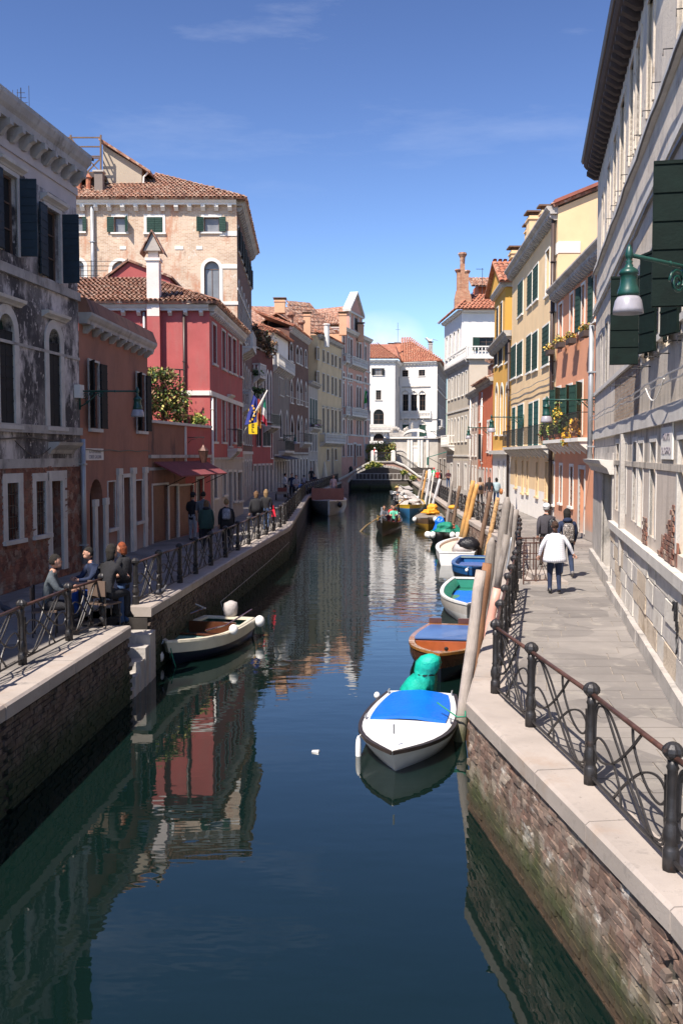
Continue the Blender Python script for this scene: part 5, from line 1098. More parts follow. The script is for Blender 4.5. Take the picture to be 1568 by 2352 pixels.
for x, y in ((-1.15, 0), (1.35, 0), (-1.15, YB), (1.35, YB), (-.75, .2), (5.5, -.05), (5.9, YB)): b = MB(); b.box(-.16, .16, -.14, .14, 0, 1.15); b.lathe([(.17, 1.15), (.14, 1.25), (.02, 1.32)], 8); b.build('stone_post', white_p, h, (x, y, deckz(x)))
def brail(y, a, c):
    b = MB(); A_, C_ = Vector((a, y, deckz(a)+.1)), Vector((c, y, deckz(c)+.1)); L = (C_-A_).length
    b.tube([A_+Vector((0, 0, .95)), C_+Vector((0, 0, .95))], .035, 5); b.tube([A_+Vector((0, 0, .05)), C_+Vector((0, 0, .05))], .025, 4)
    k = int(L/.16)
    for i in range(k+1): p = A_.lerp(C_, i/k); b.tube([p+Vector((0, 0, .05)), p+Vector((.0, 0, .95))], .012, 4)
    for i in range(0, k-3, 4): p, q_ = A_.lerp(C_, i/k), A_.lerp(C_, (i+4)/k); b.tube([p+Vector((0, 0, .05)), q_+Vector((0, 0, .95))], .014, 4)
    return b.build('iron_railing', iron, h)
for y in (.02, YB-.05):
    brail(y, -1.0, 1.2); brail(y, 1.5, 2.6); brail(y, 2.6, 4.2); brail(y, 4.2, 5.4)
b = MB(); 
for a, c in ((-5.6, -4.2), (-4.2, -2.4), (-2.4, -1.2)): b.hexa([(a, -.1, deckz(a)), (c, -.1, deckz(c)), (c, .14, deckz(c)), (a, .14, deckz(a)), (a, -.1, deckz(a)+.16), (c, -.1, deckz(c)+.16), (c, .14, deckz(c)+.16), (a, .14, deckz(a)+.16)])
b.build('wing_coping', stone, h)
for i, (px_, py_) in enumerate(((873, 1058), (861, 1055), (850, 1062), (933, 1075), (953, 1087))):
    p = P(px_-5, py_+10, 111.8); t = thing('wall_tuft', ('large grass tuft near the left stone post of the bridge', 'grass tuft just right of the bridge post', 'small weed low on the left bridge wing', 'weeds over the right half of the bridge arch', 'weeds at the right foot of the bridge arch')[i], 'plant', p); leaves('foliage', [lf_g, lf_y], [(0, 0, 0, (.7, .4, .4, .5, .5)[i], .25, .28)], 220, .14, t)
# ------------------------------------------------------------------ RIGHT BANK
r1x = lambda y: 2.006+.195*y
h = thing('stone_house', 'tall grey-white plastered house with green shutters and a stone-block base at the right edge', 'building', (r1x(28.7), 28.7, QZ))
f = Face(h, (r1x(28.7), 28.7), (r1x(6.8), 6.8), H=11.75)
kw = dict(frame=.1, sill=.0, pane='dark', rec=.34, mul=(1, 2), fm=pl_r1)
for x0, x1, yt, yb in ((1491, 1504, -15, 238), (1464, 1473, 92, 315), (1449, 1457.6, 140, 357), (1427, 1436, 228, 425), (1411, 1417, 315, 468), (1397, 1402, 380, 520), (1384, 1387.5, 445, 590)): f.pwin(x0, x1, yt, yb, **kw)
f.win(15.6, 16.5, 8.6, 10.5, **kw); f.win(17.6, 18.5, 8.6, 10.5, **kw)
kw.update(frame=.14, fm=stone_d)
for k_, (y_, s_) in enumerate(((16.8, (90, 174)), (14.6, (158, 172)), (12.4, (162, 168)), (10.2, (90, None)))): u_ = (28.7-y_)*1.0188; f.win(u_, u_+1.05, 4.75, 6.3, sh=s_, leafw=.5 if k_ < 3 else .62, shm=sh_k, ledges=5, **kw)
f.pwin(1392, 1397, 742, 888, **kw); f.pwin(1380, 1383, 770, 900, **kw)
kw.update(rec=.34, frame=.1, fm=stone, proud=.012, pane='dark', bars=False, mul=(0, 0))
for x0, x1, yt, yb in ((1415, 1421.4, 1017.5, 1174), (1431, 1438.5, 1017.5, 1180), (1453.8, 1461.7, 1017, 1200), (1466.8, 1476.8, 1016, 1213), (1493.6, 1506.5, 1015, 1237), (1557.7, 1577, 1012, 1282)): f.pwin(x0, x1, yt, yb, **kw)
f.pwin(1385, 1407, 1062, 1322, frame=.22, fm=stone_d, sill=0, pane='door', rec=.35)
ub = f.uz(1409, 1100)[0]
uA, uB = f.uz(1409, 1000)[0], f.uz(1466, 1000)[0]; uC, uD = f.uz(1424, 600)[0], f.uz(1452, 600)[0]
f.wall([pl_r1, pl_r1d, stone_d, mat('warm_stained_plaster', (.55, .47, .4), .9, .12, 1.2, [((.3, .25, .21), 2.2, .5, .25, (1, 1, .2)), ((.62, .45, .3), 2, .62, .15, V)], (18, .008)), mortar_q, mat('bared_rough_brickwork', (.3, .22, .17), .95, .3, 5, [((.45, .38, .31), 3, .55, .1, ONE), ((.12, .08, .06), 7, .6, .1, ONE)], (16, .03), brick=((.3, .19, .13), (.38, .28, .2), (.3, .26, .22), .22, .07))], zones=[(ub, 40, 2.98, 5.05, 1), (0, ub, 0, 3.4, 2), (ub, 40, 1.5, 2.98, 3), (ub, 40, 0, 1.45, 4), (uA, uB, 3.92, 4.9, 5), (uC, uD, 6.55, 7.34, 5)])
f.cornice(11.5, .42, .28, wood_d, br=.42, brw=.16, brh=.24, brm=wood_d, brl=.34, sep=False)
b = MB(); b.extr([(0, 11.8), (-.46, 11.8), (-.5, 11.88), (-.46, 11.94), (0, 11.94)], -.05, f.L); f.put(b, 'gutter', brownpipe)
f.band(8.52, .14, .1, stone); f.band(7.35, .14, .1, stone); f.band(4.9, .1, .06, stone); f.band(3.62, .26, .07, stone)
f.band(1.5, .16, .12, stone, ub); f.band(2.95, .1, .02, pl_r1d, ub)
# stone block courses of the base
bs_ = thing
z = .24; rr = 0
hk0 = MB(); hk0.tube([(0, 0, 0), (0, -.2, .0), (0, -.2, -.09)], .009, 5); hkm = hk0.mesh('wall_hook', iron)
for k_ in range(13): obj('wall_hook', hkm, h, f.at(8+k_*1.05, 4.62 if k_ % 2 else 4.68, 0), f.ang); obj('wall_hook', hkm, h, f.at(6+k_*1.2, 8.75, 0), f.ang)
base_a = mat('pale_base_stone', (.62, .58, .52), .8, .15, 2, [((.35, .3, .25), 3, .54, .2, ONE), ((.16, .13, .11), 8, .66, .1, (1, 1, .4))], (20, .015)); base_b = mat('buff_base_stone', (.55, .46, .36), .85, .2, 2, [((.32, .24, .16), 3, .5, .2, ONE)], (14, .03)); base_c = mat('grey_base_stone', (.5, .47, .44), .8, .2, 2, [((.28, .25, .22), 4, .54, .2, (1, 1, .4))], (20, .015)); n = 0
u = ub
while u < f.L: l = RN.uniform(.8, 1.5); b = MB(); b.box(.006, l-.012, -.13-RN.uniform(0, .03), .02, 0, .24); f.put(b, 'plinth_stone', stone_d, u, 0); u += l
for hh in (.34, .3, .32, .28):
    u = ub+(.0 if rr % 2 else -.3)
    while u < f.L:
        l = RN.uniform(.75, 1.35); u_ = max(u, ub)
        if u+l > ub+.1:
            b = MB(); d0, d1 = RN.uniform(.0, .03), RN.uniform(.0, .03); L_ = u+l-u_; e = .011; j = lambda: RN.uniform(-.009, .009)
            b.hexa([(e, -.045-d0, e+j()), (L_-e, -.045-d1, e+j()), (L_-e, .02, e), (e, .02, e), (e, -.04-d0, hh-e+j()), (L_-e, -.04-d1, hh-e+j()), (L_-e, .02, hh-e), (e, .02, hh-e)]); f.put(b, 'stone_block', RN.choice([base_a, base_b, base_c]), u_, z)
        u += l
    z += hh; rr += 1
for k in range(6): b = MB(); b.box(.006, ub/6-.012, -.1, .02, 0, .35); f.put(b, 'plinth_stone', stone_d, k*ub/6, 0)
b = MB(); b.extr([(0, 3.05), (-.34, 3.05), (-.3, 2.96), (-.16, 2.86), (-.1, 2.72), (0, 2.72)], f.uz(1364, 1035)[0], f.uz(1410, 1035)[0]); f.put(b, 'door_hood', stone)
f.pipe(.35, 2.9, 7.0, zinc, .08, .14)
for (z_, r__) in ((7.05, .035), (4.25, .014), (4.15, .012), (8.35, .02)):
    b = MB(); b.tube([(u*.5, -.16-.01*sin(u), z_+.018*sin(u*.7)+.012*sin(u*2.3)) for u in range(1, int(f.L*2))], r__, 5); f.put(b, 'cable', zinc if r__ < .02 else iron)
b = MB(); b.tube([(14.2+.25*k, -.18, 4.2-.24*sin(pi*k/8)) for k in range(9)], .01, 5); f.put(b, 'cable', white_p)
b = MB(); b.box(f.uz(1432, 1100)[0], f.uz(1435, 1100)[0], -.1, 0, .9, 3.6); f.put(b, 'cable_duct', stone_d)
# exposed brick patches in the plaster
u0, u1 = f.uz(1514, 1200)[0], f.uz(1556, 1200)[0]; W_ = u1-u0
b = MB(); b.box(0, 0, 0, 0, 0, 0)
pt = MB(); pt.box(u0+.2, u1, -.004, .02, 1.68, 2.0); pob = f.put(pt, 'brick_patch', brick_m)
ff = Face(h, f.A, f.B, H=11)
wall_bricks(f, pob, u0, u1-.02, 1.68, 2.75, 120, brick_m, .22, .075, zones=lambda u, z: z < 1.68+1.05*((u-u0)/W_)**1.3+.05*sin(u*20))
u2, u3 = f.uz(1477, 1180)[0], f.uz(1487, 1180)[0]; wall_bricks(f, pob, u2, u3, 1.68, 2.2, 20, brick_m, .2, .075, zones=lambda u, z: z < 2.1)
for i, (a_, z_) in enumerate(((1412, 1.0),)): pass
core(h, [(r1x(28.4)+.5, 28.4), (r1x(7.2)+.5, 7.2), (16, 5), (20, 26)], 0, 13.1)
b = MB(); o = h.location; b.poly([(0, 0, 0), (12, -2.2, 0), (12, -2.2, 11.75), (0, 0, 11.75)]); b.build('end_wall', pl_r1, h)
roof(h, [(r1x(29)-.25, 29.2, 13.2), (r1x(6.8)-.2, 6.8, 13.2), (9, 5.5, 14.9), (14, 27.5, 14.9)], W=.24, L=.42)
r = f.rect(1521, 1548, 968, 1030); ua, za = f.uz(1521.5, 1030); ub2 = f.uz(1547, 1030)[0]; sign('white painted quay name panel high on the stone-based wall at the right edge', f, ua, ub2, f.uz(1534, 1055)[1], f.uz(1534, 955)[1], ['FONDAMENTA', 'MINOTTO', 'DEL GAFFARO'], col=grey_ink, size=.15, out=.03)
b = MB(); ug = f.uz(1560, 1370)[0]
ink = flat('black_paint', (.015, .015, .018), .6)
for cv in ([(0, .1), (.06, .13), (.05, .06), (.0, .0), (.09, .02)], [(.16, .12), (.17, -.1), (.26, -.02), (.24, .1), (.15, .13)], [(.34, .16), (.3, -.2), (.42, -.08), (.38, -.3)], [(.3, -.3), (.4, -.42), (.36, -.5)]): b.tube([(p[0], 0, p[1]) for p in smooth_pts([(q[0], q[1]) for q in cv], 5)], .013, 5)
t = thing('graffiti', 'black scrawled graffiti on the stone blocks at the right edge', 'graffiti', (h.location.x+f.at(ug, 1.15, .085)[0], h.location.y+f.at(ug, 1.15, .085)[1], QZ+1.15), f.ang); b.build('paint_line', ink, t)
# salmon house
z3x = lambda x: 996.4+.2604*x
z3y = lambda y: 449.2+.2604*y
z4y = lambda y: 816.7+.2604*y
h = thing('salmon_house', 'salmon pink house with dark green shutters and a balcony full of flowers', 'building', (9.5, 42.4, QZ))
f = Face(h, (9.5, 42.4), (8.95, 31.4), H=10.35)
kw = dict(frame=.1, fm=white_p, rec=.22, pane='dark')
f.pwin(1283.5, 1291.5, 699, 788, sill=.12, **kw); f.pwin(1309.5, 1316.5, 676, 771, sill=.12, **kw); f.pwin(1335.5, 1343, 655, 758, sill=.12, sh=(175, None), leafw=.62, **kw); f.pwin(1364, 1371.5, 628, 735, sill=.12, sh=(175, None), leafw=.5, **kw)
kw.update(sill=0)
for x0, x1 in ((1277, 1287), (1302, 1313), (1325, 1338)): f.pwin(x0, x1, 893-(x0-1277)*.27, 1008, sh=(165, 150), **kw)
f.win(9.6, 10.4, 4.1, 6.5, sh=(165, None), **kw)
for x0, x1, yt, yb in ((1267, 1273, 1066, 1158), (1285.5, 1290.5, 1069, 1155), (1309, 1315.5, 1072, 1163)): f.pwin(x0, x1, yt, yb, frame=.12, fm=white_p, rec=.22, pane='dark', sill=.1, bars=True)
f.pwin(1330, 1342, 1077, 1225, frame=.16, fm=stone, rec=.35, pane='door', sill=0)
f.wall([pl_pink, pl_wgrey], zones=[(0, 12, 0, .35, 1)])
f.cornice(10.1, .5, .3, stone_d, br=.42, brw=.16, brh=.26, brm=stone_d, brl=.36)
u0, u1 = f.uz(1273, 1009)[0], f.uz(1361, 1009)[0]; zb = f.uz(1310, 1009)[1]; f.balcony(max(0.1, u0), u1, zb, .55, 'iron', m=white_p, n=60)
for k in range(30):
    pass
core(h, [(9.8, 42.1), (9.3, 31.6), (18, 31.6), (18, 42.1)], 0, 12.2)
roof(h, [(9.15, 42.6, 11.82), (8.65, 31.2, 11.82), (13, 31.2, 13.4), (13, 42.6, 13.4)], W=.24, L=.42)
for i, (px_, py_) in enumerate(((1278, 800), (1302, 783), (1328, 774), (1362, 757))):
    U, Z = f.uz(px_, py_+8); q = f.at(U, Z, .28); t = thing('window_box', ('window box of yellow and rust flowers, lowest and leftmost on the salmon wall', 'window box of dry yellow flowers, second from the left on the salmon wall', 'window box of yellow flowers under the open green shutter of the salmon house', 'window box of yellow flowers beside the grey drainpipe')[i], 'window box', (h.location.x+q[0], h.location.y+q[1], QZ+Z), f.ang)
    b = MB(); b.box(-.4, .4, -.16, .12, -.14, .06); b.build('box', wood_d, t); leaves('flowers', [fl_y, lf_r, lf_y, lf_d], [(-.15, 0, .18, .42, .2, .18), (-.3, 0, .2, .2, .2, .2)], 260, .06, t, rnd=i)
U, Z = f.uz(1310, 995); q = f.at(U, 0, .45)
for i, (px_, py_, sc, mm, lb) in enumerate(((1268, 985, .35, [lf_r, lf_g], 'rust coloured pot plant at the left end of the flowery balcony'), (1288, 975, .55, [lf_g, lf_y], 'bushy bright green plant on the left of the salmon balcony'), (1303, 950, .5, [fl_y, lf_y, lf_g], 'tall yellow flowering shrub on the salmon balcony'), (1317, 975, .45, [lf_g, lf_d], 'spiky grey-green succulent on the salmon balcony'), (1326, 997, .4, [fl_y, lf_g, fl_y], 'low yellow flowers hanging over the salmon balcony edge'), (1344, 977, .3, [lf_r, fl_y], 'small potted flowers at the right end of the salmon balcony'))):
    U, Z = f.uz(px_, py_); q = f.at(U, Z, .42); t = thing('balcony_plant', lb, 'plant', (h.location.x+q[0], h.location.y+q[1], QZ+Z), f.ang); leaves('foliage', mm, [(0, 0, 0, sc*.8, .2, sc), (0, 0, -.25, sc*.6, .2, .2)], 320, .07, t, rnd=i+20)
    b = MB(); b.lathe([(.09, 0), (.14, .2), (.15, .22)], 8, (0, 0, zb-Z+.0)); b.build('pot', mat('clay_pot', (.35, .12, .07), .8), t)
# yellow house
h = thing('yellow_house', 'tall pale yellow house with green shutters, teal balcony doors and four chimneys', 'building', (10.2, 57.5, QZ))
f = Face(h, (10.2, 57.48), (9.5, 42.43), H=14.0)
kw = dict(frame=.08, fm=white_p, rec=.2, pane='dark', sill=.14)
f.pwin(1190, 1201, 648, 724, sh=(0, 0), **kw); f.pwin(1212, 1222, 630, 703, sh=(0, 0), **kw); f.pwin(1225, 1236, 612, 690, sh=(0, 0), **kw); f.pwin(1253.5, 1262, 574, 677, **kw)
for x0, x1 in ((1174.5, 1185), (1188, 1200)): f.pwin(x0, x1, 795-(x0-1174)*.6, 868-(x0-1174)*.4, sh=(0, 0), **kw)
for x0, x1 in ((1209.5, 1220), (1223, 1235)): f.pwin(x0, x1, 772-(x0-1209)*.6, 855-(x0-1209)*.4, sh=(0, 0), **kw)
f.pwin(1246.5, 1261, 748, 838, sh=(0, 0), **kw)
kw.update(sill=0, shm=sh_t)
for x0, x1, yt in ((1177, 1184, 936), (1190, 1202, 930), (1214.5, 1224, 926), (1227, 1237, 920), (1248, 1261, 916)): f.pwin(x0, x1, yt, 1024, sh=(0, 0), **kw)
for x0, x1, yb in ((1183, 1187, 1120), (1198.5, 1202, 1132), (1209, 1213, 1132), (1231, 1235.5, 1140), (1252, 1259.5, 1148)): f.pwin(x0, x1, 1059+(x0-1198)*.03, yb, frame=.1, fm=pl_yel, rec=.22, pane='dark', sill=.06, bars=False)
f.wall([pl_yel, pl_white], zones=[(0, 16, 0, 1.4, 1)])
f.cornice(13.75, .5, .34, stone_d, br=.4, brw=.16, brh=.24, brm=stone_d, brl=.34); zb = f.uz(1220, 1025)[1]; f.balcony(.5, f.L-.3, zb, .55, 'iron', m=stone, n=90)
f.pipe(f.L-.3, .2, 13.6, brownpipe, .09, .14)
b = MB(); b.box(f.L-1.1, f.L+.02, -.04, .02, 12.0, 12.5); b.box(f.L-.8, f.L+.02, -.04, .02, 9.5, 9.9); f.put(b, 'quoin', white_p)
for z_ in (6.7, 6.4): b = MB(); b.tube([(u*.6, -.1, z_+.03*sin(u*.8)) for u in range(0, 26)], .02, 5); f.put(b, 'cable', zinc)
b = MB(); top = [(9.5, QZ+14), (18, QZ+14), (18, QZ+18.3), (9.9, QZ+14.2)]
g = Face(h, (9.5, 42.43), (18.5, 42.43), H=14.0); g.wall([pl_yel], top=[(0, 14.0), (g.L, 17.7)])
b = MB(); b.box(.02, 1.0, -.03, .02, 12.05, 12.55); g.put(b, 'quoin', white_p)
b = MB(); b.hexa([(-.2, -.25, 14.15), (g.L, -.25, 17.85), (g.L, .2, 17.85), (-.2, .2, 14.15), (-.2, -.25, 14.3), (g.L, -.25, 18.0), (g.L, .2, 18.0), (-.2, .2, 14.3)]); g.put(b, 'verge', mat('verge_tile', (.3, .1, .07), .8))
core(h, [(10.5, 57.2), (9.8, 42.8), (18.2, 42.8), (18.2, 57.2)], 0, 15.3)
roof(h, [(9.95, 57.8, 15.55), (9.25, 42.3, 15.55), (18.5, 42.3, 19.2), (18.5, 57.8, 19.2)], W=.26, L=.44)
for px_, yt, yb, Y, w_, lb in ((1252, 473, 505, 47.6, .5, 'narrow yellow chimney nearest on the pale yellow house'), (1228, 488, 540, 51.8, .8, 'broad yellow chimney in the middle of the yellow house roof'), (1216, 516, 560, 53.5, .5, 'lower slim yellow chimney on the yellow house'), (1186, 568, 590, 57.0, .8, 'farthest wide yellow chimney on the yellow house')): flue(px_, yt, yb, Y, w_, pl_yel, lb, down=.1)
# ochre house
h = thing('ochre_house', 'ochre house with an upper tiled turret and white arched first-floor windows', 'building', (10.76, 67.8, QZ))
f = Face(h, (10.76, 67.8), (10.2, 57.52), H=10.5)
kw = dict(frame=.08, fm=white_p, rec=.2, pane='dark', sill=.12)
for x0, x1, yt, yb in ((1136, 1142, 790, 840), (1146, 1154, 780, 838), (1161, 1171, 772, 830)): f.pwin(x0, x1, yt, yb, sh=(0, 0), shm=sh_n, **kw)
for x0, x1 in ((1138, 1143), (1149, 1155), (1161, 1167)): f.pwin(x0, x1, 885, 998, frame=.2, fm=white_p, rec=.2, pane='light', arch='round', sill=.1)
for x0, x1 in ((1143, 1147), (1155, 1158), (1163, 1168)): f.pwin(x0, x1, 1062, 1130, frame=.12, fm=stone, rec=.2, pane='dark', sill=0)
f.wall([pl_och, pl_white], zones=[(0, 11, 0, 3.2, 1)]); f.cornice(10.3, .5, .34, stone_d, br=.4, brw=.16, brm=stone_d); f.band(3.2, .25, .3, stone)
f.pipe(f.L-.3, 0, 10.2, brownpipe, .08, .12)
core(h, [(11, 67.5), (10.5, 57.8), (18, 57.8), (18, 67.5)], 0, 11.8)
g = Face(h, (10.35, 60.8), (12.3, 60.8), z0=11.9, H=3.4); g.wall([pl_och]); g2 = Face(h, (10.6, 66.5), (10.35, 60.8), z0=11.9, H=3.4); g2.win(1.4, 2.3, .5, 2.6, sh=(0, 0), shm=sh_n, **kw); g2.win(3.6, 4.4, .5, 2.6, sh=(0, 0), shm=sh_n, **kw); g2.wall([pl_och]); g2.cornice(3.3, .35, .3, stone); g.cornice(3.3, .3, .3, stone)
core(h, [(10.8, 66.2), (10.6, 61.1), (14, 61.1), (14, 66.2)], 12, 15.1, 'turret_core')
roof(h, [(9.9, 60.3, 15.5), (14, 60.3, 15.5), (14, 63.4, 17.3), (9.9, 63.4, 17.3)], roof_r, W=.34, L=.5); roof(h, [(14, 66.8, 15.5), (9.9, 66.8, 15.5), (9.9, 63.4, 17.3), (14, 63.4, 17.3)], roof_r, W=.34, L=.5)
b = MB(); b.prism([(-3.2, 0), (3.2, 0), (0, 1.8)], 0, .3); b.v = [(z, x, y) for x, y, z in b.v]; b.build('gable', pl_och, h, (10.2-10.76, 63.5-67.8, 15.5-QZ))
# orange house
h = thing('orange_house', 'orange-red rendered house with a small tiled roof lantern and a narrow dark shutter', 'building', (11.0, 77, QZ))
f = Face(h, (11.05, 77), (10.76, 67.83), H=8.6)
f.win(2.0, 2.8, 2.8, 4.8, sh=(165, 165), shm=sh_n, pane='dark', frame=.06, sill=.1); f.win(1.2, 1.8, 5.8, 7.4, pane='light', frame=.1, fm=white_p); f.win(6, 6.8, 3.4, 5.6, pane='light', frame=.14, fm=white_p); f.win(7.6, 8.3, 3.4, 5.6, pane='light', frame=.14, fm=white_p)
for u in (1, 3.6, 5.6, 7.8): f.win(u, u+.8, 0, 2.1, pane='door', frame=.12, sill=0)
f.wall([pl_orange, pl_wgrey], zones=[(0, 4, 0, 2.0, 1)]); f.cornice(8.4, .35, .28, stone_d, br=.5); f.pipe(3.2, 2, 8, white_p, .05)
core(h, [(11.3, 76.8), (11.1, 68.2), (18, 68), (18, 77)], 0, 9.8); roof(h, [(10.5, 77.2, 10.1), (10.3, 67.9, 10.1), (13, 67.9, 11), (13, 77.2, 11)], roof_m, W=.34, L=.5)
t = thing('roof_lantern', 'small brick roof hatch with its own tiled lid on the orange house', 'roof hatch', (11.6, 70.5, 10.1)); b = MB(); b.box(-.7, 1.2, -.8, .8, 0, 1.1); b.build('hatch_wall', brick_m, t); roof(t, [(10.7, 69.3, 11.3), (13.2, 69.3, 11.3), (13.2, 71.6, 11.7), (10.7, 71.6, 11.7)], roof_m, W=.34, L=.4)
# whitewashed brick house
h = thing('whitewashed_house', 'narrow whitewashed brick house with tall dark windows between the orange and the grey house', 'building', (11.2, 84, QZ))
f = Face(h, (11.2, 84), (11.05, 77.03), H=8.4)
for k in range(3):
    for z0, z1 in ((.1, 2.2), (3.1, 4.8), (5.5, 7.3)): f.win(.7+2.2*k, 1.4+2.2*k, z0, z1, pane='dark', frame=.1, fm=white_p, sill=.08 if z0 > 1 else 0)
f.wall([br_pale]); f.cornice(8.2, .35, .25, stone_d, br=.5); f.pipe(2.2, 0, 8, white_p, .06); core(h, [(11.5, 83.8), (11.4, 77.3), (18, 77), (18, 84)], 0, 9.6)
# tall grey and white house
h = thing('terrace_house', 'tall grey house with white upper walls, a roof balcony and a slender ornate brick chimney', 'building', (10.65, 95, QZ))
f = Face(h, (10.6, 96), (11.2, 84.03), H=11.6)
kw = dict(frame=.12, fm=white_p, rec=.2, sill=.08)
for k in range(6):
    u = 1.2+1.9*k
    f.win(u-.35, u+.35, 8.6, 10.6, pane='glass', **kw); f.win(u-.35, u+.35, 4.4, 6.6, pane='light', arch='round' if k in (2, 3) else None, **kw)
    if k % 2: f.win(u-.45, u+.45, .0, 2.3, pane='door', **{**kw, 'sill': 0})
f.wall([mat('warm_grey_plaster', (.45, .39, .31), .9, .1, .8, [((.25, .21, .17), 1.2, .55, .25, V)]), pl_wgrey], zones=[(0, 13, 0, 2.6, 1)]); f.cornice(11.3, .4, .3, stone_d, br=.5); f.balcony(.6, 4.6, 4.1, .7, 'stone', m=white_p); f.band(7.2, .16, .08); f.band(3.0, .16, .08)
g = Face(h, (11.2, 84), (17, 84), H=11.6); g.wall([mat('cream_side_plaster', (.56, .47, .37), .9, .1, .6, [((.35, .28, .22), 1, .56, .25, V)])])
core(h, [(11, 95.6), (11.55, 84.4), (17, 84.4), (17, 96)], 0, 12.9)
gz = 13.05
g = Face(h, (10.9, 87), (16.5, 87), z0=gz, H=4.6); r = g.rect(1091, 1113, 757, 772); g.win(1.6, 2.9, 1.0, 2.2, pane='glass', frame=.1, fm=white_p, sh=(170, 170), shm=sh_g); g.wall([pl_white]); g.cornice(4.4, .35, .25, white_p)
g2 = Face(h, (10.3, 96), (10.9, 87), z0=gz, H=4.6)
for k in range(4): g2.win(1+2*k, 1.8+2*k, .9, 3.1, pane='glass', frame=.1, fm=white_p)
g2.wall([pl_white]); g2.cornice(4.4, .35, .25, white_p)
core(h, [(10.7, 95.6), (11.25, 87.35), (16.3, 87.35), (16.3, 95.6)], gz, gz+4.5, 'upper_core')
g = Face(h, (11.2, 84), (16, 84), z0=gz, H=.1); g.balcony(-.3, 4.6, .1, .3, 'stone', m=white_p, n=16, corb=False); f2 = Face(h, (10.6, 96), (11.2, 84), z0=gz, H=.1); f2.balcony(0, f2.L, .1, .3, 'stone', m=white_p, n=30, corb=False)
roof(h, [(10.3, 86.4, gz+4.7), (17, 86.4, gz+4.7), (17, 90.5, gz+6.6), (12, 90.5, gz+6.6)], roof_r, W=.34, L=.5); roof(h, [(9.7, 96.4, gz+4.7), (10.3, 86.4, gz+4.7), (12, 90.5, gz+6.6), (12, 94, gz+6.6)], roof_r, W=.34, L=.5)
t = thing('rear_house', 'small terracotta-roofed orange attic behind the grey house and the ochre turret', 'building', (15.5, 98, 17)); b = MB(); a, c = P(1098, 650, 98), P(1140, 672, 98); b.box(a.x-15.5, c.x-15.5+1, 0, 4, c.z-17-1, a.z-17); b.build('wall', pl_orange, t); roof(t, [(a.x-.8, 97.2, a.z-.4), (c.x+2, 97.2, a.z-.4), (c.x+2, 100, a.z+.9), (a.x-.8, 100, a.z+.9)], roof_m, W=.34, L=.5)
a = P(1062, 683, 88.5); t = thing('ornate_chimney', 'slender ornate brick double chimney standing on the grey house roof', 'chimney', (a.x, 88.5, a.z-1)); mm = mat('chimney_brick', (.35, .16, .09), .9, .2, 4, brick=((.4, .17, .09), (.5, .28, .17), (.3, .2, .15), .3, .12)); b = MB()
b.box(-.75, .75, -.4, .4, 0, .9); b.hexa([(-.75, -.4, .9), (.75, -.4, .9), (.75, .4, .9), (-.75, .4, .9), (-.6, -.35, 1.6), (.55, -.35, 1.6), (.55, .35, 1.6), (-.6, .35, 1.6)]); b.box(-.55, -.25, -.3, .3, 1.6, 3.2); b.box(.15, .5, -.3, .3, 1.6, 3.1); b.box(-.25, .15, -.25, .25, 1.6, 4.0); b.build('stack', mm, t)
b = MB(); b.lathe([(.2, 3.2), (.35, 3.45), (.3, 3.55)], 8, (-.42, 0, 0)); b.lathe([(.2, 3.1), (.35, 3.35), (.3, 3.45)], 8, (.35, 0, 0)); b.lathe([(.22, 4.0), (.25, 4.6), (.42, 4.9), (.36, 5.05)], 8, (-.05, 0, 0)); b.build('chimney_cap', roof_m, t)
p = P(1107, 640, 92); t = thing('aerial', 'small thin aerial behind the ochre turret on the right bank', 'aerial', p); b = MB(); b.tube([(0, 0, -1.6), (0, 0, 1)], .03, 4); b.tube([(-.6, 0, .9), (.1, 0, .9)], .03, 4); b.build('mast', iron, t)
# ------------------------------------------------------------------ boats
def bmat(n, c, r=.35, v=.12, **k): return mat(n, c, r, v, 3, [((.3, .29, .26), 5, .66, .1, ONE)] if sum(c) > 1 else (), None, coat=.2, **k)
navy = bmat('navy_boat_paint', (.01, .015, .03)); cream = bmat('cream_boat_paint', (.74, .67, .52)); wht = bmat('white_boat_paint', (.74, .73, .72)); blk = bmat('black_boat_paint', (.006, .006, .008), .4)
mahog = mat('varnished_mahogany', (.1, .035, .018), .25, .25, 6, coat=.5); varn = mat('varnished_oak', (.33, .14, .03), .25, .25, 8, coat=.5); blue_d = bmat('blue_deck_paint', (.06, .13, .32)); blue_b = bmat('bright_blue_paint', (.015, .11, .33)); grn_i = bmat('green_boat_paint', (.02, .2, .13)); wet = mat('wet_hull', (.02, .02, .015), .5)
tarp_b = mat('blue_tarpaulin', (.0, .13, .6), .42, .12, 3, [((.1, .25, .6), 5, .68, .1, ONE)], (4, .035)); tarp_w = mat('white_tarpaulin', (.46, .42, .39), .7, .1, 2, [((.4, .37, .35), 2, .56, .2, ONE)], (4, .04)); teal = mat('teal_cloth', (.0, .4, .3), .55, .15, 6, (), (14, .02)); tarp_g = mat('green_tarpaulin', (.01, .2, .13), .5, .3, 6, (), (9, .03)); org = mat('orange_cloth', (.8, .33, .02), .6, .12, 5, (), (12, .03)); grey_c = mat('grey_cover', (.42, .38, .37), .75, .15, 5, (), (14, .02)); bag = mat('black_bag', (.012, .012, .016), .28, .3, 8, (), (16, .03))
purple = mat('purple_grey_floor', (.2, .1, .12), .5, .2, 3); beige = mat('beige_deck', (.62, .5, .4), .6, .08, 3); plast = flat('white_plastic', (.78, .77, .75), .35); rope_g = flat('green_rope', (.02, .2, .12), .8); rope_w = flat('pale_rope', (.5, .45, .38), .9)
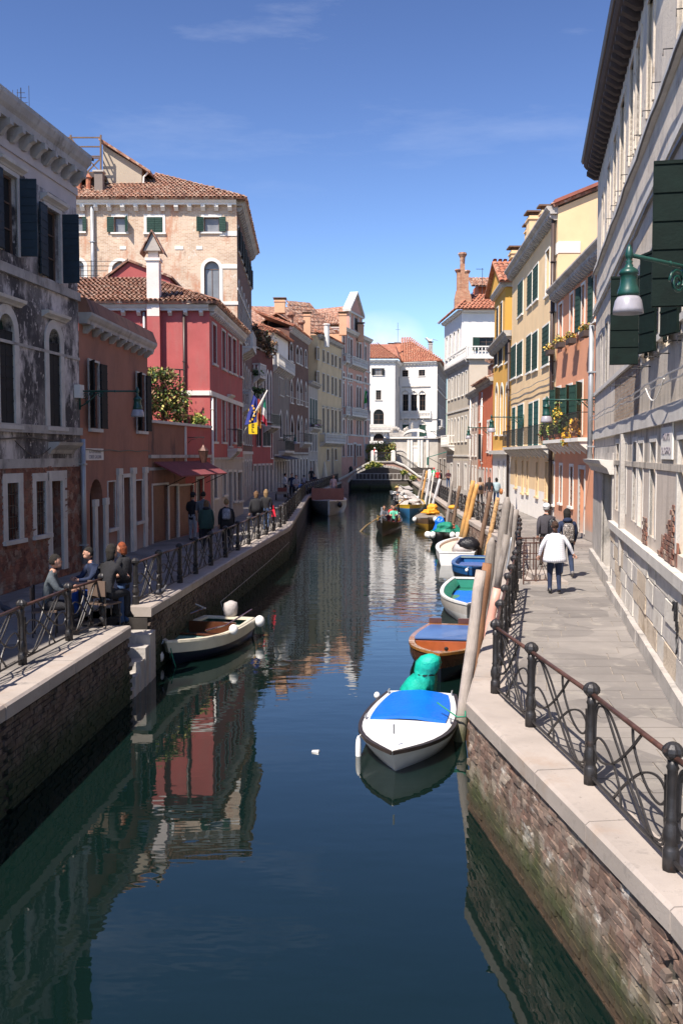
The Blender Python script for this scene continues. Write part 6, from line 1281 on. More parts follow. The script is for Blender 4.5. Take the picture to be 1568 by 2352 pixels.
class Boat:
    def __init__(s, name, label, cat, stern, bow, B, hs, hb, mats, sf=.75, p=2.2, draft=.2, rake=.35, mid=.4, gw=.07, gm=None, group=None, dip=.1, open_=True, floor=.05, im=None, strake=.5, N=18):
        a, c = Vector(stern), Vector(bow); d = c-a; s.L = L = d.length; m = (a+c)/2; s.B = B
        s.t = thing(name, label, cat, (m.x, m.y, 0), atan2(d.y, d.x), group); s.mats = mats
        s.par = (sf, p, mid, hs, hb, dip, rake, draft)
        b = MB(); b.s = True; rings = []
        for k in range(N+1):
            t = k/N; hb_, z, xg = s.hb(t), s.sh(t), s.xx(t); fl = 1-.45*t**3
            row = []
            for w, zz, rk in ((1, z, 0), (.985, z*strake, .3), (.9*fl, 0.0, .65), (.62*fl, -draft*.7, .9), (.0, -draft, 1)): row.append((xg-rake*rk*t**2, hb_*w, zz))
            rings.append(row+[(x, -y, zz) for x, y, zz in row[:-1][::-1]])
        n0 = len(b.v)
        for r in rings: b.v += r
        M = len(rings[0])
        for k in range(N):
            for i in range(M-1):
                b.c = 0 if i in (0, M-2) else (1 if i in (1, M-3) else 2); b.face([n0+k*M+i, n0+k*M+i+1, n0+(k+1)*M+i+1, n0+(k+1)*M+i])
        b.c = 0; b.s = False; b.face([n0+i for i in range(M)])
        b.build('hull', [mats[0], mats[1], wet], s.t)
        g = MB(); gm = gm or mats[0]; W_ = gw
        out = [(s.xx(k/N), s.hb(k/N)+.015, s.sh(k/N)) for k in range(N+1)]
        for sg in (1, -1):
            q = MB
            for k in range(N):
                a_, c_ = out[k], out[k+1]; ia, ic = max(0, a_[1]-W_-.03), max(0, c_[1]-W_-.03); xs = -.05 if k == N-1 else 0
                P_ = [(a_[0], sg*ia, a_[2]-.03), (a_[0], sg*a_[1], a_[2]-.03), (c_[0], sg*c_[1], c_[2]-.03), (c_[0]+xs, sg*ic, c_[2]-.03)]
                g.hexa(P_+[(x, y, z+.055) for x, y, z in P_])
        if sf > .2: z = s.sh(0); g.box(s.xx(0)-.02, s.xx(0)+W_, -s.hb(0)*.98, s.hb(0)*.98, z-.028, z+.026)
        g.build('gunwale', gm, s.t)
        if open_:
            i = MB(); i.s = True; im = im or mats[0]; R_ = []
            for k in range(N+1):
                t = min(k/N, .975); h_ = max(.01, s.hb(t)-W_); z = s.sh(t); R_.append([(s.xx(t)*.985, h_, z-.01), (s.xx(t)*.97, h_*.86, floor+.02), (s.xx(t)*.97, 0, floor), (s.xx(t)*.97, -h_*.86, floor+.02), (s.xx(t)*.985, -h_, z-.01)])
            i.loft(R_, False, False); i.s = False; i.face([0, 1, 2, 3, 4]); i.build('inner_shell', im, s.t)
    def hb(s, t):
        sf, p, mid, hs, hb, dip, rake, dr = s.par
        return s.B/2*(1-max(0, (t-mid)/(1-mid))**p) if t > mid else s.B/2*lerp(sf, 1, sin(pi/2*t/mid))
    def sh(s, t): sf, p, mid, hs, hb, dip, rake, dr = s.par; return lerp(hs, hb, t**1.6)-dip*sin(pi*t)
    def xx(s, t): return s.L*(t-.5)
    def deck(s, t0, t1, m, dz=0, crown=.03, inset=.03, name='foredeck', n=8, nz=0, th=.03):
        b = MB(); b.s = True; R_ = []
        for k in range(n+1):
            t = lerp(t0, t1, k/n); h_ = max(.004, s.hb(t)-inset); z = s.sh(t)+dz; R_.append([(s.xx(t), h_*c, z+crown*(1-c*c)+(RN.uniform(-nz, nz) if abs(c) < 1 else 0)) for c in (1, .75, .5, .25, 0, -.25, -.5, -.75, -1)])
        b.loft(R_, False, False); b.s = False
        for e in (0, n): r_ = R_[e]; b.poly(r_+[(p[0], p[1], p[2]-th) for p in r_[::-1]])
        return b.build(name, m, s.t)
    def seat(s, t, w, m, dz=-.12, name='thwart'):
        h_ = s.hb(t)-.05; b = MB(); z = s.sh(t)+dz; b.box(s.xx(t)-w/2, s.xx(t)+w/2, -h_, h_, z-.03, z); return b.build(name, m, s.t)
    def fender(s, t, side, m=None, r=.1, dz=-.1, long=False):
        b = MB(); b.s = True; x, y, z = s.xx(t), side*(s.hb(t)+r), s.sh(t)+dz
        if long: b.lathe([(.01, -.28), (r*.8, -.22), (r, -.1), (r, .12), (r*.8, .22), (.01, .28)], 8, (x, y, z-.2))
        else: b.ball((x, y, z), (r, r, r*1.15), 10, 7)
        b.tube([(x, y, z+r), (x, side*s.hb(t), s.sh(t)+.02)], .008, 4); return b.build('fender', m or plast, s.t)
    def motor(s, m, cm=None, y=0, tilt=0, h=.55, x=None):
        b = MB(); b.s = True; X = (s.xx(0) if x is None else x)-.28; z = s.sh(0)
        b.loft([[(X+c[0]*.2*w, y+c[1]*.16*w, z+zz) for c in ((1, 0), (.75, .8), (0, 1), (-.8, .75), (-1, 0), (-.8, -.75), (0, -1), (.75, -.8))] for w, zz in ((.7, .0), (1, .06), (1.08, .22), (1, .36), (.7, h-.12), (.25, h-.08))]); q = b.build('outboard_motor', m, s.t)
        a = MB(); a.box(X-.05, X+.07, y-.04, y+.04, -.3, z+.05); a.box(X+.05, s.xx(0)+.04, y-.1, y+.1, z-.2, z+.04); a.build('motor_leg', blk, q); return q
def bxy(px, py, z=.4): g = G(px, py, z); return (g.x, g.y)
# white boat with blue tarpaulin, nearest
B1 = Boat('motorboat', 'white open boat with a bright blue tarpaulin and a teal-wrapped outboard, nearest the camera', 'boat', (1.44, 16.9), (.72, 13.3), 1.54, .31, .37, [wht, wht], sf=.8, p=2.9, gm=mat('dark_rubber_edge', (.03, .022, .02), .5), open_=False, group=None, dip=.02, rake=.5, strake=.7)
B1.deck(.0, .995, wht, .03, .02, .05, 'deck', 14); o = B1.deck(.06, .53, tarp_b, .06, .07, .15, 'tarpaulin', 12, .006, .05); q = B1.motor(teal, h=.62); 
b = MB(); b.s = True; X = B1.xx(0)-.28; b.loft([[(X+.1*f_+.24*w*cos(a*pi/9)*(1+.14*(a % 2)), .02+.16*f_+.26*w*sin(a*pi/9)*(1+.14*(a % 2)), z) for a in range(18)] for w, z, f_ in ((1.25, .1, -1), (1.15, .3, -.8), (.95, .5, -.3), (.72, .62, .1), (.8, .72, .3), (.82, .84, .5), (.6, .95, .7), (.2, 1.0, .75))]); b.build('cloth_wrap', teal, q)
b = MB(); b.tube([(X+.01+.19*cos(a*pi/6), .04+.2*sin(a*pi/6), .62+.01*(a % 2)) for a in range(13)], .016, 5); b.build('tie_cord', bag, q)
for t_, sd in ((.52, 1), (.52, -1), (.05, -1), (.03, 1)):
    b = MB(); x, y, z = B1.xx(t_), sd*(B1.hb(t_)-.08), B1.sh(t_)+.06; b.tube([(x-.08, y, z+.03), (x+.08, y, z+.03)], .014, 6); b.tube([(x, y, z-.03), (x, y, z+.03)], .016, 6); b.build('cleat', zinc, B1.t)
b = MB(); b.tube([(B1.xx(.95), 0, .6), (B1.xx(.95)+.01, 0, .74)], .014, 6); b.build('bow_cleat', zinc, B1.t)
B1.fender(.75, -1, r=.045, long=True); B1.fender(.12, -1, r=.055, dz=.05); 
t = thing('mooring_rope', 'green rope tying the blue-tarpaulin boat to the near grey pole', 'rope', (1.55, 15.2, .55)); b = MB(); b.s = True; b.tube([(.0, 0, .05), (.12, -.1, -.02), (.3, -.25, -.12), (.42, -.3, -.1), (.44, -.15, -.02)], .014, 6); b.build('rope', rope_g, t)
# varnished wooden boat
B2 = Boat('wooden_boat', 'brown varnished wooden boat with a blue stern bench and purple floor', 'boat', (2.62, 22.8), (1.98, 18.8), 1.62, .5, .62, [mahog, navy], sf=.62, p=2.4, gm=varn, gw=.1, im=purple, floor=.2, dip=.06)
B2.deck(.04, .44, blue_d, .035, .0, .1, 'blue_bench', 6); B2.seat(.46, .06, mahog, -.06, 'bench_board'); B2.deck(.9, .995, varn, .02, .01, .02)
for sx in (-1, 1): b = MB(); b.box(B2.xx(0)-.06, B2.xx(0)+.02, sx*.35-.15, sx*.35+.15, .45, .66); b.build('transom_board', mahog, B2.t)
b = MB(); b.box(B2.xx(.45), B2.xx(.47), -.7, .7, .2, .46); b.build('bench_front', mat('orange_mahogany', (.35, .09, .025), .3, .2, 5, coat=.4), B2.t)
b = MB(); b.ball((B2.xx(.93), .1, .68), .045, 8, 6); b.build('knob', blk, B2.t)
# white boat, green and blue inside
B3 = Boat('motorboat', 'scuffed white boat lined with green netting and a bright blue floor sheet', 'boat', (4.3, 31.2), (3.35, 25.2), 1.75, .55, .62, [bmat('scuffed_white_paint', (.62, .58, .54)), wht], sf=.7, p=2.6, gm=wht, gw=.08, im=grn_i, floor=.22, dip=.05)
B3.deck(.15, .72, tarp_b, -.3, .02, .1, 'floor_sheet', 8, .01); B3.deck(.72, .93, mat('grey_slab', (.25, .22, .2)), -.25, .0, .1, 'bow_locker', 4)
b = MB(); b.s = True; pts = []; R_ = []
for k in range(9): t_ = .02+.6*k/8; R_.append([(B3.xx(t_), (B3.hb(t_)-.05)*sg, B3.sh(t_)+dz) for sg, dz in ((1, .03), (.85, -.05), (.68, -.2))])
b.loft(R_, False, False); R2 = [[(x, -y, z) for x, y, z in r] for r in R_]; b.loft(R2, False, False); b.build('green_netting', tarp_g, B3.t)
# blue boat
B4 = Boat('blue_boat', 'deep blue boat with a shiny blue foredeck between the two white boats', 'boat', (5.3, 37.5), (4.5, 32.6), 1.65, .6, .72, [blue_b, navy], sf=.72, p=2.4, gm=blue_b, gw=.12, im=blue_b, floor=.3, dip=.04, strake=.6)
B4.deck(.12, .8, bmat('pale_blue_floor', (.1, .16, .4)), -.18, .02, .14, 'cockpit_floor', 6); B4.seat(.55, .12, navy, -.08); B4.seat(.08, .2, bmat('grey_green_paint', (.25, .33, .3)), .02, 'stern_board'); B4.fender(.96, -1, r=.06)
# white boat with beige deck, stern towards us
B5 = Boat('motorboat', 'pale grey-white boat with a beige deck, stern to the camera, black bag in its corner', 'boat', (4.78, 39.3), (5.55, 45.2), 1.85, .55, .68, [wht, wht], sf=.78, p=2.2, gm=wht, gw=.13, im=beige, floor=.25, dip=.0)
B5.deck(.05, .86, beige, -.1, .03, .16, 'inner_deck', 8)
b = MB(); b.s = True; r = random.Random(3); b.loft([[(B5.xx(.06)+x, -.1-y, .55+z+r.uniform(-.05, .05)) for x, y, z in ((0, -.3, 0), (.5, -.3, .1), (.9, .2, .1), (.5, .7, .05), (0, .6, 0))], [(B5.xx(.1)+x, -.1-y, .85+z) for x, y, z in ((0, -.1, 0), (.4, -.1, .12), (.55, .2, .15), (.4, .45, 0), (0, .4, 0))]]); b.build('grey_cover', grey_c, B5.t)
t = thing('rubbish_bag', 'black rubbish bag lying on the beige deck of the white boat', 'bag', (5.35, 40.0, .78)); b = MB(); b.s = True; r = random.Random(9); b.loft([[(w*.48*cos(a*pi/5)*r.uniform(.8, 1.15), w*.4*sin(a*pi/5)*r.uniform(.8, 1.15), z+r.uniform(-.04, .04)) for a in range(10)] for w, z in ((.5, -.2), (1, -.1), (1.05, .08), (.75, .26), (.3, .36))]); b.build('bag', bag, t)
# dark boat under tarpaulins
B6 = Boat('covered_boat', 'dark boat heaped with green and blue tarpaulins and hung with white ball fenders', 'boat', (6.0, 52.0), (5.0, 46.9), 1.8, .6, .75, [blk, blk], sf=.7, p=2.2, im=tarp_g, floor=.3)
B6.deck(.02, .8, tarp_g, .05, .16, .0, 'green_tarpaulin', 10, .04)
def lump(parent, m, c, r_, name, seed=1, sq=1.0):
    b = MB(); r = random.Random(seed); fo = [r.uniform(.72, 1.2) for _ in range(12)]; b.loft([[(c[0]+r_[0]*w*cos(a*pi/6)*fo[a]*r.uniform(.85, 1.1), c[1]+r_[1]*w*sin(a*pi/6)*fo[a]*r.uniform(.85, 1.1), c[2]+r_[2]*(z+r.uniform(-.08, .08))) for a in range(12)] for w, z in ((.95, -1), (1.1, -.6), (.85, -.1), (.9, .3), (.6, .62), (.2, .8))]); return b.build(name, m, parent)
lump(B6.t, tarp_b, (1.2, -.25, 1.1), (.34, .34, .45), 'blue_motor_wrap', 4); lump(B6.t, tarp_g, (1.6, .1, .95), (.5, .5, .35), 'green_bundle', 6); lump(B6.t, mat('brick_red_cloth', (.4, .12, .08), .7), (.7, .2, .95), (.4, .3, .15), 'red_cloth', 8)
for t_, sd in ((.9, 1), (.8, 1), (.72, -1), (.86, -1), (.6, -1)): B6.fender(t_, sd, r=.15)
# flat decked work boat
B7 = Boat('work_boat', 'weathered brown flat-decked boat with an orange-wrapped outboard', 'boat', (6.05, 64), (5.25, 57.5), 2.0, .65, .8, [bmat('brown_boat_paint', (.13, .08, .05)), bmat('yellow_brown_stripe', (.35, .2, .03))], sf=.7, p=2.6, open_=False, gm=wood_g)
B7.deck(.0, .99, wood_g, .02, .03, .02, 'deck', 10); lump(B7.t, org, (-2.2, .1, 1.05), (.34, .36, .42), 'orange_motor_wrap', 5); lump(B7.t, org, (-1.7, -.1, .9), (.35, .4, .16), 'orange_cloth', 15); B7.fender(.93, 1, r=.15); B7.fender(.75, -1, r=.14)
# long boat under white sheets
B8 = Boat('covered_boat', 'yellow-rimmed blue boat lying under pale grey sheets beside the gondola', 'boat', (5.9, 80), (4.95, 69), 2.3, .8, .95, [bmat('yellow_boat_paint', (.7, .45, .03)), bmat('blue_white_hull', (.04, .2, .45))], sf=.8, p=2.6, gm=bmat('yellow_boat_paint', (.7, .45, .03)), open_=False, strake=.72)
B8.deck(.0, .93, tarp_w, .0, .3, .12, 'white_sheet', 16, .07, .1); lump(B8.t, tarp_w, (2.6, .3, 1.05), (.9, .6, .28), 'sheet_bundle', 2); lump(B8.t, grey_c, (-.5, -.3, 1.15), (.8, .5, .22), 'grey_bundle', 12); lump(B8.t, wht, (.3, -.45, 1.35), (.25, .25, .12), 'white_parcel', 13)
B9 = Boat('covered_boat', 'far boat with a smooth peaked white cover beyond the yellow-rimmed one', 'boat', (6.3, 93), (5.4, 82.5), 2.1, .7, .9, [wht, wht], sf=.8, open_=False); B9.deck(.0, .95, tarp_w, .0, .5, .05, 'white_cover', 10, .03); B9.fender(.3, 1, r=.15)
B10 = Boat('rowing_boat', 'small grey dinghy with a white bundle, last before the bridge arch', 'boat', (7.3, 104), (5.2, 101), 1.8, .6, .75, [bmat('grey_boat_paint', (.35, .38, .42)), navy], sf=.7, im=grey_c, floor=.3); lump(B10.t, tarp_w, (-.3, 0, .95), (.4, .4, .35), 'white_bundle', 21)
b = MB(); b.tube([(-.5, .6, .8), (1.4, .7, 1.4)], .05, 5); b.build('oar', wood_g, B10.t)
B10b = Boat('rowing_boat', 'dark moored boat tucked against the quay just before the bridge', 'boat', (7.6, 108), (6.4, 105.2), 1.7, .7, .9, [navy, navy], sf=.7, open_=False); B10b.deck(0, .95, grey_c, .05, .3, .05, 'grey_cover', 8, .04)
# cream dinghy on the left
B11 = Boat('dinghy', 'cream and navy dinghy with a green interior moored alone at the left quay', 'boat', (-2.85, 24.1), (-3.8, 20.4), 1.6, .46, .56, [cream, navy], sf=.86, p=3.0, gm=cream, gw=.13, im=mat('dark_green_liner', (.01, .07, .05), .5), floor=.16, dip=.04, rake=.5, strake=.5)
B11.seat(.52, .12, mahog, -.05); B11.seat(.2, .35, cream, -.06, 'stern_seat'); B11.seat(.82, .1, mahog, -.06)
b = MB(); b.box(B11.xx(.3), B11.xx(.32), -.6, .6, .28, .55); b.build('locker_front', mahog, B11.t)
b = MB(); 
for k in range(9): x = B11.xx(.55+.035*k); b.box(x, x+.03, -.55+.03*k, .55-.03*k, .34, .36)
b.build('floor_slats', bmat('pale_green_slats', (.25, .4, .33)), B11.t)
b = MB(); b.tube([(B11.xx(.0)+.1, .62, .7), (B11.xx(.55), .72, .66), (B11.xx(.8), .6, .7)], .02, 6); b.tube([(B11.xx(.0)+.1, -.62, .7), (B11.xx(.55), -.72, .66), (B11.xx(.8), -.55, .7)], .02, 6); b.build('rub_rail', mahog, B11.t)
B11.motor(grey_c, h=.5, y=.0, x=B11.xx(0)+.22); B11.fender(.02, 1, r=.13, dz=-.05); B11.fender(.55, 1, r=.11, dz=.1); B11.fender(.97, -1, r=.13, dz=-.35)
b = MB(); b.s = True; b.tube([(B11.xx(.1), -.5, .72), (B11.xx(.15)-.2, -1.3, 1.02), (B11.xx(.1)-.3, -1.7, 1.15)], .022, 6); b.build('boat_hook', zinc, B11.t)
t = thing('mooring_rope', 'thin green rope dropping from the bow of the cream dinghy into the water', 'rope', (-3.72, 20.5, .4)); b = MB(); b.s = True; b.tube([(0, 0, 0), (.05, -.05, -.2), (.14, -.1, -.45)], .012, 5); b.build('rope', rope_g, t)
# grey barge
B12 = Boat('barge', 'broad grey cargo barge with a reddish hold panel and a white bow rim', 'boat', (-1.1, 82), (-.95, 71), 2.9, 1.0, 1.15, [bmat('grey_barge_paint', (.3, .31, .3)), bmat('grey_barge_paint', (.3, .31, .3))], sf=.8, p=3.2, gm=wht, gw=.2, im=wood_d, floor=.3, dip=.05, draft=.3, rake=.9, strake=.5)
b = MB(); b.box(B12.xx(.62), B12.xx(.64), -1.35, 1.2, .6, 1.95); b.box(B12.xx(.1), B12.xx(.62), 1.12, 1.2, .6, 1.9); b.box(B12.xx(.1), B12.xx(.62), -1.35, -1.28, .6, 1.9); b.box(B12.xx(.1), B12.xx(.62), -1.3, 1.15, .6, 1.2); b.build('cargo_hold', mat('reddish_brown_panel', (.3, .13, .1), .8, .15, 2), B12.t)
B12.deck(.7, .985, bmat('barge_deck', (.4, .36, .33)), .0, .06, .1); B12.fender(.9, 1, bag, .2, dz=-.3); b = MB(); b.box(B12.xx(.985), B12.xx(1)+.04, -.06, .06, .1, 1.25); b.build('stem_post', zinc, B12.t)
for sd in (1, -1):
    b = MB(); b.tube([(B12.xx(.9), sd*(B12.hb(.9)+.01), .8), (B12.xx(.9), sd*(B12.hb(.9)+.05), .8)], .09, 8); b.build('porthole', blk, B12.t)
t = thing('tow_line', 'thin light line slung low along the left quay wall behind the dinghy', 'rope', (-3.0, 24.4, .8)); b = MB(); b.tube([(-.1, .4, -.3), (-.38, 2, -.3), (-.02, 6.6, -.22), (.4, 12, -.12), (.72, 17, 0)], .008, 4); b.build('line', rope_w, t)
# gondola
GS, GB = Vector((3.75, 65.5)), Vector((2.25, 53.0)); Gd = Boat('gondola', 'black gondola carrying three passengers towards the camera', 'gondola', GS[:], GB[:], 1.5, .75, .95, [blk, blk], sf=.08, p=2.0, mid=.5, gw=.07, gm=blk, im=mat('dark_red_upholstery', (.12, .015, .02), .6), floor=.25, dip=.38, draft=.15, rake=.6, N=24)
Gd.deck(.72, .99, blk, .02, .05, .02, 'foredeck', 8); Gd.deck(.01, .3, blk, .02, .05, .02, 'stern_deck', 6)
b = MB(); b.s = False; x = Gd.xx(1); b.loft([[(x-.1, -.02, .8), (x+.1, -.02, .8), (x+.1, .02, .8), (x-.1, .02, .8)], [(x+.0, -.02, 1.3), (x+.18, -.02, 1.3), (x+.18, .02, 1.3), (x, .02, 1.3)], [(x-.12, -.02, 1.62), (x+.1, -.02, 1.7), (x+.1, .02, 1.7), (x-.12, .02, 1.62)]])
for k in range(5): b.box(x+.12, x+.32, -.015, .015, .9+.09*k, .94+.09*k)
b.build('iron_prow', zinc, Gd.t)
b = MB(); x = Gd.xx(0); b.s = True; b.tube([(x+.2, 0, .7), (x-.15, 0, 1.1), (x-.25, 0, 1.5), (x-.1, 0, 1.75)], [.1, .08, .05, .03], 6); b.build('stern_curl', blk, Gd.t)
b = MB(); b.box(Gd.xx(.5)-.12, Gd.xx(.5)+.1, -.5, .5, .3, 1.0); b.box(Gd.xx(.5), Gd.xx(.5)+.6, -.5, .5, .3, .5); b.build('seat', mat('dark_red_upholstery', (.12, .015, .02), .6), Gd.t)
for sd in (1, -1): b = MB(); b.lathe([(.05, .75), (.07, .85), (.03, .95), (.05, 1.05), (.01, 1.1)], 6, (Gd.xx(.58), sd*.66, -.2)); b.build('brass_horse', flat('brass', (.6, .42, .12), .3, .8), Gd.t)
t = thing('oar', 'long pale wooden oar slanting from the gondolier into the water', 'oar', (0, 0, 0)); a = P(921, 1154, 62.3); c = P(819, 1222, 56.6); t.location = c
b = MB(); b.s = True; d = a-c; b.tube([(0, 0, -.2), d*.2, d*.3, d*1.12], [.07, .06, .035, .03], 6); b.build('shaft', wood_o, t)
# ------------------------------------------------------------------ mooring poles
def pole(tx, ty, bx, by, w, m, label, offs=.35, Y=None, tip=0, kind=None, bend=0):
    if Y is None:
        best = None
        for k in range(0, 600):
            s = .3+k*.01; px, py = lerp(tx, bx, s), lerp(ty, by, s)
            if py <= 1060: continue
            g = G(px, py, 0); e = g.x-(pl(RE, g.y)-offs)
            if best is None or abs(e) < best[0]: best = (abs(e), g)
        g = best[1]
    else: s_ = (1044+10072/Y-ty)/(by-ty); px = lerp(tx, bx, s_); g = P(px, 1044+10072/Y, Y); g.z = 0
    top = P(tx, ty, g.y+.0); base = Vector((g.x, g.y, 0)); d = top-base
    t = thing('mooring_pole', label, 'mooring pole', base); r = w*.46; n = 9; rr = random.Random(int(tx*7)); pts = []; rad = []
    for k in range(-2, n+1):
        f = k/n; pts.append(d*f+Vector((rr.uniform(-.012, .012), rr.uniform(-.012, .012), 0))*(1 if k > 0 else 0)); rad.append(r*(1.12-.16*max(0, f))*rr.uniform(.96, 1.04))
    b = MB(); b.s = True
    if isinstance(m, list):
        cut = [0, 4, 8, 11]
        for i, mm in enumerate(m):
            q = MB(); q.s = True; sc_ = 1.0+(.03 if i < 2 else -.12); q.tube(pts[cut[i]:cut[i+1]+1], [x*sc_ for x in rad[cut[i]:cut[i+1]+1]], 12); q.build(['lower_sleeve', 'pink_sleeve', 'pole_top'][i], mm, t)
    else:
        if tip: pts.append(d*(1+tip)); rad.append(r*.35)
        b.tube(pts, rad, 12); b.build('pole_shaft', m, t)
    return t
pole(1104, 1310, 1055, 1712, .195, mat('pale_weathered_pole', (.42, .36, .32), .85, .2, 3, [((.2, .16, .13), 3, .58, .15, (3, 3, .25)), ((.1, .1, .05), 3, 1, 0, (.1, .6, .4, 'z'))], (14, .02, (4, 4, .35))), 'thick pale grey mooring pole nearest the camera, beside the blue-tarpaulin boat', Y=15.1)
pole(1119, 1294, 1075, 1654, .19, mat('russet_pole', (.25, .12, .06), .85, .25, 3, [((.12, .07, .05), 3, .55, .2, (3, 3, .3))], (14, .015, (4, 4, .35))), 'russet brown mooring pole right behind the nearest grey one', Y=16.6)
pole(1162, 1228, 1096, 1602, .165, [mat('orange_sleeve', (.62, .16, .06), .5), mat('pink_sleeve_paint', (.66, .34, .27), .5, .12, 2, [((.5, .25, .15), 2, .6, .2, ONE)]), wood_g], 'leaning pole with a pink and orange painted sleeve and a bare grey top', Y=18.1)
pole(1037, 1105, 1026, 1203, .2, wood_g, 'grey mooring pole at the left end of the middle group, by the orange float'); pole(1055, 1116, 1037, 1218, .19, wood_b, 'slim brown pole second from the left in the middle group')
pole(1086, 1104, 1059, 1227, .24, wood_o, 'orange larch pole, left of the bright pair, left of the two'); pole(1095, 1112, 1066, 1233, .24, wood_o, 'orange larch pole, right-hand one of the bright pair')
pole(1126, 1130, 1101, 1258, .22, wood_b, 'reddish brown pole between the bright pair and the barked pole'); pole(1143, 1143, 1114, 1280, .2, mat('barked_pole', (.5, .3, .13), .8, .3, 5, [((.2, .11, .06), 7, .52, .1, ONE)], (12, .03)), 'knotty peeled-bark pole with a slanting cut top')
pole(1163, 1156, 1146, 1287, .26, wood_g, 'thick grey pole with a sharpened top over the blue boat', tip=.05); pole(1173, 1163, 1161, 1290, .2, wood_g, 'narrow grey pole touching the sharpened one on its right', tip=.03)
pole(1185, 1170, 1172, 1290, .19, wood_g, 'rightmost grey pole of the middle group, near the railing'); pole(1128, 1252, 1118, 1340, .22, wood_g, 'short grey stake standing at the corner of the blue boat', tip=.06)
pole(1174.5, 1234, 1158, 1341, .07, zinc, 'thin shiny metal pipe beside the pole with the pink sleeve')
pole(974, 1079, 960, 1145, .22, wood_g, 'far grey pole nearest the bridge'); pole(980, 1081, 968, 1142, .2, wood_o, 'far tan pole next to the last grey pole by the bridge'); pole(989, 1086, 976, 1160, .26, mat('silver_pole', (.45, .45, .46), .7, .15, 3), 'far silvery pole beside the sheet-covered boat'); pole(996, 1083, 986, 1150, .12, white_p, 'far thin white pole behind the silvery ones'); pole(1010, 1100, 990, 1173, .26, mat('silver_pole', (.45, .45, .46), .7), 'long leaning silvery pole between the covered boat and the quay')
t = thing('float', 'small orange float lying on the quay coping between two poles', 'float', G(1040, 1170, 1.5)); b = MB(); b.s = True; b.ball((0, 0, .12), (.3, .2, .14), 10, 6); b.build('float_body', org, t)
# ------------------------------------------------------------------ street lamps on brackets
def lamp(label, root, d, L, z, s=1, sb=1):
    d = Vector(d).normalized(); t = thing('street_lamp', label, 'street lamp', (root[0], root[1], z), atan2(d.y, d.x), None)
    b = MB(); b.s = True; b.tube([(0, 0, 0), (L, 0, 0)], .026*s, 8); b.tube([(0, 0, .12*s), (0, 0, -.5*s)], .03*s, 8); b.ball((L*.62, 0, 0), .035*s, 8, 6); b.build('arm', lampg, t)
    b = MB(); b.s = True; s_0 = s; s = s*sb
    b.tube([(0, 0, -.42*s), (.12*s, 0, -.36*s), (.3*s, 0, -.22*s), (.45*s, 0, -.08*s), (.5*s, 0, -.03)], .018*s, 6)
    for cx, cz, r0 in ((.56*s, -.1*s, .08*s), (.3*s, -.09*s, .06*s), (.14*s, -.14*s, .09*s), (.2*s, -.3*s, .05*s)):
        b.tube([(cx+r0*(1-k/22)*cos(k*.62), 0, cz+r0*(1-k/22)*sin(k*.62)) for k in range(19)], .011*s, 5)
    b.build('scroll_bracket', lampg, t); s = s_0
    b = MB(); b.s = True; x = L+.02; b.lathe([(.01, .12), (.025, .09), (.04, .05), (.05, .0), (.04, -.04), (.022, -.06), (.045, -.08), (.03, -.1), (.05, -.125), (.045, -.14), (.09, -.17), (.11, -.2), (.115, -.225), (.1, -.235), (.098, -.3), (.102, -.36), (.12, -.41), (.13, -.45), (.13, -.49)], 22, (0, 0, 0)); b.v = [(x+p[0]*s, p[1]*s, p[2]*s) for p in b.v]; b.build('lamp_hood', lampg, t)
    b = MB(); b.s = True; b.lathe([(.118, -.48), (.155, -.54), (.175, -.64), (.18, -.69), (.17, -.69), (.135, -.56)], 22); b.v = [(x+p[0]*s, p[1]*s, p[2]*s) for p in b.v]; b.build('glass_shade', lampglass, t)
    return t
lamp('large green street lamp with a frosted shade on a scrolled arm, upper right', (3.9, 9.72), (-1.3, -1.02), 1.64, 6.42, .76, 2.1)
g = P(188, 898, 25.7); lamp('green street lamp on a long arm over the brown house at the left', (-7.05, 25.75), (1, .05), 1.52, P(188, 898, 25.7).z)
g = P(1366, 919, 33.6); lamp('green street lamp reaching across the flowered balcony of the salmon house', (8.95, 33.4), (-1, .02), 1.75, g.z, 1.15)
g = P(1188, 958, 52); lamp('green street lamp in front of the teal shutters of the yellow house', (9.9, 52), (-1, .02), 1.7, g.z, 1.2); g = P(1107, 982, 70); lamp('small distant green street lamp by the orange house', (10.85, 70), (-1, .02), 1.5, g.z, 1.2)
g = P(645, 1000, 86); lamp('distant dark street lamp on the grey house of the left bank', (-5.2, 86), (1, .0), 1.0, g.z, 1.1); g = P(1010, 965, 112); lamp('farthest street lamp, by the green awning beyond the bridge', (11.2, 112), (-1, 0), 1.3, P(1010, 990, 112).z, 1.2)
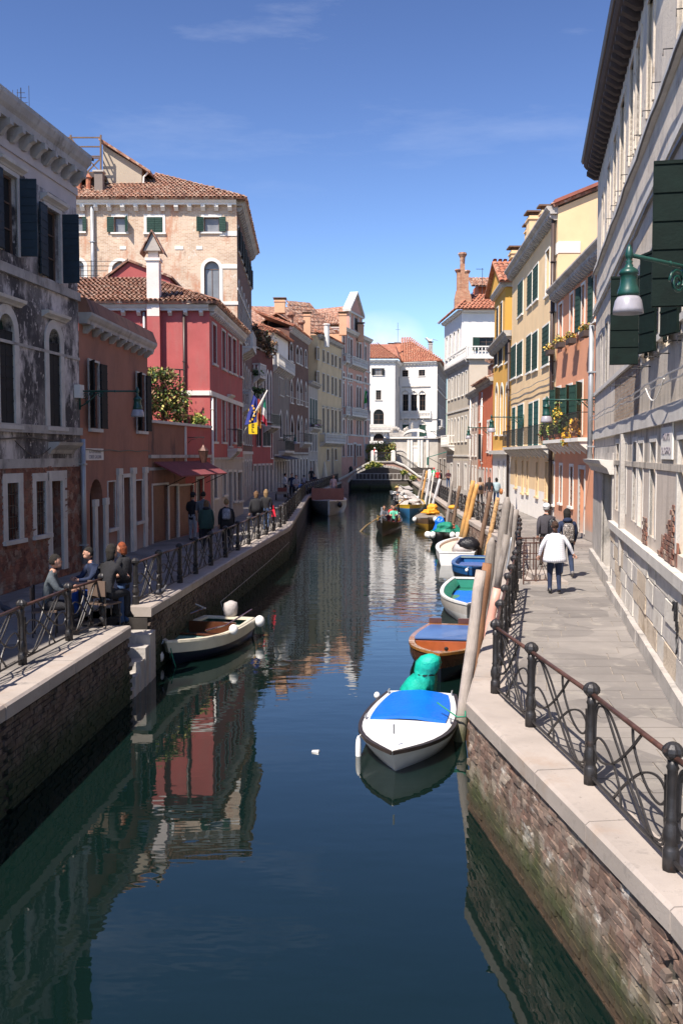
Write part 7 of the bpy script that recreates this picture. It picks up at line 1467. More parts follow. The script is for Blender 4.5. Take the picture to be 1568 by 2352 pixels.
# ------------------------------------------------------------------ flags and hotel sign
def flag(label, quad, Y, cols, pole_, n=14, kind='flag', stars=None):
    """quad: D pixels tl, tr, br, bl; stripes run down the cloth"""
    t = thing('flag', label, 'flag', P(quad[0][0], quad[0][1], Y)); o = t.location; k = len(cols); b = MB(); b.s = True; mats = [flat('flag_'+c[0], c[1], .75) for c in cols]
    for i in range(n):
        for j in range(6):
            f = []
            for (u, v) in ((j/6, i/n), ((j+1)/6, i/n), ((j+1)/6, (i+1)/n), (j/6, (i+1)/n)):
                T = (lerp(quad[0][0], quad[1][0], u), lerp(quad[0][1], quad[1][1], u)); B_ = (lerp(quad[3][0], quad[2][0], u), lerp(quad[3][1], quad[2][1], u)); p = P(lerp(T[0], B_[0], v), lerp(T[1], B_[1], v), Y+.12*sin(u*9+v*2)*min(1, v*2)); f.append(tuple(p-o))
            b.c = min(k-1, int(i/n*k)); b.poly(f)
    b.build('cloth', mats, t); 
    if pole_: a, c = P(pole_[0], pole_[1], Y+.3)-o, P(pole_[2], pole_[3], Y-.3)-o; q = MB(); q.s = True; q.tube([a, c], .035, 6); q.build('flagpole', white_p, t)
    if stars:
        q = MB()
        for px, py in stars: p = P(px, py, Y-.2)-o; q.loft([[(p.x+(.09 if a % 2 == 0 else .04)*cos(pi/2+a*pi/5), p.y+y, p.z+(.09 if a % 2 == 0 else .04)*sin(pi/2+a*pi/5)) for a in range(10)] for y in (0, .01)])
        q.build('stars', fl_y, t)
    return t
flag('dark blue flag with yellow stars hanging beside the crimson house', [(582, 906), (591, 916), (590, 970), (562, 976)], 55.2, [('blue', (.02, .03, .2))], (552, 1008, 612, 900), stars=[(580, 932), (583, 938), (584.5, 946), (584, 955), (579.5, 963), (574.5, 967.5)])
flag('green, white and red flag hanging limp from the white pole', [(606, 917), (610, 920), (613, 980), (602, 965)], 57, [('green', (.02, .25, .15)), ('white', (.6, .58, .58)), ('red', (.4, .03, .06))], (590, 950, 614, 896)); flag('red and gold fringed flag between the starred flag and the tricolour', [(592, 915), (600, 920), (599, 985), (590, 975)], 58, [('dark_red', (.25, .03, .02)), ('gold', (.4, .2, .05)), ('dark_red', (.25, .03, .02)), ('gold', (.4, .2, .05))], None)
flag('distant green and white flag on the palace corner by the bridge', [(838, 896), (843, 900), (843, 935), (834, 940)], 126, [('bright_green', (.02, .3, .05)), ('bright_green', (.02, .3, .05)), ('white', (.6, .58, .58))], (832, 945, 846, 890)); flag('distant dark blue flag on the palace corner by the bridge', [(842, 894), (845, 900), (848, 955), (845, 945)], 125, [('blue', (.02, .03, .2))], None)
p = P(571, 997, 57); yel_s = flat('yellow_sign', (.75, .5, .01), .5); t = thing('hotel_sign', 'tall yellow sign lettered HOTEL down its face behind the starred flag', 'sign', p)
b = MB(); b.box(0, .52, 0, .1, 0, 1.5); b.build('sign_box', yel_s, t)
for i, ch in enumerate('HOTEL'):
    cu = bpy.data.curves.new('lettering', 'FONT'); cu.body = ch; cu.size = .33; cu.align_x = 'CENTER'; cu.align_y = 'CENTER'; cu.extrude = .004; cu.offset = .008; cu.materials.append(dark)
    o = bpy.data.objects.new('l', cu); COL.objects.link(o); bpy.context.view_layer.update(); me_ = bpy.data.meshes.new_from_object(o.evaluated_get(bpy.context.evaluated_depsgraph_get())); bpy.data.objects.remove(o)
    o = obj('letter', me_, t, (.26, -.006, 1.32-.28*i)); o.rotation_euler = (pi/2, 0, 0)
# ------------------------------------------------------------------ cafe: closed parasols, tables, cart
for px_, yt, Y, lb in ((725, 1057, 100, 'closed cream parasol at the left of the cafe tables'), (745, 1060, 106, 'closed cream parasol nearer the bridge')):
    p = P(px_, yt, Y); t = thing('parasol', lb, 'parasol', (p.x, Y, QZ)); H = p.z-QZ; b = MB(); b.tube([(0, 0, 0), (0, 0, H)], .04, 6); b.build('pole', wood_g, t)
    b = MB(); b.s = True; b.lathe([(.34, H-2.1), (.4, H-1.9), (.3, H-1.3), (.16, H-.5), (.05, H)], 10, flute=.25); b.build('canopy', mat('cream_canvas', (.62, .55, .42), .9, .1, 4), t)
tm = mat('blue_tablecloth', (.1, .22, .5), .85, .15, 4)
def table_at(x, y, lb):
    t = thing('cafe_table', lb, 'table', (x, y, QZ)); b = MB(); b.box(-.4, .4, -.4, .4, .72, .745); b.build('tabletop', wood_g, t); b = MB(); b.tube([(0, 0, 0), (0, 0, .72)], .04, 6); b.box(-.22, .22, -.22, .22, 0, .04); b.build('pedestal', iron, t)
    b = MB(); b.loft([[(sx*r_, sy*r_, z) for sx, sy in ((-1, -1), (1, -1), (1, 1), (-1, 1))] for r_, z in ((.5, .42), (.43, .749), (.42, .755))]); tag(b.build('tablecloth', tm, None, (x, y, QZ)), lb.replace('cafe table', 'blue cloth on the cafe table'), 'tablecloth')
for k, (y, lb) in enumerate(((77, 'cafe table nearest the camera, right by the left quay railing'), (80, 'second cafe table along the railing, before the first parasol'), (84, 'third cafe table along the railing'), (88, 'fourth cafe table along the railing, left of the parasols'), (92.5, 'fifth cafe table, just before the two closed parasols'))): table_at(pl(LE, y)-.95, y, lb)
ch = mat('wicker_chair', (.12, .08, .06), .8)
def chair(x, y, rz, lb):
    t = thing('chair', lb, 'chair', (x, y, QZ), rz); b = MB(); b.box(-.21, .21, -.21, .21, .43, .46); b.build('seat', ch, t); b = MB(); b.box(-.21, .21, -.23, -.2, .6, .88); b.build('backrest', ch, t)
    for sx in (-1, 1):
        for sy in (-1, 1): b = MB(); b.tube([(sx*.18, sy*.19, 0), (sx*.18, sy*.19, .88 if sy < 0 else .43)], .014, 5); b.build('leg', iron, t)
for i, y in enumerate((78.5, 82, 86, 90)): chair(pl(LE, y)-.95, y, pi if i % 2 else 0, ('dark cafe chair behind the nearest blue table', 'dark cafe chair between the second and third blue tables', 'dark cafe chair between the third and fourth blue tables', 'dark cafe chair beyond the fourth blue table')[i])
p = P(648, 1146, 66); t = thing('hand_cart', 'low two-wheeled porter cart with a tall handle on the left quay', 'cart', (p.x, 66, QZ)); b = MB(); b.box(-.38, .38, -.6, .6, .45, .52); b.box(-.38, .38, -.6, -.55, .52, .62); b.build('platform', wood_g, t); b = MB()
for sx in (-1, 1): b.tube([(sx*.36, .6, .5), (sx*.36, .7, 1.15)], .025, 5)
b.tube([(-.36, .7, 1.15), (.36, .7, 1.15)], .025, 5); b.tube([(-.36, .65, .8), (.36, .65, .8)], .02, 5); b.build('handle', zinc, t)
for sx in (-1, 1):
    b = MB(); b.s = True; b.lathe([(.01, -.04), (.24, -.04), (.26, 0), (.24, .04), (.01, .04)], 14); b.v = [(z+sx*.42, x, y+.26) for x, y, z in b.v]; b.build('wheel', blk, t)
b = MB(); b.box(-.3, .3, -.3, .3, 0, .35); tag(b.build('crate', flat('red_brown_crate', (.2, .06, .05), .8), None, (p.x, 66.2, QZ+.52)), 'reddish crate loaded on the porter cart', 'crate')
# birds and drifting litter
def bird(label, loc, rz, m, fly=False, s=1):
    t = thing('seagull' if fly else 'pigeon', label, 'seagull' if fly else 'pigeon', loc, rz); b = MB(); b.s = True
    b.loft([[(r*cos(a*pi/4)*s, y*s, (z+r*sin(a*pi/4))*s) for a in range(8)] for y, r, z in ((-.2, .012, .1), (-.12, .04, .11), (-.02, .07, .12), (.07, .06, .14), (.11, .035, .19), (.13, .035, .23), (.16, .03, .24), (.19, .006, .235))]); b.build('body', m, t)
    if fly:
        for sx in (-1, 1):
            q = MB(); q.hexa([(0, -.05, .12), (sx*.35, -.02, .32), (sx*.35, .1, .32), (0, .1, .12), (0, -.05, .135), (sx*.35, -.02, .335), (sx*.35, .1, .335), (0, .1, .135)]); q.hexa([(sx*.35, -.02, .32), (sx*.8, -.15, .22), (sx*.8, -.1, .22), (sx*.35, .1, .32), (sx*.35, -.02, .335), (sx*.8, -.15, .23), (sx*.8, -.1, .23), (sx*.35, .1, .335)]); q.build('wing', m, t)
    else:
        for sx in (-1, 1): q = MB(); q.tube([(sx*.03*s, 0, 0), (sx*.03*s, .01, .08*s)], .006, 4); q.build('leg', rust, t)
bird('white seagull gliding against the sky above the palazzo roof', P(985, 788, 70), .7, wht, True, 1.6)
bird('dark pigeon walking on the left pavement at the edge of the picture', G(14, 1412), 1.2, mat('pigeon_grey', (.05, .05, .06), .6)); bird('dark pigeon perched on the coping behind the cream dinghy', G(368, 1372, QZ+.005), -.9, mat('pigeon_grey', (.05, .05, .06), .6))
g = G(724, 1727, 0); b = MB(); b.hexa([(-.06, -.03, 0), (.05, -.05, 0), (.07, .03, 0), (-.05, .04, 0), (-.05, -.03, .02), (.05, -.04, .03), (.06, .03, .02), (-.05, .03, .015)]); tag(b.build('floating_litter', wht, None, (g.x, g.y, .005)), 'scrap of white litter floating in the middle of the canal', 'litter')
# ------------------------------------------------------------------ people
skin = mat('skin', (.5, .27, .19), .55, .1, 6); eyem = flat('eye', (.02, .015, .012), .3)
def cloth(n, c, v=.2): return mat(n, c, .88, v, 9, (), (30, .012))
BASEJ = dict(pel=(0, 0, .93), spi=(0, -.01, 1.12), che=(0, -.015, 1.32), nek=(0, 0, 1.46), nk2=(0, .015, 1.53),
    hpl=(-.095, 0, .88), knl=(-.105, .02, .49), anl=(-.105, -.01, .09), hel=(-.105, -.05, .045), tol=(-.115, .15, .035),
    hpr=(.095, 0, .88), knr=(.105, .02, .49), anr=(.105, -.01, .09), her=(.105, -.05, .045), tor=(.115, .15, .035),
    shl=(-.185, -.01, 1.4), ell=(-.235, -.03, 1.12), wrl=(-.24, .06, .88), hal=(-.24, .085, .81),
    shr=(.185, -.01, 1.4), elr=(.235, -.03, 1.12), wrr=(.24, .06, .88), har=(.24, .085, .81))
RAD = dict(pel=(.15, .115), spi=(.13, .1), che=(.165, .115), nek=(.07, .065), nk2=(.055, .055), hpl=(.095, .095), hpr=(.095, .095), knl=(.062, .065), knr=(.062, .065), anl=(.045, .048), anr=(.045, .048), hel=(.04, .045), her=(.04, .045), tol=(.042, .03), tor=(.042, .03), shl=(.068, .068), shr=(.068, .068), ell=(.048, .048), elr=(.048, .048), wrl=(.033, .033), wrr=(.033, .033), hal=(.036, .022), har=(.036, .022))
EDG = [('pel', 'spi', 'top'), ('spi', 'che', 'top'), ('che', 'nek', 'top'), ('nek', 'nk2', 'skin'), ('pel', 'hpl', 'bot'), ('hpl', 'knl', 'bot'), ('knl', 'anl', 'bot'), ('anl', 'hel', 'shoe'), ('anl', 'tol', 'shoe'), ('pel', 'hpr', 'bot'), ('hpr', 'knr', 'bot'), ('knr', 'anr', 'bot'), ('anr', 'her', 'shoe'), ('anr', 'tor', 'shoe'), ('che', 'shl', 'top'), ('shl', 'ell', 'top'), ('ell', 'wrl', 'arm'), ('wrl', 'hal', 'skin'), ('che', 'shr', 'top'), ('shr', 'elr', 'top'), ('elr', 'wrr', 'arm'), ('wrr', 'har', 'skin')]
POSE = {
 'stand': {},
 'walk': dict(knl=(-.1, .16, .5), anl=(-.1, .2, .09), hel=(-.1, .16, .05), tol=(-.105, .35, .05), knr=(.1, -.03, .49), anr=(.1, -.27, .13), her=(.1, -.33, .13), tor=(.11, -.16, .035), ell=(-.24, -.12, 1.14), wrl=(-.25, -.1, .9), hal=(-.25, -.08, .83), elr=(.24, .03, 1.13), wrr=(.23, .17, .92), har=(.22, .22, .86)),
 'apart': dict(ell=(-.32, -.02, 1.16), wrl=(-.36, .06, .93), hal=(-.37, .09, .86), elr=(.34, -.02, 1.17), wrr=(.44, .02, .97), har=(.49, .03, .91), knl=(-.1, .1, .5), anl=(-.1, .05, .09), tol=(-.11, .2, .035), knr=(.1, .05, .49), anr=(.1, -.1, .1), her=(.1, -.15, .07), tor=(.11, .05, .035)),
 'sit': dict(pel=(0, 0, .52), spi=(0, .04, .72), che=(0, .1, .93), nek=(0, .14, 1.07), nk2=(0, .17, 1.14), hpl=(-.1, .03, .5), knl=(-.14, .42, .5), anl=(-.14, .42, .09), hel=(-.14, .38, .045), tol=(-.14, .57, .035), hpr=(.1, .03, .5), knr=(.14, .42, .5), anr=(.14, .42, .09), her=(.14, .38, .045), tor=(.14, .57, .035), shl=(-.18, .12, 1.0), ell=(-.23, .24, .78), wrl=(-.14, .44, .76), hal=(-.1, .5, .77), shr=(.18, .12, 1.0), elr=(.23, .24, .78), wrr=(.14, .44, .76), har=(.1, .5, .77)),
 'hands': dict(ell=(-.25, -.02, 1.14), wrl=(-.13, .2, 1.04), hal=(-.07, .23, 1.05), elr=(.25, -.02, 1.14), wrr=(.13, .2, 1.04), har=(.07, .23, 1.06)),
 'talk': dict(ell=(-.25, .02, 1.14), wrl=(-.17, .24, 1.14), hal=(-.14, .28, 1.2)),
 'row': dict(spi=(0, .02, 1.12), che=(0, .08, 1.3), nek=(0, .12, 1.43), nk2=(0, .14, 1.5), shl=(-.18, .1, 1.38), shr=(.18, .1, 1.38), ell=(-.32, .26, 1.2), wrl=(-.28, .46, 1.1), hal=(-.27, .53, 1.09), elr=(.34, .2, 1.22), wrr=(.18, .42, 1.24), har=(.12, .48, 1.25), knl=(-.14, .12, .5), anl=(-.14, .16, .09), hel=(-.14, .12, .045), tol=(-.15, .31, .035), anr=(.14, -.16, .09), her=(.14, -.2, .045), tor=(.16, -.02, .035)),
}
def person(label, x, y, rz, H=1.7, pose='stand', top=None, bot=None, hair=None, shoe=None, arm=None, z=QZ, wide=1.0, hairstyle='short', hat=None, hem=None, hood=None, group=None):
    J = dict(BASEJ); J.update(POSE[pose]); s = H/1.72; keys = list(J); idx = {k: i for i, k in enumerate(keys)}
    W_ = lambda k, r: (r[0]*(wide if k in ('pel', 'spi', 'che', 'hpl', 'hpr', 'shl', 'shr', 'ell', 'elr') else 1), r[1]*(wide if k in ('pel', 'spi', 'che', 'hpl', 'hpr') else 1))
    me = bpy.data.meshes.new('body'); me.from_pydata([Vector(J[k])*s for k in keys], [(idx[a], idx[c]) for a, c, _ in EDG], []); ob = bpy.data.objects.new('tmp', me); COL.objects.link(ob)
    md = ob.modifiers.new('s', 'SKIN'); md.branch_smoothing = .4; sub = ob.modifiers.new('u', 'SUBSURF'); sub.levels = 1; sub.render_levels = 1
    if not me.skin_vertices: me.attributes.new('skin_vertices', 'FLOAT', 'POINT')
    for k in keys:
        sv = me.skin_vertices[0].data[idx[k]]; r = W_(k, RAD[k]); sv.radius = (r[0]*s*1.12, r[1]*s*1.12); sv.use_root = (k == 'pel')
    bpy.context.view_layer.update(); ev = ob.evaluated_get(bpy.context.evaluated_depsgraph_get()); bm_ = bpy.data.meshes.new_from_object(ev); bpy.data.objects.remove(ob)
    top = top or cloth('black_cloth', (.012, .012, .016)); bot = bot or cloth('dark_trousers', (.015, .016, .022)); hair = hair or mat('dark_hair', (.012, .009, .007), .85, .45, 14, (), (60, .02)); shoe = shoe or blk; arm = arm or top
    mats = [top, bot, skin, shoe, arm]; lab = dict(top=0, bot=1, skin=2, shoe=3, arm=4)
    b = MB(); b.s = True; b.v = [tuple(v.co) for v in bm_.vertices]
    segs = [(Vector(J[a])*s, Vector(J[c])*s, lab[l], a, c) for a, c, l in EDG]
    for p in bm_.polygons:
        c = p.center; best = (9, 0)
        for a, d, l, ka, kc in segs:
            ab = d-a; tt = max(0, min(1, (c-a).dot(ab)/ab.length_squared)); ds = (c-(a+ab*tt)).length-max(RAD[ka][0], .03)*s*(1-tt)-max(RAD[kc][0], .03)*s*tt
            if ds < best[0]: best = (ds, l)
        b.c = best[1]; b.face(p.vertices)
    # head, face, ears and fingers belong to the same body mesh
    hd = Vector(J['nk2'])*s+Vector((0, .02, .12))*s; b.c = 2
    b.ball(hd, (.076*s, .095*s, .115*s), 12, 9); b.ball(hd+Vector((0, .04, -.06))*s, (.055*s, .06*s, .055*s), 8, 6)
    b.loft([[hd+Vector((dx, dy, dz))*s for dx, dy, dz in ((-.008, .085, .02), (.008, .085, .02), (0, .092, .025))], [hd+Vector((dx, dy, dz))*s for dx, dy, dz in ((-.016, .088, -.025), (.016, .088, -.025), (0, .118, -.02))]])
    for sx in (-1, 1): b.ball(hd+Vector((sx*.078, 0, -.01))*s, (.012*s, .022*s, .032*s), 6, 5)
    for hk, wk in (('hal', 'wrl'), ('har', 'wrr')):
        p0 = Vector(J[hk])*s; d = (p0-Vector(J[wk])*s).normalized(); sd = d.cross(Vector((0, 1, 0)) if abs(d.y) < .8 else Vector((1, 0, 0))).normalized(); cu = d.cross(sd)
        for k, (o_, l) in enumerate(((-.026, .062), (-.009, .072), (.009, .07), (.026, .056))): q = p0+sd*o_*s; b.tube([q, q+(d*l*.55+cu*.008)*s, q+(d*l*.95+cu*.026)*s], [.0095*s, .0085*s, .006*s], 5)
        q = p0+sd*-.034*s-d*.035*s; b.tube([q, q+(sd*-.02+d*.03+cu*.01)*s, q+(sd*-.022+d*.058+cu*.022)*s], [.011*s, .01*s, .007*s], 5)
    t = thing('person', label, 'person', (x, y, z), rz, group); b.build('body', mats, t)
    e = MB(); e.s = True
    for sx in (-1, 1): e.ball(hd+Vector((sx*.03, .088, .018))*s, .009*s, 6, 4)
    e.build('eyes', eyem, t)
    h_ = MB(); h_.s = True; rings = []; sc = .088*s; long = hairstyle in ('long', 'bob', 'curly', 'ponytail')
    rr = random.Random(int(abs(x)*100+y))
    for j in range(8):
        th = pi/2-(pi/2+.45)*j/7; row = []
        for k in range(14):
            an = 2*pi*k/14; back = -sin(an); f = 1.0
            drop = 0 if not (j == 7) else 0
            r_ = cos(th) if j < 7 else cos(th); zz = sin(th)*.125*s
            if sin(an) > .25 and th < .55: r_ *= .93; zz = max(zz, sin(.5)*.125*s)     # keep the face free
            bump = rr.uniform(.88, 1.12) if hairstyle == 'curly' else rr.uniform(.94, 1.05)
            row.append((hd.x+cos(an)*sc*r_*bump*(1.05 if hairstyle == 'curly' else 1), hd.y-.008*s+sin(an)*sc*1.15*r_*bump, hd.z+.004*s+zz))
        rings.append(row)
    h_.loft(rings)
    if hairstyle in ('long', 'bob', 'curly'):
        L_ = {'long': .3, 'bob': .17, 'curly': .2}[hairstyle]; pts = []
        R2 = []
        for j in range(5):
            f = j/4; wd = .092*(1+.12*sin(f*pi)-.25*f); R2.append([(hd.x+cos(a)*wd*s*rr.uniform(.85, 1.12), hd.y+(-.03+min(.02, sin(a)*.085))*s, hd.z+(.03-L_*f)*s) for a in [2*pi*k/12 for k in range(12)]])
        h_.loft(R2)
    if hairstyle == 'ponytail': h_.ball(hd+Vector((0, -.1, .02))*s, (.04*s, .04*s, .04*s), 8, 6); h_.tube([hd+Vector((0, -.11, .02))*s, hd+Vector((0, -.13, -.08))*s, hd+Vector((0, -.11, -.2))*s], [.03*s, .035*s, .012*s], 8)
    h_.build('hair', hair, t)
    if hat:
        q = MB(); q.s = True
        if hat[0] == 'cap': q.lathe([(.1, 0), (.105, .03), (.09, .09), (.04, .125), (.001, .13)], 14, hd+Vector((0, -.005, .03))*s); q.hexa([hd+Vector(v)*s for v in ((-.07, .07, .035), (.07, .07, .035), (.05, .17, .02), (-.05, .17, .02), (-.07, .07, .05), (.07, .07, .05), (.05, .17, .03), (-.05, .17, .03))])
        else: q.lathe([(.17, 0), (.17, .015), (.1, .02), (.095, .1), (.07, .11), (.001, .11)], 16, hd+Vector((0, -.005, .05))*s)
        q.build('hat', hat[1], t)
        if hat[0] != 'cap': q = MB(); q.lathe([(.103, .022), (.1, .05)], 16, hd+Vector((0, -.005, .05))*s); q.build('hat_band', blk, t)
    if hem:     # loose jacket body or skirt: (material, [(z, rx, ry)...])
        q = MB(); q.s = True
        cy = Vector(J['spi']).y
        q.loft([[(rx*s*cos(a)*(1+.03*sin(5*a)), (cy+ry*sin(a)*(1+.03*cos(4*a)))*s, z_*s) for a in [2*pi*k/18 for k in range(18)]] for z_, rx, ry in hem[1]]); q.build('jacket' if hem[1][0][0] > 1 else 'skirt', hem[0], t)
    if hood: q = MB(); q.s = True; q.ball(Vector((0, -.07, 1.47))*s, (.13*s, .085*s, .07*s), 10, 6); q.build('hood', hood, t)
    return t
def backpack(label, pers, m, off=(0, -.19, 1.2), sz=(.15, .09, .22), straps=True):
    l = pers.location; r = pers.rotation_euler[2]; p = Vector((off[0]*cos(r)-off[1]*sin(r), off[0]*sin(r)+off[1]*cos(r), off[2]))
    t = thing('backpack', label, 'backpack', (l.x+p.x, l.y+p.y, l.z+p.z), r); b = MB(); b.s = True
    b.loft([[(sz[0]*w*c[0], sz[1]*w*c[1], sz[2]*z) for c in ((1, -.2), (.9, .7), (0, .8), (-.9, .7), (-1, -.2), (-.8, -1), (0, -1.1), (.8, -1))] for w, z in ((.75, -1), (1, -.8), (1, .2), (.9, .75), (.55, 1))]); b.build('bag_body', m, t)
    b = MB(); b.box(-sz[0]*.7, sz[0]*.7, -sz[1]*1.35, -sz[1], -sz[2]*.7, -sz[2]*.05); b.build('front_pocket', m, t)
    if straps: b = MB(); 
    for sx in (-1, 1): b.tube([(sx*sz[0]*.55, .02, sz[2]*.6), (sx*sz[0]*.7, .12, sz[2]*1.15), (sx*sz[0]*.75, .26, sz[2]*.9)], .016, 5)
    b.build('strap', bag, t); return t
brn = mat('brown_hair', (.05, .024, .014), .85, .45, 14, (), (60, .02)); blond = mat('blond_hair', (.24, .15, .07), .8, .45, 14, (), (60, .02)); redh = mat('red_hair', (.24, .05, .012), .8, .45, 14, (), (60, .02)); lbr = mat('light_brown_hair', (.16, .085, .04), .85, .45, 14, (), (60, .02)); greyh = mat('grey_hair', (.3, .29, .28), .6)
jeans = cloth('blue_jeans', (.04, .08, .18)); nvy = cloth('navy_cloth', (.012, .022, .06)); char = cloth('charcoal_cloth', (.05, .045, .055)); dgrn = cloth('dark_green_quilt', (.025, .06, .05)); greyt = cloth('grey_cloth', (.1, .11, .13)); lgrey = cloth('light_grey_cloth', (.3, .3, .34)); red_ = cloth('red_cloth', (.6, .02, .025)); wcl = cloth('white_cloth', (.7, .7, .73)); black = cloth('black_cloth', (.012, .012, .016)); pinkw = cloth('pale_pink_cloth', (.6, .45, .45)); tan = cloth('tan_cloth', (.35, .22, .14)); roy = cloth('royal_blue_cloth', (.01, .06, .3))
# quilted white jacket: checked stitching
m = bpy.data.materials.new('white_quilted_cloth'); m.use_nodes = True; nt = m.node_tree; bs = nt.nodes['Principled BSDF']; tc = nt.nodes.new('ShaderNodeTexCoord'); ckr = mnode(nt, 'ShaderNodeTexBrick', Scale=1.0); ckr.offset = 0; ckr.inputs['Color1'].default_value = ckr.inputs['Color2'].default_value = (.74, .74, .78, 1); ckr.inputs['Mortar'].default_value = (.42, .42, .5, 1); ckr.inputs['Brick Width'].default_value = .045; ckr.inputs['Row Height'].default_value = .045; ckr.inputs['Mortar Size'].default_value = .004
sp = nt.nodes.new('ShaderNodeSeparateXYZ'); cb_ = nt.nodes.new('ShaderNodeCombineXYZ'); nt.links.new(tc.outputs['Object'], sp.inputs[0]); nt.links.new(sp.outputs[0], cb_.inputs[0]); nt.links.new(sp.outputs[2], cb_.inputs[1]); nt.links.new(cb_.outputs[0], ckr.inputs[0]); nt.links.new(ckr.outputs[0], bs.inputs['Base Color']); bs.inputs['Roughness'].default_value = .85; quilt = m
# --- right bank walkers
wj = person('woman with a brown ponytail walking away in a loose white quilted jacket and navy trousers', 4.87, 21.6, -.05, 1.62, 'apart', quilt, nvy, brn, wide=1.18, hairstyle='ponytail', hem=(quilt, [(1.48, .08, .08), (1.44, .15, .11), (1.39, .205, .13), (1.25, .225, .155), (1.05, .25, .175), (.86, .285, .2), (.78, .3, .21)]))
mc = person('man in a white flat cap and charcoal jacket walking ahead of the woman in white', 5.75, 26.6, -.05, 1.74, 'walk', char, cloth('olive_grey_trousers', (.06, .055, .05)), greyh, wide=1.12, hat=('cap', wcl), hem=(char, [(1.46, .1, .09), (1.4, .21, .14), (1.2, .22, .16), (.98, .21, .15), (.94, .2, .145)]))
backpack('black shoulder bag on the back of the man in the flat cap', mc, bag, (.13, -.2, 1.15), (.13, .08, .24))
bp = person('dark-haired man in a navy hoodie with a patterned backpack on the right quay', 5.83, 24.5, -.05, 1.74, 'walk', nvy, cloth('dark_blue_jeans', (.02, .035, .08)), mat('black_hair', (.009, .007, .006), .85, .4, 14, (), (60, .02)), wide=1.08, hairstyle='curly', hood=nvy, shoe=flat('grey_trainers', (.15, .14, .14)))
backpack('black and beige patterned backpack on the navy hoodie', bp, mat('leaf_print_fabric', (.2, .17, .15), .8, .3, 6, [((.02, .02, .025), 28, .5, .03, ONE), ((.55, .5, .47), 34, .56, .03, ONE)]), (0, -.2, 1.17), (.15, .1, .25))
wA = person('woman in a tan coat, left of the three women on the right quay', 8.75, 60, 0, 1.7, 'walk', tan, black, brn, hairstyle='long', hem=(tan, [(1.45, .12, .1), (1.3, .2, .15), (1.0, .2, .15), (.7, .22, .17)])); backpack('small black backpack on the tan coat', wA, bag, (0, -.2, 1.1), (.13, .08, .15))
wB = person('woman with long brown hair in a black top, middle of the three women', 9.25, 59.5, 0, 1.72, 'walk', black, cloth('taupe_trousers', (.2, .14, .13)), brn, hairstyle='long'); wC = person('dark-haired woman in a pale blue scarf, right of the three women', 9.75, 59.8, 0, 1.68, 'walk', cloth('pale_blue_cloth', (.32, .42, .46)), jeans, None, hairstyle='bob', hem=(cloth('pale_blue_cloth', (.32, .42, .46)), [(1.45, .12, .1), (1.3, .2, .15), (1.0, .2, .14), (.85, .2, .14)]))
t = thing('shoulder_bag', 'tan and green leather shoulder bag carried by the right-hand woman of the three', 'bag', (10.05, 59.8, QZ+.85)); b = MB(); b.s = True; b.ball((0, 0, 0), (.12, .2, .2), 8, 6); b.build('bag_body', mat('tan_leather', (.35, .13, .04), .5), t)
person('young man in a dark hoodie and jeans facing the camera by the far right quay', 10.1, 90, pi, 1.7, 'hands', cloth('plum_cloth', (.06, .02, .03)), jeans, brn); person('person in black leaning on the railing beside the young man in jeans', 9.3, 89, 1.2, 1.7, 'stand', black, black, None); person('person in a bright green top far down the right quay', 10.3, 106, pi, 1.65, 'stand', cloth('bright_green_cloth', (.03, .5, .2)), black, None, hat=('cap', red_)); person('person in a red scarf in the distance on the right quay', 9.9, 98, pi, 1.6, 'stand', red_, black, None)
# --- bridge
person('elderly person in a red coat crossing the bridge', 3.95, 113, 1.4, 1.6, 'walk', red_, black, mat('white_hair', (.7, .68, .64), .7), z=3.84, hairstyle='bob', hem=(red_, [(1.45, .12, .1), (1.3, .21, .16), (1.0, .21, .16), (.68, .22, .17)]))
person('person in pale clothes behind the right end of the bridge', 7.6, 117.5, .6, 1.65, 'stand', cloth('stone_cloth', (.4, .38, .36)), black, mat('white_hair', (.7, .68, .64), .7), z=QZ)
b = MB(); t = thing('covered_bundle', 'black covered bundle standing at the foot of the left bridge ramp', 'bundle', (1.15, 112.6, 2.45)); lump(t, bag, (0, 0, .3), (.35, .3, .6), 'cover', 31)
# --- left bank
def lp(px, y): return (px-784)/2180*y
person('dark-haired man in a grey jacket sitting behind the near left railing', lp(98, 16.6), 16.6, -1.35, 1.78, 'sit', cloth('grey_tweed', (.07, .085, .1)), black, None, wide=1.05)
person('person in a royal blue jacket bending forward at the left landing', lp(222, 18.3), 18.3, 2.2, 1.7, 'sit', nvy, roy, None, z=QZ+.04); dj = person('person seated with their back turned in a black leather jacket on the left quay', lp(238, 17.4), 17.4, -.5, 1.8, 'sit', black, black, None, z=QZ+.08, wide=1.1, hairstyle='curly')
chair(lp(98, 16.55), 16.55, -1.35, 'chair under the man in the grey jacket'); chair(lp(222, 18.3), 18.3, 2.2, 'chair under the person in royal blue'); chair(lp(238, 17.4), 17.4, -.5, 'chair under the person in the black leather jacket')
t = thing('cafe_table', 'small round table between the seated people on the left quay', 'table', (lp(180, 17.6), 17.6, QZ)); b = MB(); b.lathe([(.32, .7), (.32, .73)], 18); b.build('tabletop', wood_d, t); b = MB(); b.tube([(0, 0, 0), (0, 0, .7)], .03, 6); b.box(-.2, .2, -.2, .2, 0, .03); b.build('pedestal', iron, t)
person('red-haired woman in a black jacket and blue jeans standing at the left landing', lp(281, 18.75), 18.75, 1.3, 1.64, 'talk', black, jeans, redh, z=QZ-.24, hairstyle='bob', hem=(black, [(1.46, .11, .1), (1.38, .2, .14), (1.15, .2, .15), (.93, .2, .15)]))
person('man in a black cap, black sweater and grey trousers by the roller shutters', -5.46, 34.8, -.5, 1.73, 'hands', black, lgrey, None, hat=('cap', black), wide=1.1)
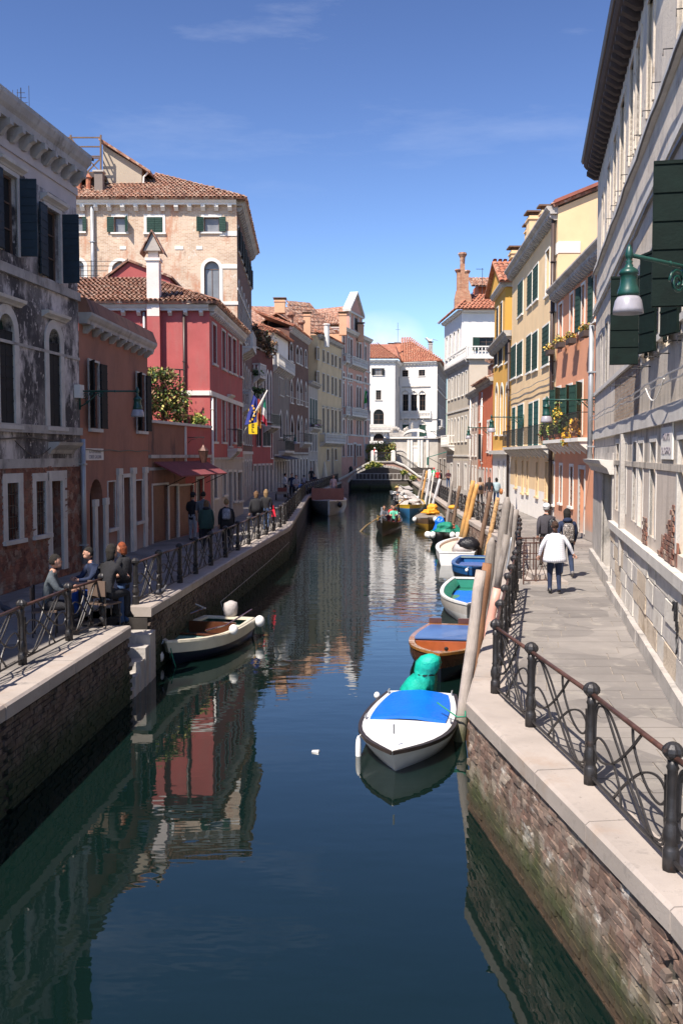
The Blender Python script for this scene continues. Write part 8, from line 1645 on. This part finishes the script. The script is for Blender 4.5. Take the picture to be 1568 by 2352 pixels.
person('broad man in a dark grey t-shirt with his back to us', -4.98, 34.2, .0, 1.8, 'stand', greyt, black, None, arm=skin, wide=1.2)
person('woman with light brown hair in a dark green quilted coat on the left quay', -4.5, 31.6, .1, 1.62, 'stand', dgrn, black, lbr, wide=1.15, hairstyle='curly', hood=black, hem=(dgrn, [(1.48, .08, .08), (1.44, .15, .11), (1.38, .205, .14), (1.1, .23, .18), (.8, .26, .2), (.76, .24, .19)]))
bb = person('blond person in a long black coat with a grey backpack beside the left railing', -3.78, 31.2, .1, 1.68, 'walk', black, black, blond, wide=1.12, hem=(black, [(1.48, .08, .08), (1.44, .15, .11), (1.38, .205, .13), (1.1, .22, .17), (.75, .25, .2)])); backpack('grey and white patterned backpack on the blond walker', bb, mat('grey_print_fabric', (.2, .2, .24), .8, .3, 10, [((.5, .5, .55), 24, .58, .03, ONE)]), (0, -.2, 1.24), (.14, .09, .18))
person('woman with curly brown hair in black walking away along the left railing', -3.35, 37.3, -.05, 1.7, 'walk', black, nvy, lbr, wide=1.08, hairstyle='curly', hem=(black, [(1.48, .08, .08), (1.44, .15, .11), (1.38, .205, .13), (1.1, .21, .16), (.9, .22, .17)]))
person('blonde woman in black just ahead, with a bright red handbag', -3.12, 39.2, -.1, 1.7, 'walk', black, jeans, blond, hairstyle='long')
t = thing('handbag', 'bright red handbag on the arm of the blonde woman', 'handbag', (-2.8, 39.1, QZ+.78)); b = MB(); b.hexa([(-.1, -.17, -.15), (.1, -.17, -.15), (.1, .17, -.15), (-.1, .17, -.15), (-.05, -.13, .13), (.05, -.13, .13), (.05, .13, .13), (-.05, .13, .13)]); b.build('bag_body', flat('red_leather', (.7, .01, .03), .35), t); b = MB(); b.tube([(0, -.1, .12), (0, -.06, .3), (0, .06, .3), (0, .1, .12)], .012, 5); b.build('strap', flat('red_leather', (.7, .01, .03), .35), t)
person('man in dark clothes beside the woman in the grey top, walking together', -3.58, 68.6, pi, 1.8, 'walk', nvy, black, None); person('woman in a pale grey top and black trousers walking towards us', -3.2, 67.2, pi, 1.7, 'hands', lgrey, black, brn)
person('man in a white shirt standing behind the porter cart', lp(654.5, 70), 70, -1.0, 1.76, 'hands', wcl, black, None); person('waiter in a black shirt standing by the first parasol', -3.1, 98, pi, 1.78, 'stand', black, black, None, arm=skin)
person('seated cafe guest in a pale top at the blue tables', -3.35, 85, 0, 1.7, 'sit', lgrey, black, None); person('seated cafe guest in dark clothes farther along the blue tables', -2.6, 91, pi, 1.7, 'sit', nvy, black, brn)
person('bald man in a pale pink t-shirt standing in the grey barge', lp(765.5, 77.5), 77.5, pi+.1, 1.75, 'stand', pinkw, lgrey, mat('shaved_hair', (.3, .18, .13), .6), arm=skin, z=1.15)
# --- gondola crew
strp = bpy.data.materials.new('striped_jersey'); strp.use_nodes = True; nt = strp.node_tree; tcn = nt.nodes.new('ShaderNodeTexCoord'); wv = nt.nodes.new('ShaderNodeTexWave'); wv.bands_direction = 'Z'; wv.inputs['Scale'].default_value = 3.3; nt.links.new(tcn.outputs['Object'], wv.inputs[0]); rm = nt.nodes.new('ShaderNodeValToRGB'); rm.color_ramp.interpolation = 'CONSTANT'; rm.color_ramp.elements[0].color = (.012, .012, .03, 1); rm.color_ramp.elements[1].position = .5; rm.color_ramp.elements[1].color = (.7, .7, .7, 1); nt.links.new(wv.outputs[1], rm.inputs[0]); nt.links.new(rm.outputs[0], nt.nodes['Principled BSDF'].inputs['Base Color'])
gx, gy = P(908, 1187, 62).x, 62
person('gondolier in a striped jersey, dark waistcoat and straw hat rowing at the stern', gx, gy, pi+.5, 1.8, 'row', strp, black, None, arm=black, z=.72, hat=('boater', mat('straw', (.6, .38, .15), .8)))
u_ = (GB-GS).normalized(); c_ = GS.lerp(GB, .52); n_ = Vector((-u_.y, u_.x)); hd_ = atan2(u_.y, u_.x)-pi/2
for k, (f_, sd, nm, tp, hr, hs_) in enumerate(((.0, -.28, 'gondola passenger in a bright green vest with long hair and sunglasses', cloth('mint_cloth', (.15, .6, .4)), brn, 'long'), (.0, .3, 'gondola passenger in a grey shirt seated on the right', greyt, brn, 'short'), (-1.3, -.1, 'gondola passenger in red seated behind the other two', red_, None, 'short'))):
    q = c_+u_*f_+n_*-sd; person(nm, q.x, q.y, hd_, 1.68, 'sit', tp, black, hr, z=.12, hairstyle=hs_, arm=skin if k == 0 else None)

# ------------------------------------------------------------------ groups of repeats
GR = {'mooring pole': 'mooring poles along the right quay', 'street lamp': 'street lamps on wall brackets', 'boat': 'boats moored along the canal', 'railing': 'cast-iron railings along the quays', 'table': 'cafe tables on the left quay', 'tablecloth': 'blue tablecloths on the cafe tables', 'chair': 'chairs on the left quay', 'aerial': 'rooftop aerials', 'chimney': 'chimneys on the roofs', 'flag': 'flags on the left bank', 'window box': 'window boxes on the salmon house', 'parasol': 'closed cafe parasols', 'chimney pot': 'clay flue pots', 'building': 'houses along the canal', 'person': 'people on the quays, boats and bridge', 'backpack': 'bags carried on backs', 'plant': 'plants on balconies, terrace and bridge', 'pigeon': 'pigeons on the left quay', 'rope': 'mooring ropes', 'sign': 'street name signs', 'climbing plant': 'climbing plants', 'roof deck': None}
cnt_ = {}
for o in scene.objects:
    c = o.get('category')
    if c and not o.parent: cnt_.setdefault(c, []).append(o)
for c, L_ in cnt_.items():
    if len(L_) > 1 and GR.get(c):
        for o in L_: o['group'] = GR[c]
